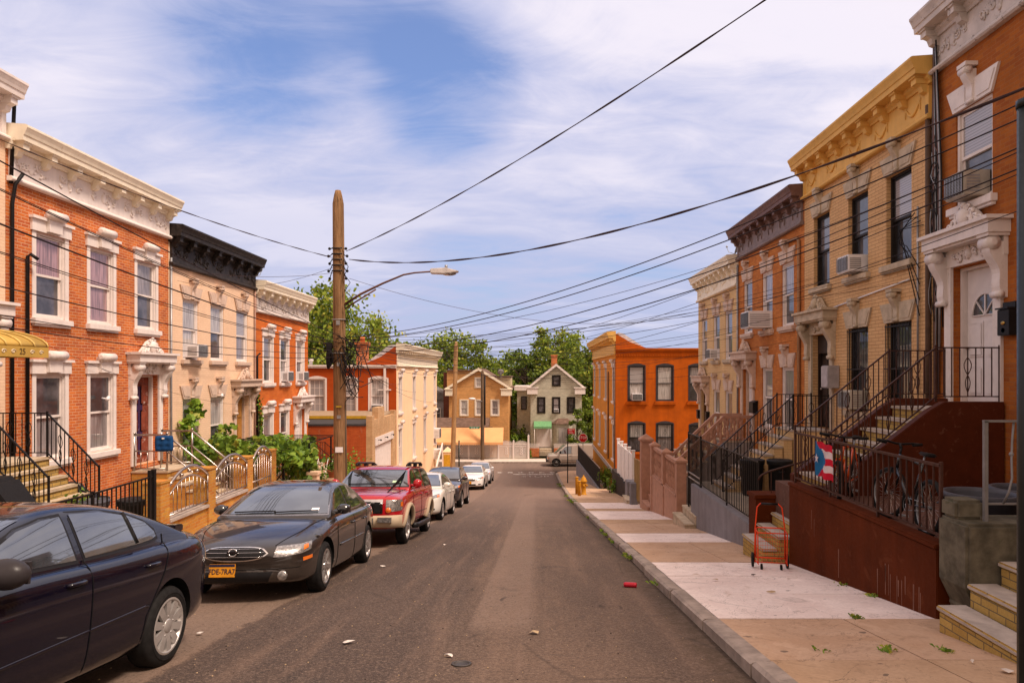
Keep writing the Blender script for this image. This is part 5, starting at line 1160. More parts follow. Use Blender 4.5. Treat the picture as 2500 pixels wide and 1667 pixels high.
for sx in (1, -1):
    hl = c.patch('headlight', LAMPG, [(sx * .60, -2.3, .745), (sx * .74, -2.3, .74), (sx * .86, -2.2, .755), (sx * .905, -2.08, .77)], [(sx * .60, -2.28, .965), (sx * .74, -2.28, .975), (sx * .86, -2.18, .985), (sx * .905, -2.04, .985)], 14, 8, .008)
    c.patch('indicator', AMBER, [(sx * .872, -2.17, .84), (sx * .91, -2.06, .84)], [(sx * .872, -2.15, .93), (sx * .91, -2.04, .93)], 6, 4, .014, parent=hl)
    q = c.near((sx * .66, -2.36, .765), .02); b = MB(); b.lathe([(.001, -.014), (.045, -.010), (.058, .002), (.06, .02)], q, 16, 'Y'); b.build('round_indicator', AMBER, hl)
    c.patch('tail_lamp', REDL, [(sx * .86, 2.36, 1.0), (sx * .93, 2.2, 1.0)], [(sx * .82, 2.33, 1.38), (sx * .86, 2.2, 1.38)], 6, 8, .008)
    for y in c.wheels:
        b = MB(); rr = .46; pts = [c.near((sx * .94, y + rr * math.cos(R(a)), .38 + rr * math.sin(R(a))), .012) for a in range(-14, 195, 10)]; b.tube(pts, .052, 8); b.build('arch_flare', TAN, c.t)
    b = MB(); b.tube([(sx * .93, -.95, .36), (sx * 1.0, -.8, .35), (sx * 1.0, .8, .35), (sx * .93, .95, .36)], .06, 8); b.build('running_board', BLKP, c.t)
    b = MB(); b.tube([(sx * .60, -.12, 1.685), (sx * .62, .1, 1.745), (sx * .62, 1.7, 1.755), (sx * .60, 1.95, 1.695)], .026, 8)
    for y in (.1, .9, 1.7): b.box(sx * .585, sx * .655, y - .1, y + .1, 1.665, 1.745)
    b.build('roof_rail', BLKP, c.t)
bl, bh = [], []
for i in range(23):
    t = -1 + i / 11; x = .935 * t; y = -2.40 + .30 * max(0, abs(t) - .72) ** 1.4 * 3; bl.append((x, y, .42)); bh.append((x, y + .01, .655 + .02 * abs(t)))
def slab(c, name, m, lo, hi, th=.09):
    b = MB(); n = len(lo); vs = []
    for k in range(n): vs += [lo[k], (lo[k][0], lo[k][1] - th * .75, lo[k][2] + .03), (hi[k][0], hi[k][1] - th, hi[k][2] - .04), hi[k]]
    b.add(vs, [(k * 4 + j, k * 4 + j + 1, k * 4 + 5 + j, k * 4 + 4 + j) for k in range(n - 1) for j in range(3)] + [(0, 1, 2, 3), tuple((n - 1) * 4 + j for j in (3, 2, 1, 0))], True); return b.build(name, m, c.t)
slab(c, 'bumper', TAN, bl, bh)
for x in (-.62, .62): b = MB(); b.box(x - .14, x + .14, -2.52, -2.36, .535, .635); b.build('fog_lamp', LAMPG, c.t)
c.plate(-.02, .56, mat('plate_pale', (.5, .42, .34), .5), None, INK, y=-2.51)
c.line([(0, -.92, .45), (0, -.95, 1.0), (0, -.78, 1.18)], GAPM); c.line([(0, .15, .42), (0, .15, 1.19)], GAPM); c.line([(0, 1.06, 1.19), (0, 1.04, .9)], GAPM); c.line([(0, -.9, .62), (0, .98, .62)], GAPM, .012); c.line([(.58, -2.28, 1.05), (.72, -1.7, 1.12), (.76, -1.0, 1.18)], GAPM, .01, 'near')
c.line([(0, -.6, 1.175), (0, 1.05, 1.18)], CHROME, .022, name='belt_strip', off=.006)
c.handles((.02, .92), 1.03, REDP); c.mirror(-.62, 1.27, REDP, .86, (.10, .08, .105))
for x0 in (-.55, .02): c.line([(x0, 0, 1.25), (x0 + .58, 0, 1.265)], BLKP, .02, 'front', 'wiper', .022, both=False)
c.patch('inspection_sticker', mat('sticker_green', (.5, .68, .45), .6), [(.42, 0, 1.29), (.60, 0, 1.29)], [(.42, 0, 1.335), (.60, 0, 1.335)], 3, 2, .009, 'front')
# --- white, dark, white, pale cars further down
def small_car(label, x, y, col, flake, L=4.8, hw=.91, kind='sedan', rim='spoke5', rough=.25):
    name = 'parked_suv' if kind == 'suv' else 'parked_sedan'; dz = .18 if kind == 'suv' else 0; f = L / 4.8
    pm = paint('paint_' + str(len(MATS)), col, flake, rough)
    st = [(-2.36, .52, .36, .58, .63), (-2.31, .72, .27, .66, .72), (-2.18, .82, .225, .74, .81), (-1.9, .87, .20, .81, .895), (-1.5, .90, .19, .88, .96), (-1.0, .91, .185, .93, 1.01), (-.4, .912, .185, .955, 1.03), (.5, .912, .185, .975, 1.045), (1.3, .91, .20, 1.0, 1.07), (1.75, .89, .21, 1.0, 1.10), (2.1, .86, .24, .98, 1.10), (2.33, .80, .28, .9, 1.06), (2.40, .70, .33, .82, 1.0), (2.42, .55, .4, .74, .9)]
    gh = [(-1.25, .97), (-1.1, 1.05), (-.75, 1.21), (-.4, 1.36), (-.1, 1.44), (.25, 1.475), (.65, 1.47), (1.05, 1.42), (1.4, 1.33), (1.7, 1.21), (1.9, 1.12), (2.02, 1.04)]
    if kind == 'suv':
        st = [(a, w, zl + .06, zs + .10, zt + .12) for a, w, zl, zs, zt in st]
        gh = [(-1.2, 1.10), (-1.05, 1.19), (-.75, 1.38), (-.4, 1.55), (-.1, 1.63), (.3, 1.665), (.9, 1.66), (1.4, 1.62), (1.8, 1.56), (2.05, 1.45), (2.2, 1.28), (2.3, 1.1)]
    st = [(a * f, w * hw / .91, zl, zs, zt) for a, w, zl, zs, zt in st]; gh = [(a * f, z) for a, z in gh]; zb = 1.09 if kind == 'suv' else .985; top = 1.66 if kind == 'suv' else 1.47
    c = Car(name, label, 'car', car_loc(x, y), zslope(y), pm, st, gh, zb, .80, .60, (-1.38 * f, 1.38 * f), .345 if kind == 'suv' else .335, .79, None, rim, bow=.2, tumble_top=top)
    z1 = zb + .06; d = top - 1.47
    sw = [[(-.75, z1, z1 + .02), (-.5, z1, 1.17 + d), (-.2, z1, 1.32 + d), (.2, z1, 1.385 + d)], [(.29, z1, 1.39 + d), (.7, z1 + .01, 1.385 + d), (1.05, z1 + .02, 1.325 + d), (1.3, z1 + .04, z1 + .12)]]
    if kind == 'suv': sw[1] = [(.29, z1, 1.585), (.9, z1 + .01, 1.58), (1.5, z1 + .03, 1.52), (1.85, z1 + .08, z1 + .2)]
    sedan_windows(c, zb, top, (.73, z1 + .02, .58, top - .09), [[(a * f, p, q) for a, p, q in w] for w in sw], (.66, z1 + .12, .55, top - .1))
    g = dz * .6
    c.patch('grille', BLKP, *rect(.36, .60 + g, .70 + g), 12, 4, .008, 'front'); c.patch('lower_intake', BLKP, *rect(.42, .31 + g, .40 + g), 12, 3, .005, 'front')
    for zz in (.625, .65, .675): c.line([(-.34, 0, zz + g), (.34, 0, zz + g)], CHROME, .012, 'front', 'grille_bar', .014, both=False)
    for sx in (1, -1):
        hl = c.patch('headlight', LAMPG, [(sx * .44, -2.28 * f, .66 + g), (sx * .66, -2.2 * f, .685 + g), (sx * .85, -1.85 * f, .75 + g)], [(sx * .46, -2.2 * f, .735 + g), (sx * .66, -2.1 * f, .80 + g), (sx * .84, -1.72 * f, .86 + g)], 14, 6, .008)
        c.patch('indicator', AMBER, [(sx * .78, -2.0 * f, .72 + g), (sx * .84, -1.86 * f, .75 + g)], [(sx * .78, -1.95 * f, .80 + g), (sx * .835, -1.8 * f, .825 + g)], 5, 4, .013, parent=hl)
        c.patch('fog_lamp', BLKP, [(sx * .58, -2.3, .34 + g), (sx * .76, -2.2, .36 + g)], [(sx * .58, -2.3, .41 + g), (sx * .76, -2.2, .41 + g)], 6, 3, .006); c.patch('tail_lamp', REDL, [(sx * .66, 2.4 * f, .78 + g), (sx * .82, 2.3 * f, .8 + g)], [(sx * .66, 2.4 * f, .98 + g), (sx * .82, 2.25 * f, .98 + g)], 6, 5, .006)
    c.line([(0, -.9 * f, .28), (0, -.93 * f, .85), (0, -.78 * f, zb)], GAPM); c.line([(0, .24 * f, .26), (0, .25 * f, zb + .03)], GAPM); c.line([(0, 1.36 * f, zb + .03), (0, 1.1 * f, .7), (0, .95 * f, .3)], GAPM)
    c.handles((.05, .98), .86 + g, pm); c.mirror(-.66 * f, zb + .10, pm, .83, (.12, .08, .085)); c.plate(0, .48 + g, mat('plate_orange', (.62, .26, .02), .5), None, INK); return c
small_car('white crossover sedan with silver wheels parked behind the red sport utility vehicle', -3.80, 22.75, (.72, .68, .62), 0, 4.95, .93)
small_car('dark grey hatchback parked between two white cars', -3.92, 29.4, (.055, .045, .05), .5, 4.7, .91, 'suv')
small_car('white sedan with amber corner lamps parked beyond the garage', -4.12, 44.35, (.75, .72, .70), 0, 4.85, .91)
small_car('pale silver sedan parked last before the crossing', -4.05, 49.7, (.66, .64, .66), .2, 4.75, .90)
# --- beige van on the cross street, seen from its side
VANP = paint('paint_beige', (.44, .37, .32), .3, .3)
c = Car('cargo_van', 'beige cargo van parked across the bottom of the street beyond the stop sign', 'van', (3.6, 63.6, rz(63) + .0), 0, VANP,
    [(-2.62, .60, .48, .82, .90), (-2.56, .84, .38, .95, 1.03), (-2.40, .94, .36, 1.03, 1.11), (-2.0, .985, .35, 1.08, 1.16), (-1.5, .995, .35, 1.12, 1.2), (0, .995, .35, 1.15, 1.22), (1.5, .995, .36, 1.15, 1.22), (2.6, .99, .38, 1.15, 1.22), (2.82, .95, .42, 1.12, 1.2), (2.86, .85, .5, 1.05, 1.15)],
    [(-1.95, 1.14, .86), (-1.8, 1.25, .88), (-1.5, 1.52, .90), (-1.2, 1.78, .92), (-.95, 1.95, .93), (-.5, 2.03, .94), (.5, 2.06, .945), (2.2, 2.06, .945), (2.65, 2.04, .94), (2.78, 1.9, .92), (2.82, 1.2, .90)],
    1.14, .93, .78, (-1.72, 1.75), .37, .85, rim='steel', rimm=mat('steel_rim', (.10, .09, .085), .5, metal=.3), bow=.08, tumble_top=2.06, yaw=R(-90))
sedan_windows(c, 1.14, 2.06, (.80, 1.26, .70, 1.92), [[(-1.35, 1.22, 1.26), (-1.15, 1.22, 1.5), (-.9, 1.22, 1.78), (-.6, 1.22, 1.84), (-.35, 1.22, 1.84)]], (.7, 1.35, .66, 1.85))
for sx in (1, -1): c.patch('headlight', AMBER, [(sx * .62, -2.6, .74), (sx * .92, -2.4, .78)], [(sx * .62, -2.58, .82), (sx * .92, -2.36, .86)], 6, 3, .008)
c.patch('grille', BLKP, *rect(.55, .72, .98), 10, 5, .008, 'front'); slab(c, 'bumper', BLKP, [(.98 * t, -2.60 + .2 * max(0, abs(t) - .7), .42) for t in T], [(.98 * t, -2.60 + .2 * max(0, abs(t) - .7), .62) for t in T])
c.line([(0, -.28, .45), (0, -.28, 1.95)], GAPM, .014); c.line([(0, -1.5, .5), (0, -1.45, 1.2)], GAPM, .014); c.handles((-.42,), 1.05, BLKP); c.mirror(-1.35, 1.35, BLKP, .97, (.09, .08, .14)); c.line([(0, -1.2, .62), (0, 2.6, .64)], GAPM, .02)
# ------------------------------------------------------------------ yards, walls, steps and fences on the camera's right
BRICKY, CONC = BR['yellowstep'], mat('concrete_mossy', (.12, .105, .075), .9, var=.5, scale=4, bump=.6, wear=(.07, .075, .04), wear_amt=.7)
CONCG = mat('concrete_grey', (.215, .20, .215), .85, var=.2, scale=3, bump=.4, streak=True)
WALLBR = mat('paint_oxblood', (.092, .019, .005), .7, var=.28, scale=2, bump=.5, wear=(.13, .036, .014), wear_amt=.6, streak=True, spec=.06)
struct(MB().box(4.30, 7.34, 6.6, 12.25, -2.6, -1.91).build('yard', mat('yard_redbrown', (.12, .06, .045), .8, wear=(.2, .13, .1))))
struct(MB().box(4.30, 7.34, 12.75, 18.65, -4.0, -2.94).build('yard', YARD)); struct(MB().box(5.5, 7.34, .4, 6.4, -2.6, -1.35).build('yard', YARD))
t = thing('retaining_wall', 'dark red painted retaining wall with iron railing between the shopping cart and concrete pier', 'wall', (4.1, 7.0, -2.6))
b = MB(); b.box(0, .17, -.02, 4.05, -.9, .80); b.box(-.02, .19, -.02, 4.07, .80, .85); b.box(.171, 1.2, 3.88, 4.05, -.9, .80); b.build('wall', WALLBR, t, bevel=.01)
rail_run([(.085, .05, .85), (.085, 1.35, .85), (.085, 2.7, .85), (.085, 4.0, .85)], .80, BROWNM, 'railing', t, .125, .045, .016, .03)
rnd = random.Random(4); b = MB()
for i in range(16):                                  # pale drips of paint run down the wall
    y = [.3, .45, .62, .75, .9, 1.02, 1.15, 3.05, 3.1, 2.2][i % 10] + rnd.uniform(-.05, .05); z0 = rnd.uniform(.25, .42) - (.12 if y > 2 else 0) + .3 * (y > 3); L = rnd.uniform(.12, .42); w_ = rnd.uniform(.005, .014)
    b.add([(-.0015, y - w_, z0), (-.0015, y + w_, z0), (-.0015, y + w_ * .5, z0 - L), (-.0015, y - w_ * .5, z0 - L)], [(0, 1, 2, 3)])
b.build('paint_drips', mat('drip_paint', (.21, .10, .07), .8), t, normals=False)
def steps(label, x0, y0, y1, tops, tread, brickm, treadm, zb, nose=.02, bw=None):
    t = thing('yard_steps', label, 'steps', (x0, y0, zb)); b = MB()
    for i, z in enumerate(tops):
        x = i * tread; xe = x + tread if i < len(tops) - 1 else x + (bw or tread + .6); b.cur = 0
        b.box(x + nose, xe + nose, .005, y1 - y0 - .005, -.4, z - zb - .05); b.cur = 1; b.box(x, xe + (.0 if i == len(tops) - 1 else -.002), -.012, y1 - y0 + .012, z - zb - .049, z - zb)
    b.build('flight', [brickm, treadm], t, bevel=.012); return t
steps('yellow brick steps with stone treads behind the orange shopping cart', 3.68, 11.12, 12.2, [-2.85, -2.66, -2.47, -2.28, -2.09, -1.91], .26, BRICKY, STONEG, -3.2)
steps('nearest yellow brick steps with grey treads beside the concrete pier', 3.78, 4.6, 6.44, [-2.18, -1.98, -1.77, -1.56, -1.36], .29, BRICKY, STONEG, -2.5)
steps('two buff stone steps below the black iron gate', 3.78, 17.35, 18.9, [-3.82, -3.62], .26, STONE, STONE, -4.2, bw=.3)
steps('pink stone step beside the tall pink gate pillar', 3.95, 24.2, 25.6, [-4.72, -4.5, -4.3], .26, PINK, PINK, -5.1)
steps('low buff brick steps with concrete cheek near the white vinyl fence', 3.85, 29.0, 30.4, [-5.38, -5.2, -5.0], .28, STONE, STONE, -5.7)
t = thing('stair_pier', 'mossy concrete pier with a stepped top and grey iron railing', 'pier', (4.09, 6.47, -2.6))
b = MB(); b.prism([(0, -.2), (1.5, -.2), (1.5, 1.17), (.0, 1.17), (0, .55), (.12, .30)], 0, .48, 'Y'); b.box(.02, .30, .20, .47, 1.172, 1.36); b.build('block', CONC, t, bevel=.03)
GRAIL = mat('iron_grey', (.20, .19, .19), .5, metal=.2)
b = MB(); b.bar((.27, .15, 1.17), (.27, .15, 2.14), .035); b.bar((.25, .15, 2.14), (1.6, .15, 2.14), .035, .02); b.bar((.27, .15, 1.34), (1.6, .15, 1.34), .02)
for x in (.46, .62, .78, .94, 1.1): b.tube([(x - .02, .15, 1.34), (x - .02, .07, 1.46), (x, .05, 1.6), (x + .05, .13, 1.78), (x + .07, .15, 1.95), (x + .085, .15, 2.13)], .011, 6); b.ball((x + .055, .14, 1.82), .022)
b.build('railing', GRAIL, t)
t = thing('sign_post', 'dark green iron post standing at the kerb right beside the camera', 'post', (1.995, 2.75, pz(2.75)))
b = MB(); b.tube([(0, 0, 0), (0, 0, 3.0)], .048, 14); b.lathe([(.048, 3.0), (.052, 3.0), (.052, 3.03), (.001, 3.05)], (0, 0, 0), 14); b.build('pole', mat('post_green', (.010, .014, .012), .4, metal=.2), t); b = MB(); b.lathe([(.10, 0), (.10, .03), (.06, .06)], (0, 0, 0), 14); b.build('base_plate', BLKP, t)
TUB = mat('plastic_grey', (.075, .075, .09), .5)
def tub(x, y, z, r, h, label, m, lid=None, group=None, name='refuse_bin'):
    t = thing(name, label, 'bin', (x, y, z), rnd.uniform(0, 6), group); b = MB()
    b.lathe([(r * .82, 0), (r * .86, .02), (r * .97, h * .9), (r * 1.06, h * .9), (r * 1.07, h), (r * .95, h), (r * .93, h * .92), (r * .8, .03), (.001, .03)], (0, 0, 0), 28); b.build('tub', m, t)
    if lid:
        b = MB(); b.lathe([(r * 1.09, h - .03), (r * 1.10, h + .02), (r * .95, h + .035), (r * .93, h + .02), (r * .6, h + .045), (r * .55, h + .04), (.001, h + .055)], (0, 0, 0), 28); b.build('lid', lid, t)
    b = MB()
    for s_ in (-1, 1): b.tube([(s_ * r * 1.0, -.06, h * .75), (s_ * (r + .06), -.05, h * .72), (s_ * (r + .06), .05, h * .72), (s_ * r * 1.0, .06, h * .75)], .012, 6)
    b.build('handle', m, t); return t
tub(4.92, 7.55, -1.91, .36, .60, 'open grey plastic tub behind the concrete stair pier', TUB); tub(5.62, 7.85, -1.91, .33, .60, 'second open grey tub, farther from the railing', TUB)
t = thing('retaining_wall', 'low grey concrete wall with black iron railing beside the yellow brick steps', 'wall', (4.08, 12.75, -3.4))
b = MB(); b.box(0, .2, 0, 5.2, -.9, .52); b.build('wall', CONCG, t, bevel=.012)
rail_run([(.1, .04, .52), (.1, 2.2, .52), (.1, 4.5, .52)], 1.22, BLACKM, 'railing', t, .12, .035, .015, .03, scroll=9)
t = thing('iron_gate', 'black iron gate at the end of the low grey wall', 'gate', (4.18, 17.3, -3.62))
rail_run([(0, .0, 0), (0, 1.35, 0)], 2.0, BLACKM, 'gate_leaf', t, .11, .035, .016, .045, scroll=4)
b = MB()
for z in (.82, .95): b.bar((0, 0, z), (0, 1.35, z), .03)
b.build('lock_rail', GREYM, t)
t = thing('brick_pier', 'dark red stair pier with handrail beyond the shopping cart', 'pier', (3.95, 12.24, -3.3))
b = MB(); b.box(0, .9, 0, .42, -.3, 1.06); b.box(-.03, .93, -.03, .45, 1.06, 1.13); b.build('block', WALLBR, t, bevel=.01); b = MB(); b.tube([(.1, .2, 1.36), (.16, .2, 1.45), (.3, .2, 1.52), (1.3, .2, 1.8), (1.6, .2, 1.85)], .02, 8)
for x in (.34, .55, .76, .95): b.bar((x, .2, 1.1), (x, .2, 1.53 + (x - .3) * .28), .014)
b.build('handrail', BROWNM, t)
BLKBIN = mat('plastic_black', (.016, .016, .018), .5)
tub(5.25, 16.55, -2.94, .27, .84, 'black lidded bin nearest the black railing', BLKBIN, BLKBIN); tub(5.88, 16.45, -2.94, .28, .84, 'black lidded bin closer to the buff house steps', BLKBIN, BLKBIN)
# pink balustrade wall
t = thing('balustrade_wall', 'pink stone garden wall with turned balusters and pyramid capped piers', 'wall', (4.08, 19.75, -3.58))
b = MB(); b.box(0, .2, 0, 4.3, -1.5, 0); b.box(-.03, .23, 0, 4.3, 0.001, .05); b.build('base_wall', PINK, t)
for y0, y1 in ((.14, 2.02), (2.28, 4.18)):
    balustrade([(.1, y0, .02), (.1, y1, .02)], 1.0, PINK, 'balustrade', t, .235, .14, .9)
for y in (0, 2.15, 4.3):
    b = MB(); b.box(-.03, .25, y - .13, y + .13, -1.5, 1.02); b.box(-.07, .29, y - .17, y + .17, 1.021, 1.08); b.add([(-.07, y - .17, 1.081), (.29, y - .17, 1.081), (.29, y + .17, 1.081), (-.07, y + .17, 1.081), (.11, y, 1.2)], [(0, 1, 4), (1, 2, 4), (2, 3, 4), (3, 0, 4), (3, 2, 1, 0)]); b.build('pier', PINK, t)
t = thing('gate_pillar', 'tall pink stone gate pillar with pyramid cap beside the gold fence', 'pillar', (4.2, 26.0, -5.0))
b = MB(); b.box(-.2, .2, -.22, .22, -.5, 2.45); b.box(-.215, -.201, -.14, .14, .7, 2.3); b.box(-.14, .14, -.235, -.221, .7, 2.3); b.build('shaft', PINK, t); b = MB(); b.box(-.26, .26, -.28, .28, 2.451, 2.53); b.add([(-.26, -.28, 2.531), (.26, -.28, 2.531), (.26, .28, 2.531), (-.26, .28, 2.531), (0, 0, 2.72)], [(0, 1, 4), (1, 2, 4), (2, 3, 4), (3, 0, 4), (3, 2, 1, 0)]); b.build('cap', PINK, t)
t = thing('metal_fence', 'gold painted metal fence beyond the tall pink gate pillar', 'fence', (4.2, 26.3, -5.2))
rail_run([(0, 0, 0), (0, .9, 0), (0, 1.8, -.05), (0, 2.6, -.1)], 1.7, mat('iron_gold', (.34, .21, .07), .45, metal=.3), 'panel', t, .075, .05, .035, .06)
t = thing('vinyl_fence', 'white vinyl fence in front of the burnt orange corner house', 'fence', (4.6, 32.2, -5.5)); b = MB()
for i in range(38): b.box(-.02, .02, .02 + i * .15, .155 + i * .15, 0, 1.66)
b.build('boards', VINYL, t)
for y in (0, 1.45, 2.9, 4.35, 5.8): b = MB(); b.box(-.07, .07, y - .07, y + .07, -.6, 1.85); b.box(-.09, .09, y - .09, y + .09, 1.851, 1.9); b.build('post', VINYL, t)
t = thing('retaining_wall', 'dark low wall under the white vinyl fence', 'wall', (4.5, 31.8, -6.4)); b = MB(); b.box(-.05, .25, 0, 8, -.5, .88); b.build('wall', mat('wall_dark', (.04, .03, .028), .8), t)
for (x, y, w, d, h, lab) in ((4.25, 30.6, .4, .8, 1.05, 'pale grey concrete block beside the low buff steps'), (4.1, 28.6, .3, .35, 1.0, 'weathered concrete stub at the end of the gold fence')):
    t = thing('concrete_block', lab, 'block', (x, y, pz(y) - .1)); b = MB(); b.box(-w / 2, w / 2, -d / 2, d / 2, -.2, h); b.build('block', CONCG, t, bevel=.02)
t = thing('board_fence', 'black board fence on a grey concrete kerb along the amber house front', 'fence', (3.95, 42.0, -7.06)); b = MB(); N_ = 98
for i in range(N_): a = i / N_; b.bar((-.5 * a, 14 * a + .07, 0), (-.5 * a, 14 * a + .07, 1.22), .02, .128, (0, 1, 0))
b.build('boards', mat('board_black', (.016, .013, .012), .7, var=.4), t)
b = MB(); b.bar((0, 0, 1.25), (-.5, 14, 1.25), .05); b.build('top_rail', mat('rail_pale', (.25, .2, .18), .5), t); b = MB(); b.prism([(0, -.25), (14.2, -1.5), (14.2, -.003), (0, -.003)], -.12, .12, 'X'); kb = b.build('concrete_kerb', CONCG, t); kb.rotation_euler.z = math.atan(.5 / 14)
# hydrant, bollards, signs
YEL = mat('hydrant_yellow', (.50, .22, .015), .5, var=.2, wear=(.25, .09, .02), wear_amt=.6)
t = thing('fire_hydrant', 'rusty yellow fire hydrant with domed cap at the kerb', 'hydrant', (2.55, 36.4, pz(36.4)))
b = MB(); b.lathe([(.17, 0), (.17, .04), (.13, .06), (.13, .55), (.16, .57), (.16, .61), (.135, .62), (.13, .68), (.20, .70), (.20, .74), (.15, .80), (.12, .90), (.06, .96), (.04, .98), (.04, 1.04), (.001, 1.05)], (0, 0, 0), 18); b.build('barrel', YEL, t)
for d in ((1, 0), (-1, 0), (0, -1)): b = MB(); b.tube([(d[0] * .1, d[1] * .1, .5), (d[0] * .2, d[1] * .2, .5)], .06, 10); b.tube([(d[0] * .2, d[1] * .2, .5), (d[0] * .24, d[1] * .24, .5)], .035, 6); b.build('outlet', YEL, t)
for x, y, h, lab in ((2.27, 35.6, .78, 'yellow steel bollard nearer the camera beside the hydrant'), (2.22, 36.9, .95, 'yellow steel bollard on the far side of the hydrant')):
    t = thing('bollard', lab, 'bollard', (x, y, pz(y)), 0, 'yellow bollards round the hydrant'); b = MB(); b.lathe([(.085, -.1), (.085, h - .05), (.075, h - .01), (.001, h)], (0, 0, 0), 14); b.build('post', YEL, t); b = MB(); b.lathe([(.1, h - .06), (.1, h - .02), (.086, h - .02)], (0, 0, 0), 14); b.build('collar', YEL, t)
SGRED = mat('sign_red', (.55, .012, .02), .4, var=.05); SGW = mat('sign_white', (.8, .8, .8), .5, var=.03)
t = thing('parking_sign', 'red and white parking sign on a dark post at the kerb', 'sign', (2.22, 47.5, pz(47.5)))
b = MB(); b.bar((0, 0, -.2), (0, 0, 3.75), .07); b.build('post', BLACKM, t); b = MB(); b.box(.0, .50, -.06, -.045, 3.42, 3.80); sg = b.build('panel', SGRED, t, bevel=.003); b = MB()
for z, w in ((3.71, .40), (3.64, .24), (3.50, .32)): b.box(.06, .06 + w, -.064, -.0605, z, z + .035)
b.build('lettering', SGW, sg)
t = thing('stop_sign', 'red octagonal stop sign at the corner in front of the van', 'sign', (3.96, 57.3, pz(57.3)))
b = MB(); b.bar((0, 0, -.2), (0, 0, 3.5), .06); b.build('post', GREYM, t)
for r, y, m in ((.39, -.05, SGW), (.355, -.058, SGRED)):
    b = MB(); b.prism([(r * math.cos(R(22.5 + 45 * i)), 2.98 + r * math.sin(R(22.5 + 45 * i))) for i in range(8)], y, y + .006, 'Y'); oc = b.build('octagon', m, t)
add_text('STOP', .33, 'lettering', SGW, t, (0, -.062, 3.0), sx=.86)
# flag, bicycles, shopping cart
FL_R, FL_W, FL_B = mat('flag_red', (.52, .008, .03), .8), mat('flag_cloth_white', (.62, .52, .52), .8), mat('flag_blue', (.015, .13, .30), .8)
t = thing('flag', 'red and white striped flag with star on blue triangle, tied to the brown railing', 'flag', (4.135, 9.5, -.98)); b = MB(); ny, nz = 20, 20; b.smooth = True
def flp(i, j): y = .56 * i / ny; z = -.50 * j / nz; return (-.012 - .018 * math.sin(y * 17 + z * 5) * (.3 + j / nz), y * (1 - .06 * j / nz) , z - .03 * (1 - i / ny) * 1 + .01 * math.sin(y * 22))
b.add([flp(i, j) for j in range(nz + 1) for i in range(ny + 1)], [])
for j in range(nz):
    for i in range(ny):
        st_ = int(j * 5 / nz); d_ = (ny - 1 - i) / ny; inb = d_ < .62 * (1 - abs((j + .5) / nz * 2 - 1)) * 1.0 + .03
        a = j * (ny + 1) + i; b.f.append([a, a + 1, a + ny + 2, a + ny + 1]); b.mi.append(2 if inb else (0 if st_ % 2 == 0 else 1)); b.sm.append(True)
fo = b.build('cloth', [FL_R, FL_W, FL_B], t, normals=False)
b = MB(); pts = [(-.045, .445 + (.075 if k % 2 == 0 else .03) * math.sin(k * math.pi / 5) * .9, -.25 + (.075 if k % 2 == 0 else .03) * math.cos(k * math.pi / 5)) for k in range(10)]; b.add(pts + [(-.047, .445, -.25)], [(i, (i + 1) % 10, 10) for i in range(10)]); b.build('star', FL_W, fo, normals=False)
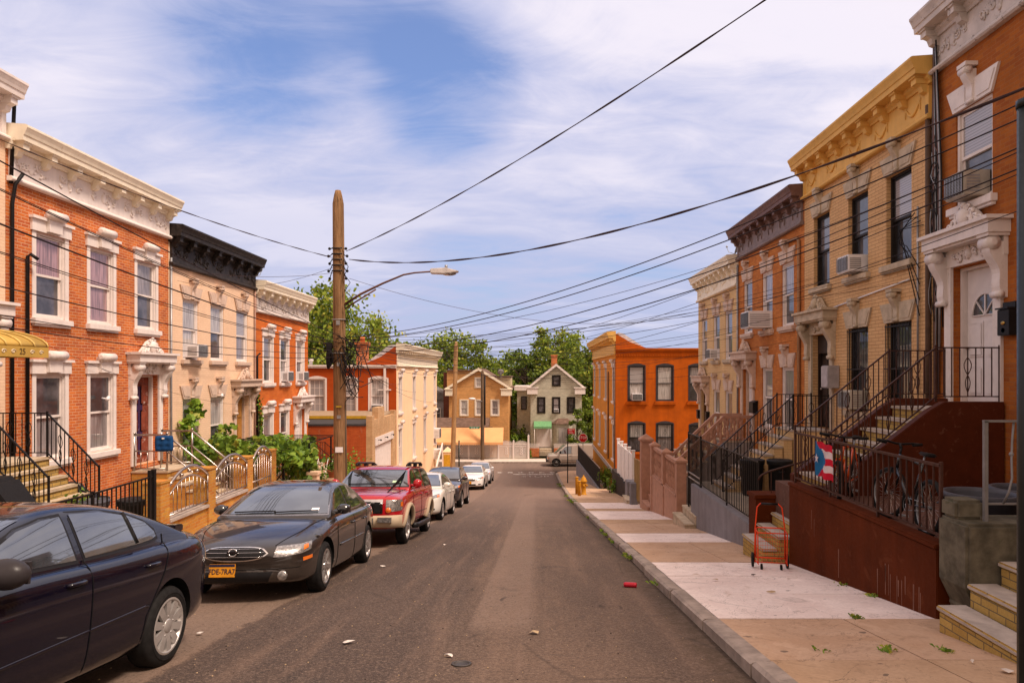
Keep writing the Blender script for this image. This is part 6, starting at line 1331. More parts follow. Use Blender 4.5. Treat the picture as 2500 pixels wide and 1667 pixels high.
def bicycle(label, loc, rot, fm, steer=0, lean=0, dark=False):
    t = thing('bicycle', label, 'bicycle', loc, rot); t.rotation_euler.y = lean; r = .335; fy, ry = -.53, .52
    def whl(y, par, yaw=0):
        b = MB(); b.lathe([(r - .055, -.024), (r - .025, -.033), (r, -.016), (r, .016), (r - .025, .033), (r - .055, .024)], (0, 0, 0), 40, 'X', cap=False); o = b.build('wheel', TYRE, par); o.location = (0, y, r); o.rotation_euler.z = yaw
        k = MB(); k.lathe([(r - .062, -.012), (r - .046, -.014), (r - .046, .014), (r - .062, .012), (r - .062, -.012)], (0, 0, 0), 36, 'X', cap=False); k.lathe([(.02, -.04), (.025, 0), (.02, .04)], (0, 0, 0), 8, 'X'); k.build('rim', GREYM, o); k = MB()
        for i in range(24): a = i * math.pi / 12; k.tube([((-1) ** i * .03, .02 * math.cos(a + 1), .02 * math.sin(a + 1)), (0, (r - .06) * math.cos(a), (r - .06) * math.sin(a))], .0025, 4, cap=False)
        k.build('spokes', STEEL, o); return o
    bb, seat, head, headb = (0, .08, .29), (0, .25, .80), (0, -.36, .86), (0, -.40, .68); b = MB()
    for p, q, rr in ((bb, seat, .017), (bb, headb, .024), (seat, head, .019), (headb, head, .022)): b.tube([p, q], rr, 10)
    for s_ in (-.06, .06): b.tube([(s_ * .5, .25, .76), (s_, ry, r)], .010, 8); b.tube([(s_ * .5, .09, .29), (s_, ry, r)], .011, 8)
    b.build('frame', fm, t); f = MB()
    for s_ in (-.06, .06): f.tube([(s_, -.42, .66), (s_, fy, r)], .015, 8)
    f.bar((-.07, -.415, .67), (.07, -.415, .67), .035); fo_ = f.build('fork', BLKP if dark else fm, t); whl(fy, t, steer); whl(ry, t)
    f = MB(); c, s_ = math.cos(steer), math.sin(steer)
    f.tube([(0, -.36, .84), (0, -.35, .95)], .016, 8); f.tube([(c * x, -.38 + s_ * x - .03, 1.0 + (.02 if abs(x) > .1 else 0)) for x in (-.31, -.18, -.06, .06, .18, .31)], .014, 8); f.tube([(0, -.35, .95), (0, -.40, 1.0)], .018, 8)
    f.build('handlebar', BLKP, t)
    for sx in (-1, 1): f = MB(); f.tube([(c * sx * .20, -.41 + s_ * sx * .2, 1.0), (c * sx * .33, -.41 + s_ * sx * .33, 1.02)], .020, 8); f.build('grip', TYRE, t)
    f = MB(); f.tube([(0, .25, .80), (0, .275, .92)], .013, 8); f.build('seat_post', GREYM, t); f = MB(); f.prism([(-.015, .14), (.015, .14), (.06, .33), (.075, .41), (.05, .44), (-.05, .44), (-.075, .41), (-.06, .33)], .92, .965, 'Z'); f.build('saddle', BLKP, t, bevel=.015)
    f = MB(); f.lathe([(.085, .045), (.09, .048), (.085, .051)], bb, 24, 'X', cap=False); f.tube([(.06, bb[1], bb[2]), (.065, bb[1] + .1, bb[2] - .13)], .010, 6); f.tube([(-.06, bb[1], bb[2]), (-.065, bb[1] - .1, bb[2] + .13)], .010, 6); f.box(.07, .16, .15, .22, .15, .17); f.box(-.16, -.07, -.06, .01, .41, .43); f.tube([(.048, bb[1] - .02, .37), (.05, ry, r + .045)], .006, 5); f.tube([(.048, bb[1] - .02, .21), (.05, ry, r - .045)], .006, 5); f.build('crankset', GREYM, t); return t
ORG = mat('bike_orange', (.62, .085, .012), .3, coat=1)
bicycle('orange framed bicycle behind the flag on the railing', (4.62, 10.25, -1.91), R(-38), ORG, R(25), R(6)); bicycle('black mountain bicycle leaning along the brown railing', (4.62, 8.55, -1.91), R(176), mat('bike_black', (.012, .012, .014), .3, coat=1), R(14), R(-7), True)
bicycle('old bicycle parked between the telephone pole and the garage', (-7.2, 26.3, pz(26.3)), R(70), GREYM, R(20), R(6))
CART = mat('cart_orange', (.70, .055, .012), .35, var=.08); t = thing('shopping_cart', 'orange folding wire shopping cart in front of the yellow brick steps', 'cart', (3.62, 10.55, pz(10.55)), R(-12))
w, d = .23, .34; b = MB()
b.tube([(-w, .0, .08), (-w * .95, .0, .60), (-w * .8, .06, .92), (-w * .6, .08, .97), (w * .6, .08, .97), (w * .8, .06, .92), (w * .95, .0, .60), (w, .0, .08)], .0105, 8)
b.tube([(-w * .92, -.03, .16), (-w * .92, -.02, .60), (-w * .8, -.02, .62), (w * .8, -.02, .62), (w * .92, -.02, .60), (w * .92, -.03, .16)], .010, 8)
b.tube([(-w * .92, -.03, .16), (w * .92, -.03, .16)], .012, 6); b.tube([(-w, 0, .08), (w, 0, .08)], .009, 6)
for sx in (-1, 1): b.tube([(sx * w, 0, .12), (sx * w * .9, -d, .14)], .009, 6); b.tube([(sx * w * .92, -.02, .60), (sx * w * .92, -.30, .60), (sx * w * .9, -.28, .14)], .009, 6)
b.tube([(-w * .92, -.30, .60), (w * .92, -.30, .60)], .009, 6)
for sx in (-1, 1): b.tube([(sx * w * .62, -.12, .09), (sx * w * .62, -.16, .04)], .009, 6)
fr = b.build('frame', CART, t); b = MB()
for i in range(1, 6): x = -w * .9 + 1.8 * w * i / 6; b.tube([(x, -.03, .16), (x, -.02, .60)], .0018, 4); b.tube([(x, -.03, .16), (x, -.28, .15), (x, -.30, .60)], .0018, 4)
for i in range(1, 7): z = .16 + .44 * i / 7; b.tube([(-w * .9, -.03, z), (w * .9, -.03, z), (w * .9, -.29, z), (-w * .9, -.29, z)], .0018, 4, closed=True)
b.build('wire_basket', CART, t)
b = MB(); b.tube([(-w * .55, .081, .97), (w * .55, .081, .97)], .017, 8); b.build('grip', BLKP, t)
for x, y, r in ((-w - .025, .02, .11), (w + .025, .02, .11), (-w * .62, -.17, .05), (w * .62, -.17, .05)): b = MB(); b.lathe([(r * .6, -.012), (r, -.014), (r, .014), (r * .6, .012), (.001, .012)], (0, 0, 0), 22, 'X'); b.lathe([(.001, -.012), (r * .6, -.012)], (0, 0, 0), 22, 'X'); wv = b.build('wheel', TYRE, t); wv.location = (x, y, r)
# air conditioners, letter boxes and the like on the facades
def onR(zfar, F, u, z, y=0): return (XR + y, zfar - u, F + z)
def onL(z0, F, u, z, y=0): return (XL - y, z0 + u, F + z)
AG = 'window air conditioners'
ac_unit(onR(12.6, FA, 1.12, 3.50), R(-90), 'large beige air conditioner in the upper window of the amber brick house', AG, .52, .42, .32, mat('ac_beige', (.42, .37, .31), .5))
ac_unit(onR(18.7, FB, 3.1, 3.70), R(-90), 'white air conditioner in the middle upper window of the buff house', AG, .55, .38, .35); ac_unit(onR(18.7, FB, 3.1, .6), R(-90), 'air conditioner behind the bars of the lower window of the buff house', AG, .6, .42, .32, mat('ac_cream', (.5, .45, .38), .5))
ac_unit(onR(24.8, FC, 3.1, 3.70), R(-90), 'big white air conditioner jutting from the orange brick house with taupe frieze', AG, .8, .52, .72); ac_unit(onR(30.9, FD, 3.1, 3.70), R(-90), 'air conditioner in the upper window of the ivory house', AG, .6, .4, .35)
ac_unit(onL(19.85, F2, 1.28, 3.72), R(90), 'white air conditioner in the first upper window of the cream house', AG, .6, .4, .38)
for u, lab in ((3.05, 'middle'), (4.98, 'last')): ac_unit(onL(25.95, F3, u, 3.70), R(90), f'air conditioner in the {lab} upper window of the orange red house', AG, .62, .42, .28)
ac_unit((4.85 + 1.28, 41.5, FE + 2.98), 0, 'air conditioner in the arched upper window of the burnt orange house', AG, .62, .42, .3); ac_unit((-8.95, 38.7, FG + 2.74), 0, 'air conditioner in the white window of the red corner house', AG, .6, .42, .3)
ac_unit((2.16, 72, -4.05), 0, 'air conditioner in the middle window of the pale gabled house', AG, .5, .34, .3)
for z, lab in ((-5.0, 'upper outdoor cooling unit on the peach house front'), (-6.6, 'lower outdoor cooling unit by the peach house front')): ac_unit((-7.9, 53.2, z), R(90), lab, 'outdoor cooling units', .9, .75, .45)
t = thing('letter_box', 'black letter box with brass oval beside the white door', 'letter box', onR(12.6, FA, 2.05, 1.15), R(-90)); b = MB(); b.box(-.14, .14, -.14, -.02, 0, .40); b.build('case', BLKP, t, bevel=.01)
b = MB(); b.box(-.145, .145, -.17, -.025, .405, .43); b.box(-.14, .14, -.05, -.02, .43, .52); b.build('lid', BLKP, t); b = MB(); b.ball((0, -.145, .19), (.05, .01, .03)); b.build('badge', mat('brass', (.5, .3, .08), .3, metal=1), t); b = MB(); b.lathe([(.035, -.146), (.001, -.146)], (0, 0, .08), 14, 'Y'); b.build('sticker', mat('sticker_blue', (.1, .3, .6), .5), t)
t = thing('meter_cabinet', 'grey meter cabinet fixed beside the dark door of the buff house', 'cabinet', onR(18.7, FB, 1.98, 1.05), R(-90)); b = MB(); b.box(-.2, .2, -.28, -.01, 0, .55); b.build('case', mat('cabinet_grey', (.34, .31, .32), .5), t, bevel=.01); b = MB(); b.box(-.18, .18, -.295, -.283, .03, .52); b.build('door', mat('cabinet_pale', (.42, .38, .39), .5), t)
t = thing('letter_box', 'black letter box by the white door of the orange brick house', 'letter box', onR(24.8, FC, 2.0, .95), R(-90)); b = MB(); b.box(-.2, .2, -.18, -.01, 0, .34); b.build('case', BLKP, t); b = MB(); b.prism([(-.2, .345), (-.01, .345), (-.01, .42)], -.22, .22, 'X'); b.build('lid', BLKP, t)
for u in (.38, 1.9): t = thing('letter_box', f'black letter box on the {"far" if u < 1 else "near"} side of the brown door', 'letter box', onR(30.9, FD, u, 1.1), R(-90)); b = MB(); b.box(-.13, .13, -.15, -.01, 0, .36); b.build('case', BLKP, t); b = MB(); b.box(-.14, .14, -.17, -.005, .362, .39); b.build('lid', BLKP, t)
t = thing('letter_box', 'black letter box by the white door nearest the garage', 'letter box', onL(25.95, F3, 5.85, .75), R(90)); b = MB(); b.box(-.16, .16, -.2, -.01, 0, .34); b.build('case', BLKP, t); b = MB(); b.prism([(-.21, .342), (-.01, .342), (-.01, .42)], -.18, .18, 'X'); b.build('lid', BLKP, t)
for loc, rot, lab in ((onR(18.7, FB, .25, 3.02), -90, 'white security camera above the door of the buff house'), (onL(13.75, F1, 3.05, 1.85), 90, 'white security camera over the middle lower window of the red brick house'), (onL(19.85, F2, 3.05, 2.5), 90, 'white security camera on the cream house behind the vine')):
    t = thing('security_camera', lab, 'camera', loc, R(rot)); b = MB(); b.tube([(0, 0, 0), (0, -.12, -.02)], .02, 6); b.build('bracket', VINYL, t); b = MB(); b.tube([(.12, -.1, .02), (-.10, -.2, -.03)], .045, 10); b.build('housing', VINYL, t)
t = thing('satellite_dish', 'grey satellite dish on the roof behind the ivory house cornice', 'satellite dish', (7.6, 25.6, FD + 7.35), R(-110)); copy_src = dish((0, 0, 0), 0, 'x', 20); 
for ch in list(copy_src.children): ch.parent = t
bpy.data.objects.remove(copy_src)
dish((-11.0, 26.3, F3 + 7.5), 100, 'grey satellite dish at the end of the weathered cream cornice', 15, .45); dish((5.7, 43.2, FE + 6.0), 50, 'satellite dish standing on the burnt orange roof', 10, .42, mat('dish_dark', (.16, .15, .16), .5)); dish((-3.7, 72, -.4), 200, 'satellite dish on the ridge of the brown gabled house', 25, .35)
# ------------------------------------------------------------------ yards on the other side
t = thing('brick_fence', 'golden brick garden wall with steel arched panels in front of the red brick house', 'fence', (-7.6, 13.53, -4.4))
b = MB(); b.box(-.14, .14, .2, 4.05, -.6, 1.38); b.build('wall', BR['gold'], t); PY = [.14, 2.13, 4.22, 5.82]
for y in PY: b = MB(); b.box(-.18, .18, y - .17, y + .17, -.8, 2.22); b.box(-.20, .20, y - .19, y + .19, 2.221, 2.26); b.build('pier', BR['gold'], t)
for y0, y1 in ((PY[0] + .175, PY[1] - .175), (PY[1] + .175, PY[2] - .175)): b = MB(); b.box(-.2, .2, y0, y1, 1.381, 1.44); b.build('coping', STONEG, t)
def arch_panel(y0, y1, zb, gate=False):
    b = MB(); n = 16; w = y1 - y0; cy = (y0 + y1) / 2; zt = 2.12; hh = .30
    top = lambda y, dz=0: zt + hh * (1 - ((y - cy) / (w / 2)) ** 2) + dz
    b.tube([(.16, y0 + w * i / n, top(y0 + w * i / n)) for i in range(n + 1)], .032, 8); b.tube([(.16, y0 + w * i / n, top(y0 + w * i / n, -.2)) for i in range(n + 1)], .018, 6)
    b.tube([(.16, y0, zb), (.16, y1, zb)], .018, 6)
    if gate: b.tube([(.16, y0, zb + 1.2), (.16, y1, zb + 1.2)], .018, 6)
    k = max(4, int(w / .15))
    for i in range(k + 1): y = y0 + w * i / k; b.tube([(.16, y, zb), (.16, y, top(y, -.2))], .008, 6)
    for f in (.3, .5, .7): y = y0 + w * f; b.ball((.16, y, top(y, -.1)), .045)
    for y in (y0, y1): b.tube([(.16, y, zb), (.16, y, top(y) + .02)], .016, 6)
    return b.build('gate' if gate else 'panel', STEEL, t)
arch_panel(PY[0] + .18, PY[1] - .18, 1.52); arch_panel(PY[1] + .18, PY[2] - .18, 1.52); arch_panel(PY[2] + .18, PY[3] - .18, .35, True)
t = thing('iron_fence', 'black iron fence ending at the golden brick pier behind the navy car', 'fence', (-7.4, 7.8, -3.0)); rail_run([(0, 0, 0), (0, 1.8, -.2), (0, 3.6, -.4), (0, 5.4, -.55)], 1.05, BLACKM, 'panel', t, .13, .04, .018, .04)
b = t.children[0]; 
for v in b.data.vertices:
    if v.co.z > .28: v.co.z = v.co.z + (v.co.y / 5.4) * .52      # the fence keeps a level top rail above the falling pavement
b = MB(); b.bar((0, 5.42, -.9), (0, 5.42, 1.15), .07); b.bar((0, 5.28, -.9), (0, 5.28, 1.15), .05); b.build('gate_post', BLACKM, t)
t = thing('barbecue_grill', 'barbecue grill under a black cover beside the yard steps', 'grill', (-8.75, 10.6, pz(10.6)), R(8)); b = MB()
b.prism([(-.75, 0), (.75, 0), (.8, .85), (.62, 1.12), (.45, 1.36), (-.35, 1.4), (-.72, 1.15), (-.8, .85)], -.38, .38, 'Y'); b.build('cover', mat('cover_black', (.012, .011, .012), .7, bump=.5, scale=3), t, bevel=.06)
TERR = mat('terracotta', (.38, .13, .06), .7)
LEAF = [leafm('leaf_vine_light', (.22, .36, .045)), leafm('leaf_vine_mid', (.13, .24, .03)), leafm('leaf_vine_dark', (.065, .13, .02)), leafm('leaf_yellow', (.34, .38, .06))]
def leaves(b, pts, size, mats_n=3, flat=.5, lob=True, weights=None):
    """leaf-shaped faces, each with its own tilt"""
    for p in pts:
        s_ = size * random.uniform(.6, 1.25); n = Vector((random.gauss(0, 1), random.gauss(0, 1), random.gauss(flat, .8))).normalized(); x = n.orthogonal().normalized(); a = random.uniform(0, 6.28); y = n.cross(x); x, y = x * math.cos(a) + y * math.sin(a), y * math.cos(a) - x * math.sin(a); p = Vector(p)
        b.cur = random.choices(range(mats_n), weights)[0]
        if lob: q = [(0, -.5), (.34, -.40), (.52, -.02), (.24, .10), (0, .56), (-.24, .10), (-.52, -.02), (-.34, -.40)]
        else: q = [(0, -.5), (.32, 0), (0, .5), (-.32, 0)]
        b.add([p + (x * u + y * v) * s_ + n * s_ * .16 * abs(u) for u, v in q], [tuple(range(len(q)))], False)
def pot(x, y, z, r, label, plant='leaf', h=None):
    h = h or r * 1.5; t = thing('potted_plant', label, 'plant', (x, y, z)); b = MB(); b.lathe([(r * .65, 0), (r * .95, h * .8), (r * 1.08, h * .8), (r * 1.1, h), (r * .95, h), (r * .9, h * .88), (.001, h * .88)], (0, 0, 0), 18); b.build('pot', TERR, t)
    b = MB(); leaves(b, [(random.gauss(0, r * .8), random.gauss(0, r * .8), h + abs(random.gauss(.1, r * .9))) for i in range(90)], r * .5); b.build('foliage', LEAF[:3], t, normals=False)
    b = MB()
    for i in range(6): b.tube([(0, 0, h * .8), (random.gauss(0, r * .6), random.gauss(0, r * .6), h + r)], .006, 4)
    b.build('stem', LEAF[2], t); return t
pot(-8.55, 12.75, -2.72, .17, 'low terracotta bowl with a pale plant on the first yard steps', h=.16); pot(-7.4, 25.0, -3.85, .22, 'terracotta pot with a leafy plant on the end pier')
CHAIRM = mat('chair_green_grey', (.16, .16, .13), .5)
for x, y, rot, lab in ((-10.1, 11.0, 60, 'grey tubular garden chair nearer the iron railing'), (-9.9, 12.0, 95, 'grey tubular garden chair against the red brick wall')):
    t = thing('garden_chair', lab, 'chair', (x, y, F0 - .02), R(rot)); b = MB()
    for sx in (-.25, .25): b.tube([(sx, -.25, 0), (sx, -.26, .6), (sx, -.1, .66), (sx, .22, .64), (sx, .26, .3), (sx, .3, 0)], .016, 8)
    b.build('frame', CHAIRM, t); b = MB(); b.tube([(-.24, .2, .42), (-.24, .3, .9), (-.15, .33, .98), (.15, .33, .98), (.24, .3, .9), (.24, .2, .42)], .016, 8)
    for i in range(5): b.tube([(-.16 + .08 * i, .22, .42), (-.16 + .08 * i, .33, .96)], .010, 6)
    b.build('backrest', CHAIRM, t); b = MB(); b.box(-.24, .24, -.24, .22, .40, .43); b.build('seat', CHAIRM, t, bevel=.01)
for x, y, m, lab in ((-9.0, 13.9, BLKBIN, 'black bin by the worn stoop behind the iron fence'), (-8.4, 12.95, TUB, 'grey bin behind the iron fence'), (-8.0, 13.55, BLKBIN, 'black bin next to the golden brick pier')): tub(x, y, pz(y), .26, .9, lab, m, m)
t = thing('storage_box', 'white plastic box behind the iron fence', 'box', (-8.35, 11.9, pz(11.9)), R(8)); b = MB(); b.box(-.3, .3, -.22, .22, 0, .75); b.build('body', VINYL, t, bevel=.02); b = MB(); b.box(-.33, .33, -.25, .25, .752, .82); b.build('lid', VINYL, t, bevel=.02)
t = thing('rubbish_bag', 'black rubbish bags heaped by the yard steps', 'bag', (-9.35, 13.85, pz(13.8))); b = MB(); b.ball((0, 0, .3), (.42, .36, .36), 14, 8, .08); b.ball((.1, .1, .75), (.36, .33, .32), 12, 8, .1); b.ball((-.2, 0, 1.05), (.4, .3, .2), 12, 8, .1); b.build('bag', mat('bag_black', (.008, .008, .009), .3, bump=.6, scale=8), t)
CUSH = mat('cushion_blue', (.008, .055, .17), .8, var=.15); t = thing('seat_cushion', 'blue tufted seat cushion tied to the steel stair post', 'cushion', (-9.76, 17.98, F1 + .62), R(8)); b = MB(); b.smooth = True; n = 14
for sgn in (-1, 1):
    vs = []
    for j in range(n + 1):
        for i in range(n + 1):
            u, v = i / n * 2 - 1, j / n * 2 - 1; e = (1 - u ** 6) * (1 - v ** 6); d_ = .065 * e ** .5 - .03 * math.exp(-((abs(u) - .4) ** 2 + (abs(v) - .36) ** 2) * 18); vs.append((u * .23 * (1 - .06 * v * v), sgn * d_ - .07, v * .21 * (1 - .06 * u * u)))
    b.add(vs, [(j * (n + 1) + i, j * (n + 1) + i + 1, (j + 1) * (n + 1) + i + 1, (j + 1) * (n + 1) + i) for j in range(n) for i in range(n)])
b.build('cushion', CUSH, t); b = MB(); b.box(-.03, .03, -.145, -.135, .12, .16); b.build('tag', VINYL, t)
# vine on its trellis, garden of the cream house
t = thing('trellis', 'dark iron trellis that carries the grape vine', 'trellis', (-9.0, 22.6, pz(22.6))); b = MB()
for x in (-1.2, 1.5):
    for y in (-2.3, 0, 2.4): b.bar((x, y, -.2), (x, y, 2.35), .05)
for x in (-1.2, 0, 1.5): b.bar((x, -2.5, 2.35), (x, 2.6, 2.35), .03)
for y in range(11): b.bar((-1.3, -2.4 + .5 * y, 2.38), (1.6, -2.4 + .5 * y, 2.38), .02)
b.build('frame', BLACKM, t)
t = thing('grape_vine', 'big leaved grape vine spilling over the trellis in front of the cream house', 'vine', (-9.0, 22.6, pz(22.6))); b = MB(); P = []
for i in range(2100): x, y = random.uniform(-1.5, 1.75), random.uniform(-2.7, 2.7); P.append((x, y, 2.42 + random.uniform(-.1, .28) + .16 * math.sin(x * 3 + y * 2.2) + .1 * math.sin(y * 5)))
for i in range(620): y = random.uniform(-.9, .9); P.append((random.gauss(1.2, .16), y, 2.45 - abs(random.gauss(0, .55)) - .3 * (y > 1.6) * random.random()))
for i in range(420): y = random.uniform(-2.7, .9); P.append((random.gauss(1.66, .14), y, 2.45 - abs(random.gauss(0, .16))))
for i in range(260): a = random.random(); P.append((-1.55 + random.gauss(0, .08), -1.7 + random.gauss(0, .22) + .3 * math.sin(a * 9), 2.3 + a * 1.7))
for i in range(120): a = random.random(); P.append((-1.5 + random.gauss(0, .1), .5 + random.gauss(0, .3), 2.4 + a * .9))
P = [(x, y, z - .14 - .07 * (y + 2.7)) for x, y, z in P if x < 9.5 - .3437 * (22.6 + y) or z < 2.1]; P = [p for p in P if p[0] < 9.8 - .3437 * (22.6 + p[1])]
leaves(b, P, .20, 4, .7, True, (5, 5, 2, 1)); b.build('foliage', LEAF, t, normals=False); b = MB()
for k in range(7): x0 = random.uniform(-1.2, 1.5); b.tube([(x0 * .4, random.uniform(-2, 2), 0), (x0 * .7, random.uniform(-1, 1), 1.2), (x0, random.uniform(-2, 2), 2.4)], .022, 5)
b.build('stem', wood('bark', (.10, .065, .04), (.17, .12, .08)), t)
t = thing('iron_fence', 'black iron fence between low buff piers under the vine', 'fence', (-7.4, 19.75, -4.6))
for y, zt in ((.1, .95), (3.0, 1.35), (5.25, .80)): b = MB(); b.box(-.15, .15, y - .15, y + .15, -.9, zt - .1); b.box(-.19, .19, y - .19, y + .19, zt - .099, zt); b.build('pier', BR['cream'], t)
rail_run([(0, .3, -.1), (0, 2.8, -.1)], .75, BLACKM, 'panel', t, .11, .07, .02, .04); rail_run([(0, 3.2, -.35), (0, 5.05, -.5)], .95, BLACKM, 'panel', t, .11, .06, .02, .04)
b = MB(); b.box(-.1, .1, .26, 2.84, -.9, -.11); b.box(-.1, .1, 3.16, 5.09, -1.2, -.52); b.build('plinth', BR['cream'], t)
t = thing('lawn_sprinkler_stand', 'folding rack of thin rods in the garden before the garage', 'rack', (-9.4, 28.2, pz(28.2)));  b = MB()
for i in range(7): b.tube([(-.6 + .2 * i, 0, 0), (-.2 + .2 * i, .1, 1.9)], .012, 5)
b.bar((-.5, .04, .9), (1.0, .06, .9), .03); b.build('rods', VINYL, t); t.name = 'drying_rack'
def shrub(label, loc, rx, ry, h, n, size, mats=LEAF[:3], w=(3, 5, 3), name='shrub', cat='shrub'):
    t = thing(name, label, cat, loc); b = MB(); P = []
    cs = [(random.uniform(-rx, rx) * .8, random.uniform(-ry, ry) * .8, random.uniform(.25, .9) * h) for i in range(14)]
    for i in range(n): c_ = random.choice(cs); P.append((c_[0] + random.gauss(0, rx * .22), c_[1] + random.gauss(0, ry * .22), max(.03, c_[2] + random.gauss(0, h * .14))))
    leaves(b, P, size, len(mats), .6, False, w); b.build('foliage', mats, t, normals=False); b = MB()
    for c_ in cs[:9]: b.tube([(c_[0] * .2, c_[1] * .2, 0), (c_[0] * .7, c_[1] * .7, c_[2] * .6), c_], [.025, .015, .006], 5)
    b.build('stem', MATS['bark'], t); return t
shrub('broad green garden shrub with feathery top beside the telephone pole', (-8.9, 27.8, pz(27.8)), 1.5, 1.9, 2.0, 2600, .13); shrub('low bush behind the end pier with the terracotta pot', (-8.2, 25.6, pz(25.6)), .7, .9, 1.3, 1100, .11)
shrub('small bush at the end of the black board fence', (4.35, 42.6, pz(42.6)), .45, .5, 1.1, 700, .13); shrub('leafy weeds beside the dark low wall', (4.2, 38.2, pz(38.2)), .25, .5, .8, 300, .12)
shrub('climbing ivy up the downpipe of the orange red house', (-10.55, 26.15, F3 - .6), .12, .22, 3.6, 500, .15)
# ------------------------------------------------------------------ telephone poles and wires
PW = wood('pole_wood', (.20, .105, .045), (.36, .21, .105)); PW2 = wood('pole_wood_pale', (.34, .19, .085), (.46, .28, .14)); PWD = wood('pole_wood_dark', (.12, .075, .045), (.20, .13, .08))
def pole(label, x, y, top, r, m, lean=0, zb=None):
    zb = pz(y) if zb is None else zb; t = thing('telephone_pole', label, 'pole', (x, y, zb)); H = top - zb; b = MB(); n = 18; rows = [(0, 1.0), (H * .3, .97), (H * .6, .92), (H * .96, .84), (H * .985, .62), (H, .42)]
    b.lathe([(r * q, z) for z, q in [(-.3, 1.0)] + rows], (0, 0, 0), n); o = b.build('shaft', m, t); t.rotation_euler.y = lean; return t, H
p1, H1 = pole('tall brown wooden telephone pole with a street lamp arm between parked cars and shrubs', -5.25, 18.4, 4.93, .175, PW, R(-.5))
b = MB(); za = 1.86 - pz(18.4); b.tube([(.14, 0, za), (.6, -.02, za + .28), (1.2, -.03, za + .56), (1.75, -.04, za + .78), (2.05, -.05, za + .83), (2.5, -.05, za + .86)], [.036, .032, .027, .024, .022, .022], 10); b.tube([(.14, 0, za - .12), (1.0, -.02, za + .40)], .022, 8); arm = b.build('lamp_arm', mat('rust_brown', (.14, .065, .04), .6, var=.3), p1)
b = MB(); b.prism([(2.48, za + .80), (2.85, za + .78), (3.22, za + .83), (3.25, za + .86), (2.9, za + .95), (2.48, za + .93)], -.16, .06, 'Y'); b.build('lamp_head', mat('lamp_grey', (.62, .58, .56), .5), arm, bevel=.03); b = MB(); b.ball((2.98, -.05, za + .80), (.2, .10, .06)); b.build('lens', LAMPG, arm); b = MB(); b.tube([(2.9, -.05, za + .95), (2.9, -.05, za + 1.03)], .04, 8); b.build('photocell', GREYM, arm)
b = MB()
for k, z in enumerate((3.35, 3.2, 3.05, 2.9, 2.75)):
    z -= pz(18.4); b = MB(); b.tube([(-.14, -.16, z), (.14, -.16, z)], .02, 6); b.build('cleat', BLKP, p1)
    for sx in (-1, 1): b = MB(); b.ball((sx * (.22 + .03 * (k % 2)), -.08, z - .05 * k), .04, 8, 6); b.tube([(sx * .15, -.1, z), (sx * .22, -.08, z - .05 * k)], .012, 5); b.build('insulator', BLKP, p1)
for k, (zz, w_, h_, m_) in enumerate(((-1.2, .05, .09, GREYM), (-.9, .07, .04, mat('tag_yellow', (.55, .38, .05), .6)), (.2, .04, .10, GREYM), (1.3, .05, .12, GREYM), (-2.1, .10, .14, VINYL))):
    b = MB(); b.box(.02 - w_, .02 + w_, -.188, -.17, zz - pz(18.4), zz - pz(18.4) + h_); b.build('tag', m_, p1)
b = MB(); b.tube([(.17, -.06, .3), (.165, -.06, 3.3)], .018, 6); b.build('ground_wire_guard', mat('guard_brown', (.09, .06, .04), .7), p1)
for zz in (.55, 1.45): b = MB(); b.tube([(.185 * math.cos(R(a)), .185 * math.sin(R(a)), zz - pz(18.4)) for a in range(0, 360, 24)], .012, 5, closed=True); b.build('band', GREYM, p1)
rr = random.Random(5); b = MB()
for k in range(26):                                     # tangle of drop wires and splice cases on the pole
    a = (rr.uniform(-.2, .35), rr.uniform(-.3, .0), rr.uniform(.1, 1.0)); c_ = (rr.uniform(.1, .9), rr.uniform(-.35, .1), rr.uniform(-.7, .9)); m_ = (rr.uniform(0, .7), rr.uniform(-.5, 0), rr.uniform(-.5, 1.1))
    b.tube([tuple(v - (pz(18.4) if i == 2 else 0) for i, v in enumerate(p)) for p in (a, ((a[0] + m_[0]) / 2, m_[1], (a[2] + m_[2]) / 2 + .1), m_, ((c_[0] + m_[0]) / 2, c_[1], (c_[2] + m_[2]) / 2 - .12), c_)], .012, 5)
for k in range(9): z = 3.1 - .42 * k; b.tube([tuple(v - (pz(18.4) if i == 2 else 0) for i, v in enumerate(p)) for p in ((.17, -.12, z), (.3 + .05 * (k % 3), -.16, z - .25), (.18, -.15, z - .5))], .010, 5)
b.build('wire_tangle', BLKP, p1); b = MB(); zc_ = .42 - pz(18.4)
for k in range(7): b.tube([(-.27 + .02 * k + .05 * math.cos(t * .4488), -.12 - .02 * k, zc_ + (.30 - .02 * k) * math.sin(t * .4488) * (1 if math.sin(t * .4488) < 0 else .8)) for t in range(14)], .013, 5, closed=True)
b.box(-.30, -.17, -.17, -.05, zc_ + .2, zc_ + .42); b.build('cable_coil', BLKP, p1)
p2, H2 = pole('pale wooden telephone pole rising behind the parked white cars', -5.75, 47, 2.2, .17, PW2, R(1.6))
p3, H3 = pole('dark wooden telephone pole in front of the white iron gates', -5.2, 66.6, .35, .19, PWD, 0, rz(66) + .13); b = MB(); b.tube([(.24, -.05, 3.4), (.24, -.05, 8.2)], .07, 8); b.build('conduit', BLKP, p3)
t = thing('street_light', 'small white street lamp on the dark far pole', 'lamp', (-5.2, 66.3, -2.6)); b = MB(); b.tube([(0, 0, -.1), (-.7, -.3, .15)], .03, 6); b.build('arm', GREYM, t); b = MB(); b.ball((-.95, -.4, .17), (.35, .16, .12)); b.build('lamp_head', VINYL, t)
t = thing('street_name_sign', 'green street name sign fixed to the dark far pole', 'sign', (-5.9, 66.3, -5.25)); b = MB(); b.box(-.55, .45, -.02, .0, -.11, .11); b.build('panel', mat('sign_green', (.015, .20, .09), .5), t); b = MB()
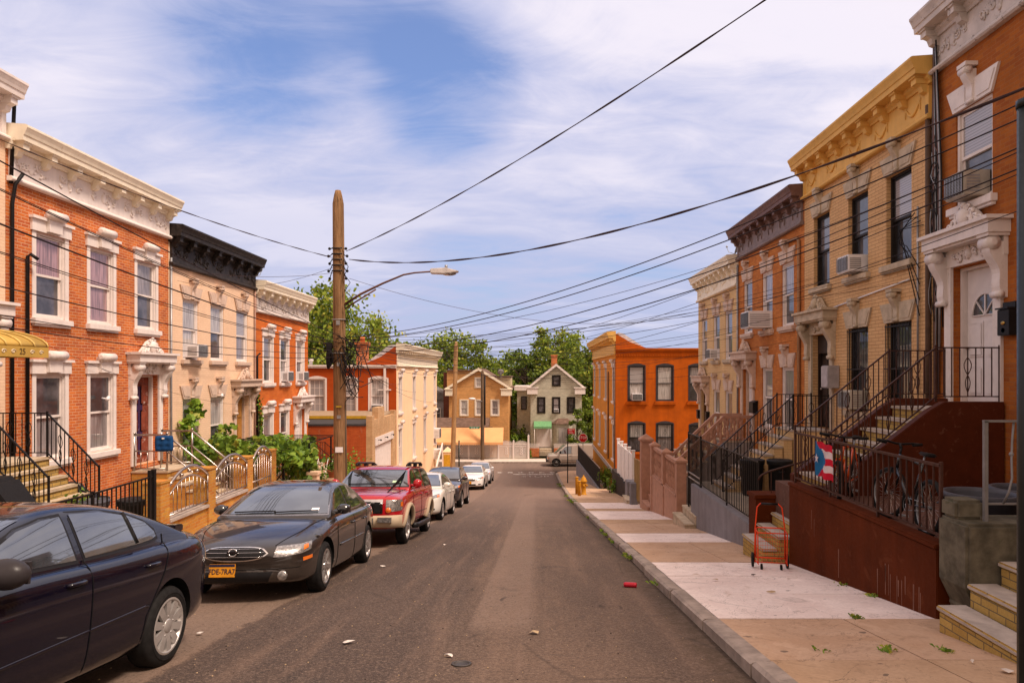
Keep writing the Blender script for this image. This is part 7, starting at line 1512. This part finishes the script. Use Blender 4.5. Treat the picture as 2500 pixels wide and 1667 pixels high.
for x in (-.4, -.25, -.1, .08, .22): b.box(x, x + .1, -.026, -.021, -.035, .045)
b.build('lettering', SGW, t)
t = thing('sign_post', 'thin dark green post beside the pale far pole', 'post', (-5.35, 47.6, pz(47.6))); b = MB(); b.tube([(0, 0, -.2), (0, 0, 2.9)], .05, 8); b.build('pole', MATS['post_green'], t); b = MB(); b.lathe([(.055, 2.9), (.055, 2.94), (.001, 2.97)], (0, 0, 0), 8); b.build('cap', BLKP, t)
WIRE = mat('cable_black', (.024, .014, .016), .6); WIREB = mat('cable_brown', (.05, .028, .03), .6)
PA, PB = (-5.08, 18.3), (-5.6, 47)
def cable(label, a, c, s_, r=.012, twist=0, m=WIRE, group='overhead wires'):
    r *= .55 if twist else .52; pts = sag(a, c, s_, 40 if not twist else 90); o = Vector(a); b = MB(); b.tube([p - o for p in pts], r, 5)
    if twist:
        for ph in (0, math.pi): b.tube([p - o + Vector((0, 0, 1)) * (r * 1.5) * math.sin(i * .45 + ph) for i, p in enumerate(pts)], r * .6, 4)
    return tag(b.build('overhead_cable', m, None, loc=o), label, 'cable', group)
cable('twisted service cable rising steeply from the brown pole over the road', (-5.08, 18.3, 3.28), (7.3, 3.0, 6.2), .55, .016, 1, WIREB)
cable('thick twisted cable swinging from the brown pole toward the amber brick house', (-5.0, 18.3, 3.06), (7.33, 5.2, 3.75), 1.0, .018, 1, WIREB)
for z0_, z1_, s_, lab in ((.97, 3.79, .75, 'upper one of a thick pair'), (.90, 3.62, .76, 'lower one of a thick pair'), (.72, 3.40, .92, 'upper one of a slack pair'), (.64, 3.16, .94, 'lower one of a slack pair')): cable(f'long cable sweeping past the buff house, {lab}', (-5.1, 18.3, z0_), (7.3, 5.0, z1_), s_, .017)
cable('thin cable from the brown pole to the ivory house cornice', (-5.0, 18.3, 2.55), (7.3, 26.2, 2.55), .9, .011, 0, WIREB)
cable('twisted cable from the brown pole to the red brick house cornice', (-5.42, 18.3, 3.1), (-10.5, 10.2, 4.6), .25, .012, 1, WIREB)
cable('wire from the brown pole to the cream house under its black cornice', (-5.42, 18.3, 2.85), (-10.6, 20.2, 2.75), .35, .010, 0, WIREB)
cable('wire from the brown pole to the first red brick window', (-5.42, 18.3, 2.7), (-10.6, 14.6, 2.95), .4, .010, 0, WIREB)
for i, (z, zn, lab) in enumerate(((1.0, 2.05, 'top'), (.9, 1.86, 'second'), (.82, 1.52, 'third'), (.72, 1.36, 'fourth'), (.6, 1.06, 'fifth'), (1.05, 2.5, 'sixth'), (.55, .7, 'seventh'), (.45, .45, 'eighth'), (.78, 1.7, 'ninth'))):
    cable(f'street cable along the parked cars toward the camera, {lab} of its bundle', (-5.25, 18.3, z), (-5.7, -10, zn + 1.9 + .25 * (4 - i if i < 5 else (i % 3))), .45 + .06 * i, [.016, .012, .02, .011, .014, .009, .010, .012, .009][i])
for i, (z, zn, lab) in enumerate(((.98, 1.5, 'highest'), (.85, 1.2, 'middle'), (.7, .6, 'lowest'))): cable(f'street cable from the brown pole down to the pale far pole, {lab} of three', (-5.2, 18.4, z), (-5.45, 47, zn), .5 + .1 * i, .014)
ends = [(7.33, 12.95, 3.5, .9, 'top of the conduit bundle beside the buff house'), (7.3, 12.85, 2.3, .85, 'middle of the conduit bundle beside the buff house'), (7.3, 12.75, 2.1, .8, 'lower conduit bundle beside the buff house'), (7.3, 18.8, 1.7, .75, 'drainpipe of the buff house'), (7.3, 24.9, 1.55, .7, 'corner of the ivory house'), (7.3, 30.6, .9, .65, 'far end of the ivory house')]
for i, (x, y, z, za_, lab) in enumerate(ends): cable(f'service wire crossing the road to the {lab}', (-5.05, 18.4, za_), (x, y, z), .55 + .06 * (i % 3), .011)
for i in range(9):
    y_ = 12.9 + 2.2 * i; f_ = (FB, FC, FD)[min(2, max(0, int((y_ - 12.6) / 6.1)))]
    cable(f'fine drop wire fanning from the brown pole, {["first", "second", "third", "fourth", "fifth", "sixth", "seventh", "eighth", "last"][i]} along the far row', (-5.05, 18.4, 1.0 - .09 * i), (7.32, y_, f_ + 3.2 + .35 * (i % 3)), .35 + .07 * (i % 4), .009)
cable('utility cable from the pale far pole over the parked cars to the buff house', (-5.4, 47, 2.0), (7.2, 9.0, 3.3), 1.1, .016); cable('utility cable from the pale far pole to the amber house wall', (-5.4, 47, 1.9), (7.2, 8.2, 3.0), 1.25, .014)
cable('utility cable from the far pole passing the ivory house toward the camera', (-5.4, 47, 1.5), (7.15, 7.0, 2.5), 1.3, .013); cable('thin wire from the far pole to the orange corner house', (-5.4, 47, 1.2), (4.8, 45.0, .9), .5, .012); cable('wire from the far pole to the roof edge of the orange corner house', (-5.4, 47, 1.7), (6.0, 41.5, 1.5), .5, .012)
for i, z in enumerate((.2, -.15, -.5, -1.2)): cable(f'cross street wire number {["one, the highest", "two", "three", "four, the lowest"][i]} beyond the crossing', (-40, 66.6, z + .9), (-5.2, 66.6, z), .6, .016); cable(f'cross street wire {["one, the highest", "two", "three", "four, the lowest"][i]} from the dark pole past the pale gabled house', (-5.2, 66.6, z), (40, 66.6, z + .9), .8, .016)
for i, (c_, lab) in enumerate((((-8.0, 40.2, -.6), 'first upper window'), ((-8.0, 46, -1.2), 'middle'), ((-8.0, 53, -2.2), 'far end'))): cable(f'service wire from the brown pole to the {lab} of the peach house front', (-5.15, 18.4, .7 - .15 * i), c_, .35, .013)
cable('wire from the brown pole to the orange red house', (-5.4, 18.4, .8), (-10.6, 26.2, .3), .3, .010); cable('wire from the brown pole to the red corner house gutter', (-5.35, 18.45, .6), (-9.8, 38.6, -.2), .5, .012)
cable('loose wire strung low across the cream house to the red brick door', (-10.5, 26, -1.2), (-10.55, 14.8, .6), .35, .008); cable('second loose wire strung across the cream house', (-10.5, 25.9, .1), (-10.55, 15.2, .9), .25, .008)
# ------------------------------------------------------------------ trees, far gates and planting
TL = [leafm('leaf_tree_light', (.27, .36, .045)), leafm('leaf_tree_mid', (.165, .24, .03)), leafm('leaf_tree_dark', (.080, .135, .022)), leafm('leaf_tree_gold', (.40, .40, .06))]
BARK = MATS['bark']
def tree(label, loc, h, rx, n=90, per=70, leaf=.34, seed=1, base=.25, w=(4, 5, 3, 1), ry=None, name='tree', shape='round'):
    rd = random.Random(seed); random.seed(seed); t = thing(name, label, 'tree', loc); ry = ry or rx; b = MB(); cs = []
    for i in range(n):
        if shape == 'cone': q = rd.random() ** .7; z = base + (1 - base) * (1 - q) ; k = rx * (q ** .8) * rd.uniform(.55, 1.05) + .1; a = rd.uniform(0, 6.28); cs.append((k * math.cos(a), k * math.sin(a), z * h - .12 * k))
        else:
            while True:
                x, y, z = rd.uniform(-1, 1), rd.uniform(-1, 1), rd.uniform(-1, 1); q = x * x + y * y + z * z
                if .18 < q < 1: break
            bump = 1 + .18 * math.sin(3 * math.atan2(y, x) + seed) * (1 - abs(z)); cs.append((x * rx * bump, y * ry * bump, h * (base + (1 - base) * .5) + z * h * (1 - base) * .5 * (1 + .12 * math.sin(seed + 5 * x))))
    b.tube([(0, 0, -.3), (.1, 0, h * base), (-.1, .1, h * .55), (0, 0, h * .85)], [h * .028, h * .022, h * .013, .03], 8)
    for c_ in cs[::3]: z0 = max(h * base * .8, min(c_[2] - .15 * h, h * .6)); b.tube([(0, 0, z0), (c_[0] * .5, c_[1] * .5, (z0 + c_[2]) / 2 + .04 * h), c_], [h * .010, h * .006, .015], 5)
    b.build('trunk', BARK, t); b = MB()
    for c_ in cs:
        ww = [v * rd.uniform(.3, 1.8) for v in w]; cr = rd.uniform(.6, 1.25) * rx * (.24 if shape == 'round' else .16); m = int(per * 1.35 * rd.uniform(.6, 1.3))
        leaves(b, [(c_[0] + rd.gauss(0, cr * .55), c_[1] + rd.gauss(0, cr * .55), c_[2] + rd.gauss(0, cr * .38)) for i in range(m)], leaf, 4, .5, False, ww)
    b.build('crown', TL, t, normals=False); return t
G0 = -8.6
tree('broad maple crown behind the brown gabled house', (-9.5, 86, G0), 13.6, 5.2, 100, 75, .46, 3); tree('dark rounded tree between the two gabled houses', (-1.2, 88, G0), 11.8, 3.6, 80, 70, .44, 4, w=(2, 5, 5, 0))
tree('tall bright tree behind the pale gabled house', (2.6, 90, G0), 14.9, 3.8, 110, 75, .46, 5, w=(5, 5, 2, 2), base=.15); tree('tall full tree beside the amber house front', (6.6, 84, G0), 13.2, 4.2, 110, 75, .44, 6, base=.05)
tree('slim tree at the edge of the peach house front', (-14.2, 82, G0), 11.5, 3.4, 80, 70, .42, 7); tree('big bright tree rising behind the red corner house', (-15.2, 52, -7.5), 13.6, 4.3, 150, 95, .34, 8, w=(5, 5, 2, 2)); tree('pale feathery tree rising behind the silver roof', (-19.5, 55, -7.5), 12.5, 3.6, 110, 90, .34, 12, w=(4, 5, 2, 2))
tree('narrow tiered tree above the silver roof with bare gaps', (-15.1, 66, -8), 13.6, 2.3, 70, 40, .34, 9, .3, (2, 3, 2, 5), None, 'tree', 'cone'); tree('round tree low behind the silver roof', (-16.8, 64, -8), 9.6, 3.0, 60, 70, .34, 10); tree('small dark yew beside the stop sign and pale house door', (4.3, 70.2, G0 + .2), 4.9, 1.35, 60, 60, .22, 11, .05, (1, 4, 6, 0), None, 'tree', 'cone')
for k, (x, y, h, r_) in enumerate(((-30, 95, 12, 6), (-42, 100, 13, 7), (16, 100, 12, 6), (28, 96, 13, 7), (44, 100, 12, 7), (10, 108, 13, 5), (-22, 110, 12, 6), (-4, 112, 11.5, 6))): tree(f'distant tree in the far belt, {["first", "second", "third", "fourth", "fifth", "sixth", "seventh", "eighth"][k]} counted along it', (x, y, G0), h, r_, 70, 60, .6, 20 + k, .1)
shrub('overgrown bushes between the two gabled houses', (-1.9, 74, G0), 1.0, 2, 2.4, 1500, .26); shrub('weeds by the far gate end', (-.7, 68.4, G0), .3, .4, 1.1, 300, .16)
t = thing('iron_gates', 'white ornamental iron gates in front of the brown gabled house', 'gate', (-9.6, 67.7, rz(66) + .1)); IW = mat('iron_white', (.72, .64, .60), .5, var=.05)
for i in range(6):
    x0 = i * 1.48; b = MB(); b.box(x0 + .12, x0 + 1.40, -.02, .02, .08, .12); b.box(x0 + .12, x0 + 1.40, -.03, .03, 1.42, 1.49); b.box(x0 + .12, x0 + 1.40, -.03, .03, 1.20, 1.26)
    for k in range(12): x = x0 + .16 + 1.2 * k / 11; b.box(x - .034, x + .034, -.012, .012, .1, 1.60 + .16 * math.sin(math.pi * k / 11)); b.ball((x, 0, 1.64 + .16 * math.sin(math.pi * k / 11)), (.02, .02, .05), 6, 4)
    for z in (.55, .8, 1.05): b.tube([(x0 + .76 + .12 * math.cos(a * .7854), -.02, z + .1 * math.sin(a * .7854)) for a in range(8)], .03, 5, closed=True)
    b.build('gate_leaf', IW, t)
for i in range(7): b = MB(); b.box(i * 1.48 - .09, i * 1.48 + .09, -.09, .09, 0, 1.75 if i not in (6,) else 2.3); b.ball((i * 1.48, 0, 1.8 if i != 6 else 2.35), .07); b.build('post', IW, t)
t = thing('garden_fence', 'white picket fence on a brick base before the pale gabled house', 'fence', (-.75, 69.4, rz(66) + .1)); b = MB(); b.box(0, 1.1, 0, .25, 0, .85); b.box(2.6, 4.4, 0, .25, 0, .85); b.build('base_wall', BR['red'], t)
for x0, x1 in ((0, 1.1), (2.6, 4.4)):
    b = MB(); n = int((x1 - x0) / .11)
    for k in range(n + 1): b.box(x0 + k * .11, x0 + k * .11 + .05, .1, .13, .86, 1.35)
    b.box(x0, x1, .131, .15, 1.0, 1.05); b.build('pickets', IW, t)
t = thing('iron_gate', 'low black iron gate before the white double door', 'gate', (.4, 69.4, rz(66) + .1)); rail_run([(0, 0, 0), (1.4, 0, 0)], 1.0, BLACKM, 'gate_leaf', t, .11)
t = thing('garden_parasol', 'red garden parasol behind the white gates', 'parasol', (-10.6, 68.6, G0)); b = MB(); b.lathe([(1.6, 2.0), (.8, 2.4), (.02, 2.7)], (0, 0, 0), 8); b.build('canopy', mat('parasol_red', (.55, .02, .06), .7), t); b = MB(); b.tube([(0, 0, 0), (0, 0, 2.6)], .03, 8); b.build('pole', GREYM, t)
t = thing('gate_pillar', 'amber and peach corner pillar with pointed cap near the pale far pole', 'pillar', (-6.9, 53.4, pz(53.4))); b = MB(); b.box(-.35, .35, -.3, .3, -.3, 2.0); b.add([(-.4, -.35, 2.0), (.4, -.35, 2.0), (.4, .35, 2.0), (-.4, .35, 2.0), (0, 0, 2.4)], [(0, 1, 4), (1, 2, 4), (2, 3, 4), (3, 0, 4), (3, 2, 1, 0)]); b.build('shaft', PEACH, t); b = MB(); b.box(-.25, .25, -.315, -.302, .3, 1.8); b.build('panel', mat('panel_amber', (.6, .33, .03), .6), t)
t = thing('handrail', 'white sloping stair rail along the peach house front', 'handrail', (-7.2, 48.5, pz(50))); b = MB(); b.bar((0, 0, .6), (0, 4.2, 2.4), .09, .2); b.bar((0, 0, -.3), (0, 0, .6), .07); b.bar((0, 4.2, -.3), (0, 4.2, 2.4), .07); b.build('rail', WHITE, t)
# ------------------------------------------------------------------ litter, weeds, covers
t = tag(MB().lathe([(.001, 0), (.03, .002), (.033, .02), (.033, .13), (.027, .15), (.02, .152), (.001, .15)], (0, 0, 0), 14, 'Y').build('drink_can', mat('can_red', (.5, .01, .03), .3, metal=.3), None, loc=(1.40, 9.45, zroad(1.4, 9.45) + .034)), 'red drink can lying in the road by the kerb', 'can'); t.rotation_euler = (0, 0, R(80)); t.scale = (1.1, 1.2, 1.1)
def paper(x, y, s_, lab, m, road=True):
    rd = random.Random(int(x * 100 + y * 10)); b = MB(); n = 7; pts = [(s_ * .62 * (1 + rd.uniform(-.5, .3)) * math.cos(2 * math.pi * i / n), s_ * .4 * (1 + rd.uniform(-.5, .3)) * math.sin(2 * math.pi * i / n), rd.uniform(.004, .03)) for i in range(n)]
    b.add(pts + [(0, 0, .03)], [(i, (i + 1) % n, n) for i in range(n)]); o = b.build('paper_scrap', m, None, loc=(x, y, (zroad(x, y) if road else pz(y)) + .006), normals=False); o.rotation_euler.x = SL; tag(o, lab, 'litter', 'scraps of litter on the street')
LW, LY, LB = mat('litter_white', (.62, .55, .5), .8), mat('litter_tan', (.42, .30, .18), .8), mat('litter_dark', (.04, .03, .025), .8)
for x, y, s_, m, lab in ((-.02, 6.75, .10, LY, 'torn tan cardboard scrap in the middle of the road'), (-1.75, 6.35, .10, LW, 'crushed white cup sleeve on the road'), (-.75, 5.9, .07, LW, 'white scrap near the small iron cover'), (-2.5, 11.2, .09, LW, 'white scrap beside the charcoal sedan'), (-1.9, 14.3, .08, LW, 'white scrap near the red sport utility vehicle'), (-3.3, 6.7, .06, LW, 'white cigarette box on the pale strip behind the navy car')): paper(x, y, s_, lab, m)
for x, y, s_, m, lab in ((3.55, 5.15, .10, LW, 'white wrapper with red print by the nearest steps'), (3.45, 5.4, .05, LW, 'small white scrap by the nearest steps'), (4.0, 5.25, .22, LB, 'flattened black plastic lying at the foot of the nearest steps'), (3.1, 9.7, .06, LB, 'dark scrap on the white paving'), (2.9, 8.4, .10, LY, 'brown leaf litter on the white paving'), (2.45, 9.3, .08, LY, 'rust coloured scrap on the white paving')): paper(x, y, s_, lab, m, False)
b = MB(); b.lathe([(.085, 0), (.085, .006), (.065, .007), (.065, .003), (.001, .004)], (0, 0, 0), 24); o = b.build('valve_cover', mat('iron_cast', (.07, .06, .055), .6, metal=.4), None, loc=(-.62, 5.7, zroad(-.62, 5.7) + .004)); o.rotation_euler.x = SL; tag(o, 'small round iron valve cover in the road', 'cover')
b = MB(); rd = random.Random(2)
def tuft(x, y, z, n, s_):
    for i in range(n): a = rd.uniform(0, 6.28); l = s_ * rd.uniform(.5, 1.2); w_ = .006; c_, q = math.cos(a), math.sin(a); p = (x + rd.gauss(0, s_ * .5), y + rd.gauss(0, s_ * .6)); b.cur = rd.choice((0, 1, 1, 3)); b.add([(p[0] - q * w_, p[1] + c_ * w_, z), (p[0] + q * w_, p[1] - c_ * w_, z), (p[0] + c_ * l * .5 + q * w_, p[1] + q * l * .5, z + l * .6), (p[0] + c_ * l, p[1] + q * l, z + l * .45)], [(0, 1, 2, 3)])
for y, n in ((12.2, 60), (12.6, 40), (14.7, 90), (15.3, 60), (16.4, 110), (17.4, 70), (22, 50), (31, 70), (32.5, 40), (45, 90), (47, 60), (9.6, 30), (36, 40)): tuft(KR + .02, y, rz(y) + .04, n, .08 if y < 30 else .15)
for x, y, n in ((3.3, 7.02, 70), (2.95, 5.75, 50), (3.45, 5.75, 50), (4.1, 5.9, 60), (3.0, 5.78, 20), (4.05, 9.0, 40), (4.04, 8.2, 60), (2.4, 5.75, 15)): tuft(x, y, pz(y), n // 2, .05)
stuff(b.build('weeds', LEAF, normals=False))
b = MB(); rd = random.Random(9)
for i in range(500):
    x, y = rd.uniform(-4.8, 1.6), 4.5 + 22 * rd.random() ** 2; r_ = rd.uniform(.003, .009); b.cur = rd.choice((0, 0, 1)); b.ball((x, y, zroad(x, y) + r_ * .4), (r_, r_, r_ * .6), 5, 3)
stuff(b.build('grit', [LY, LB]))
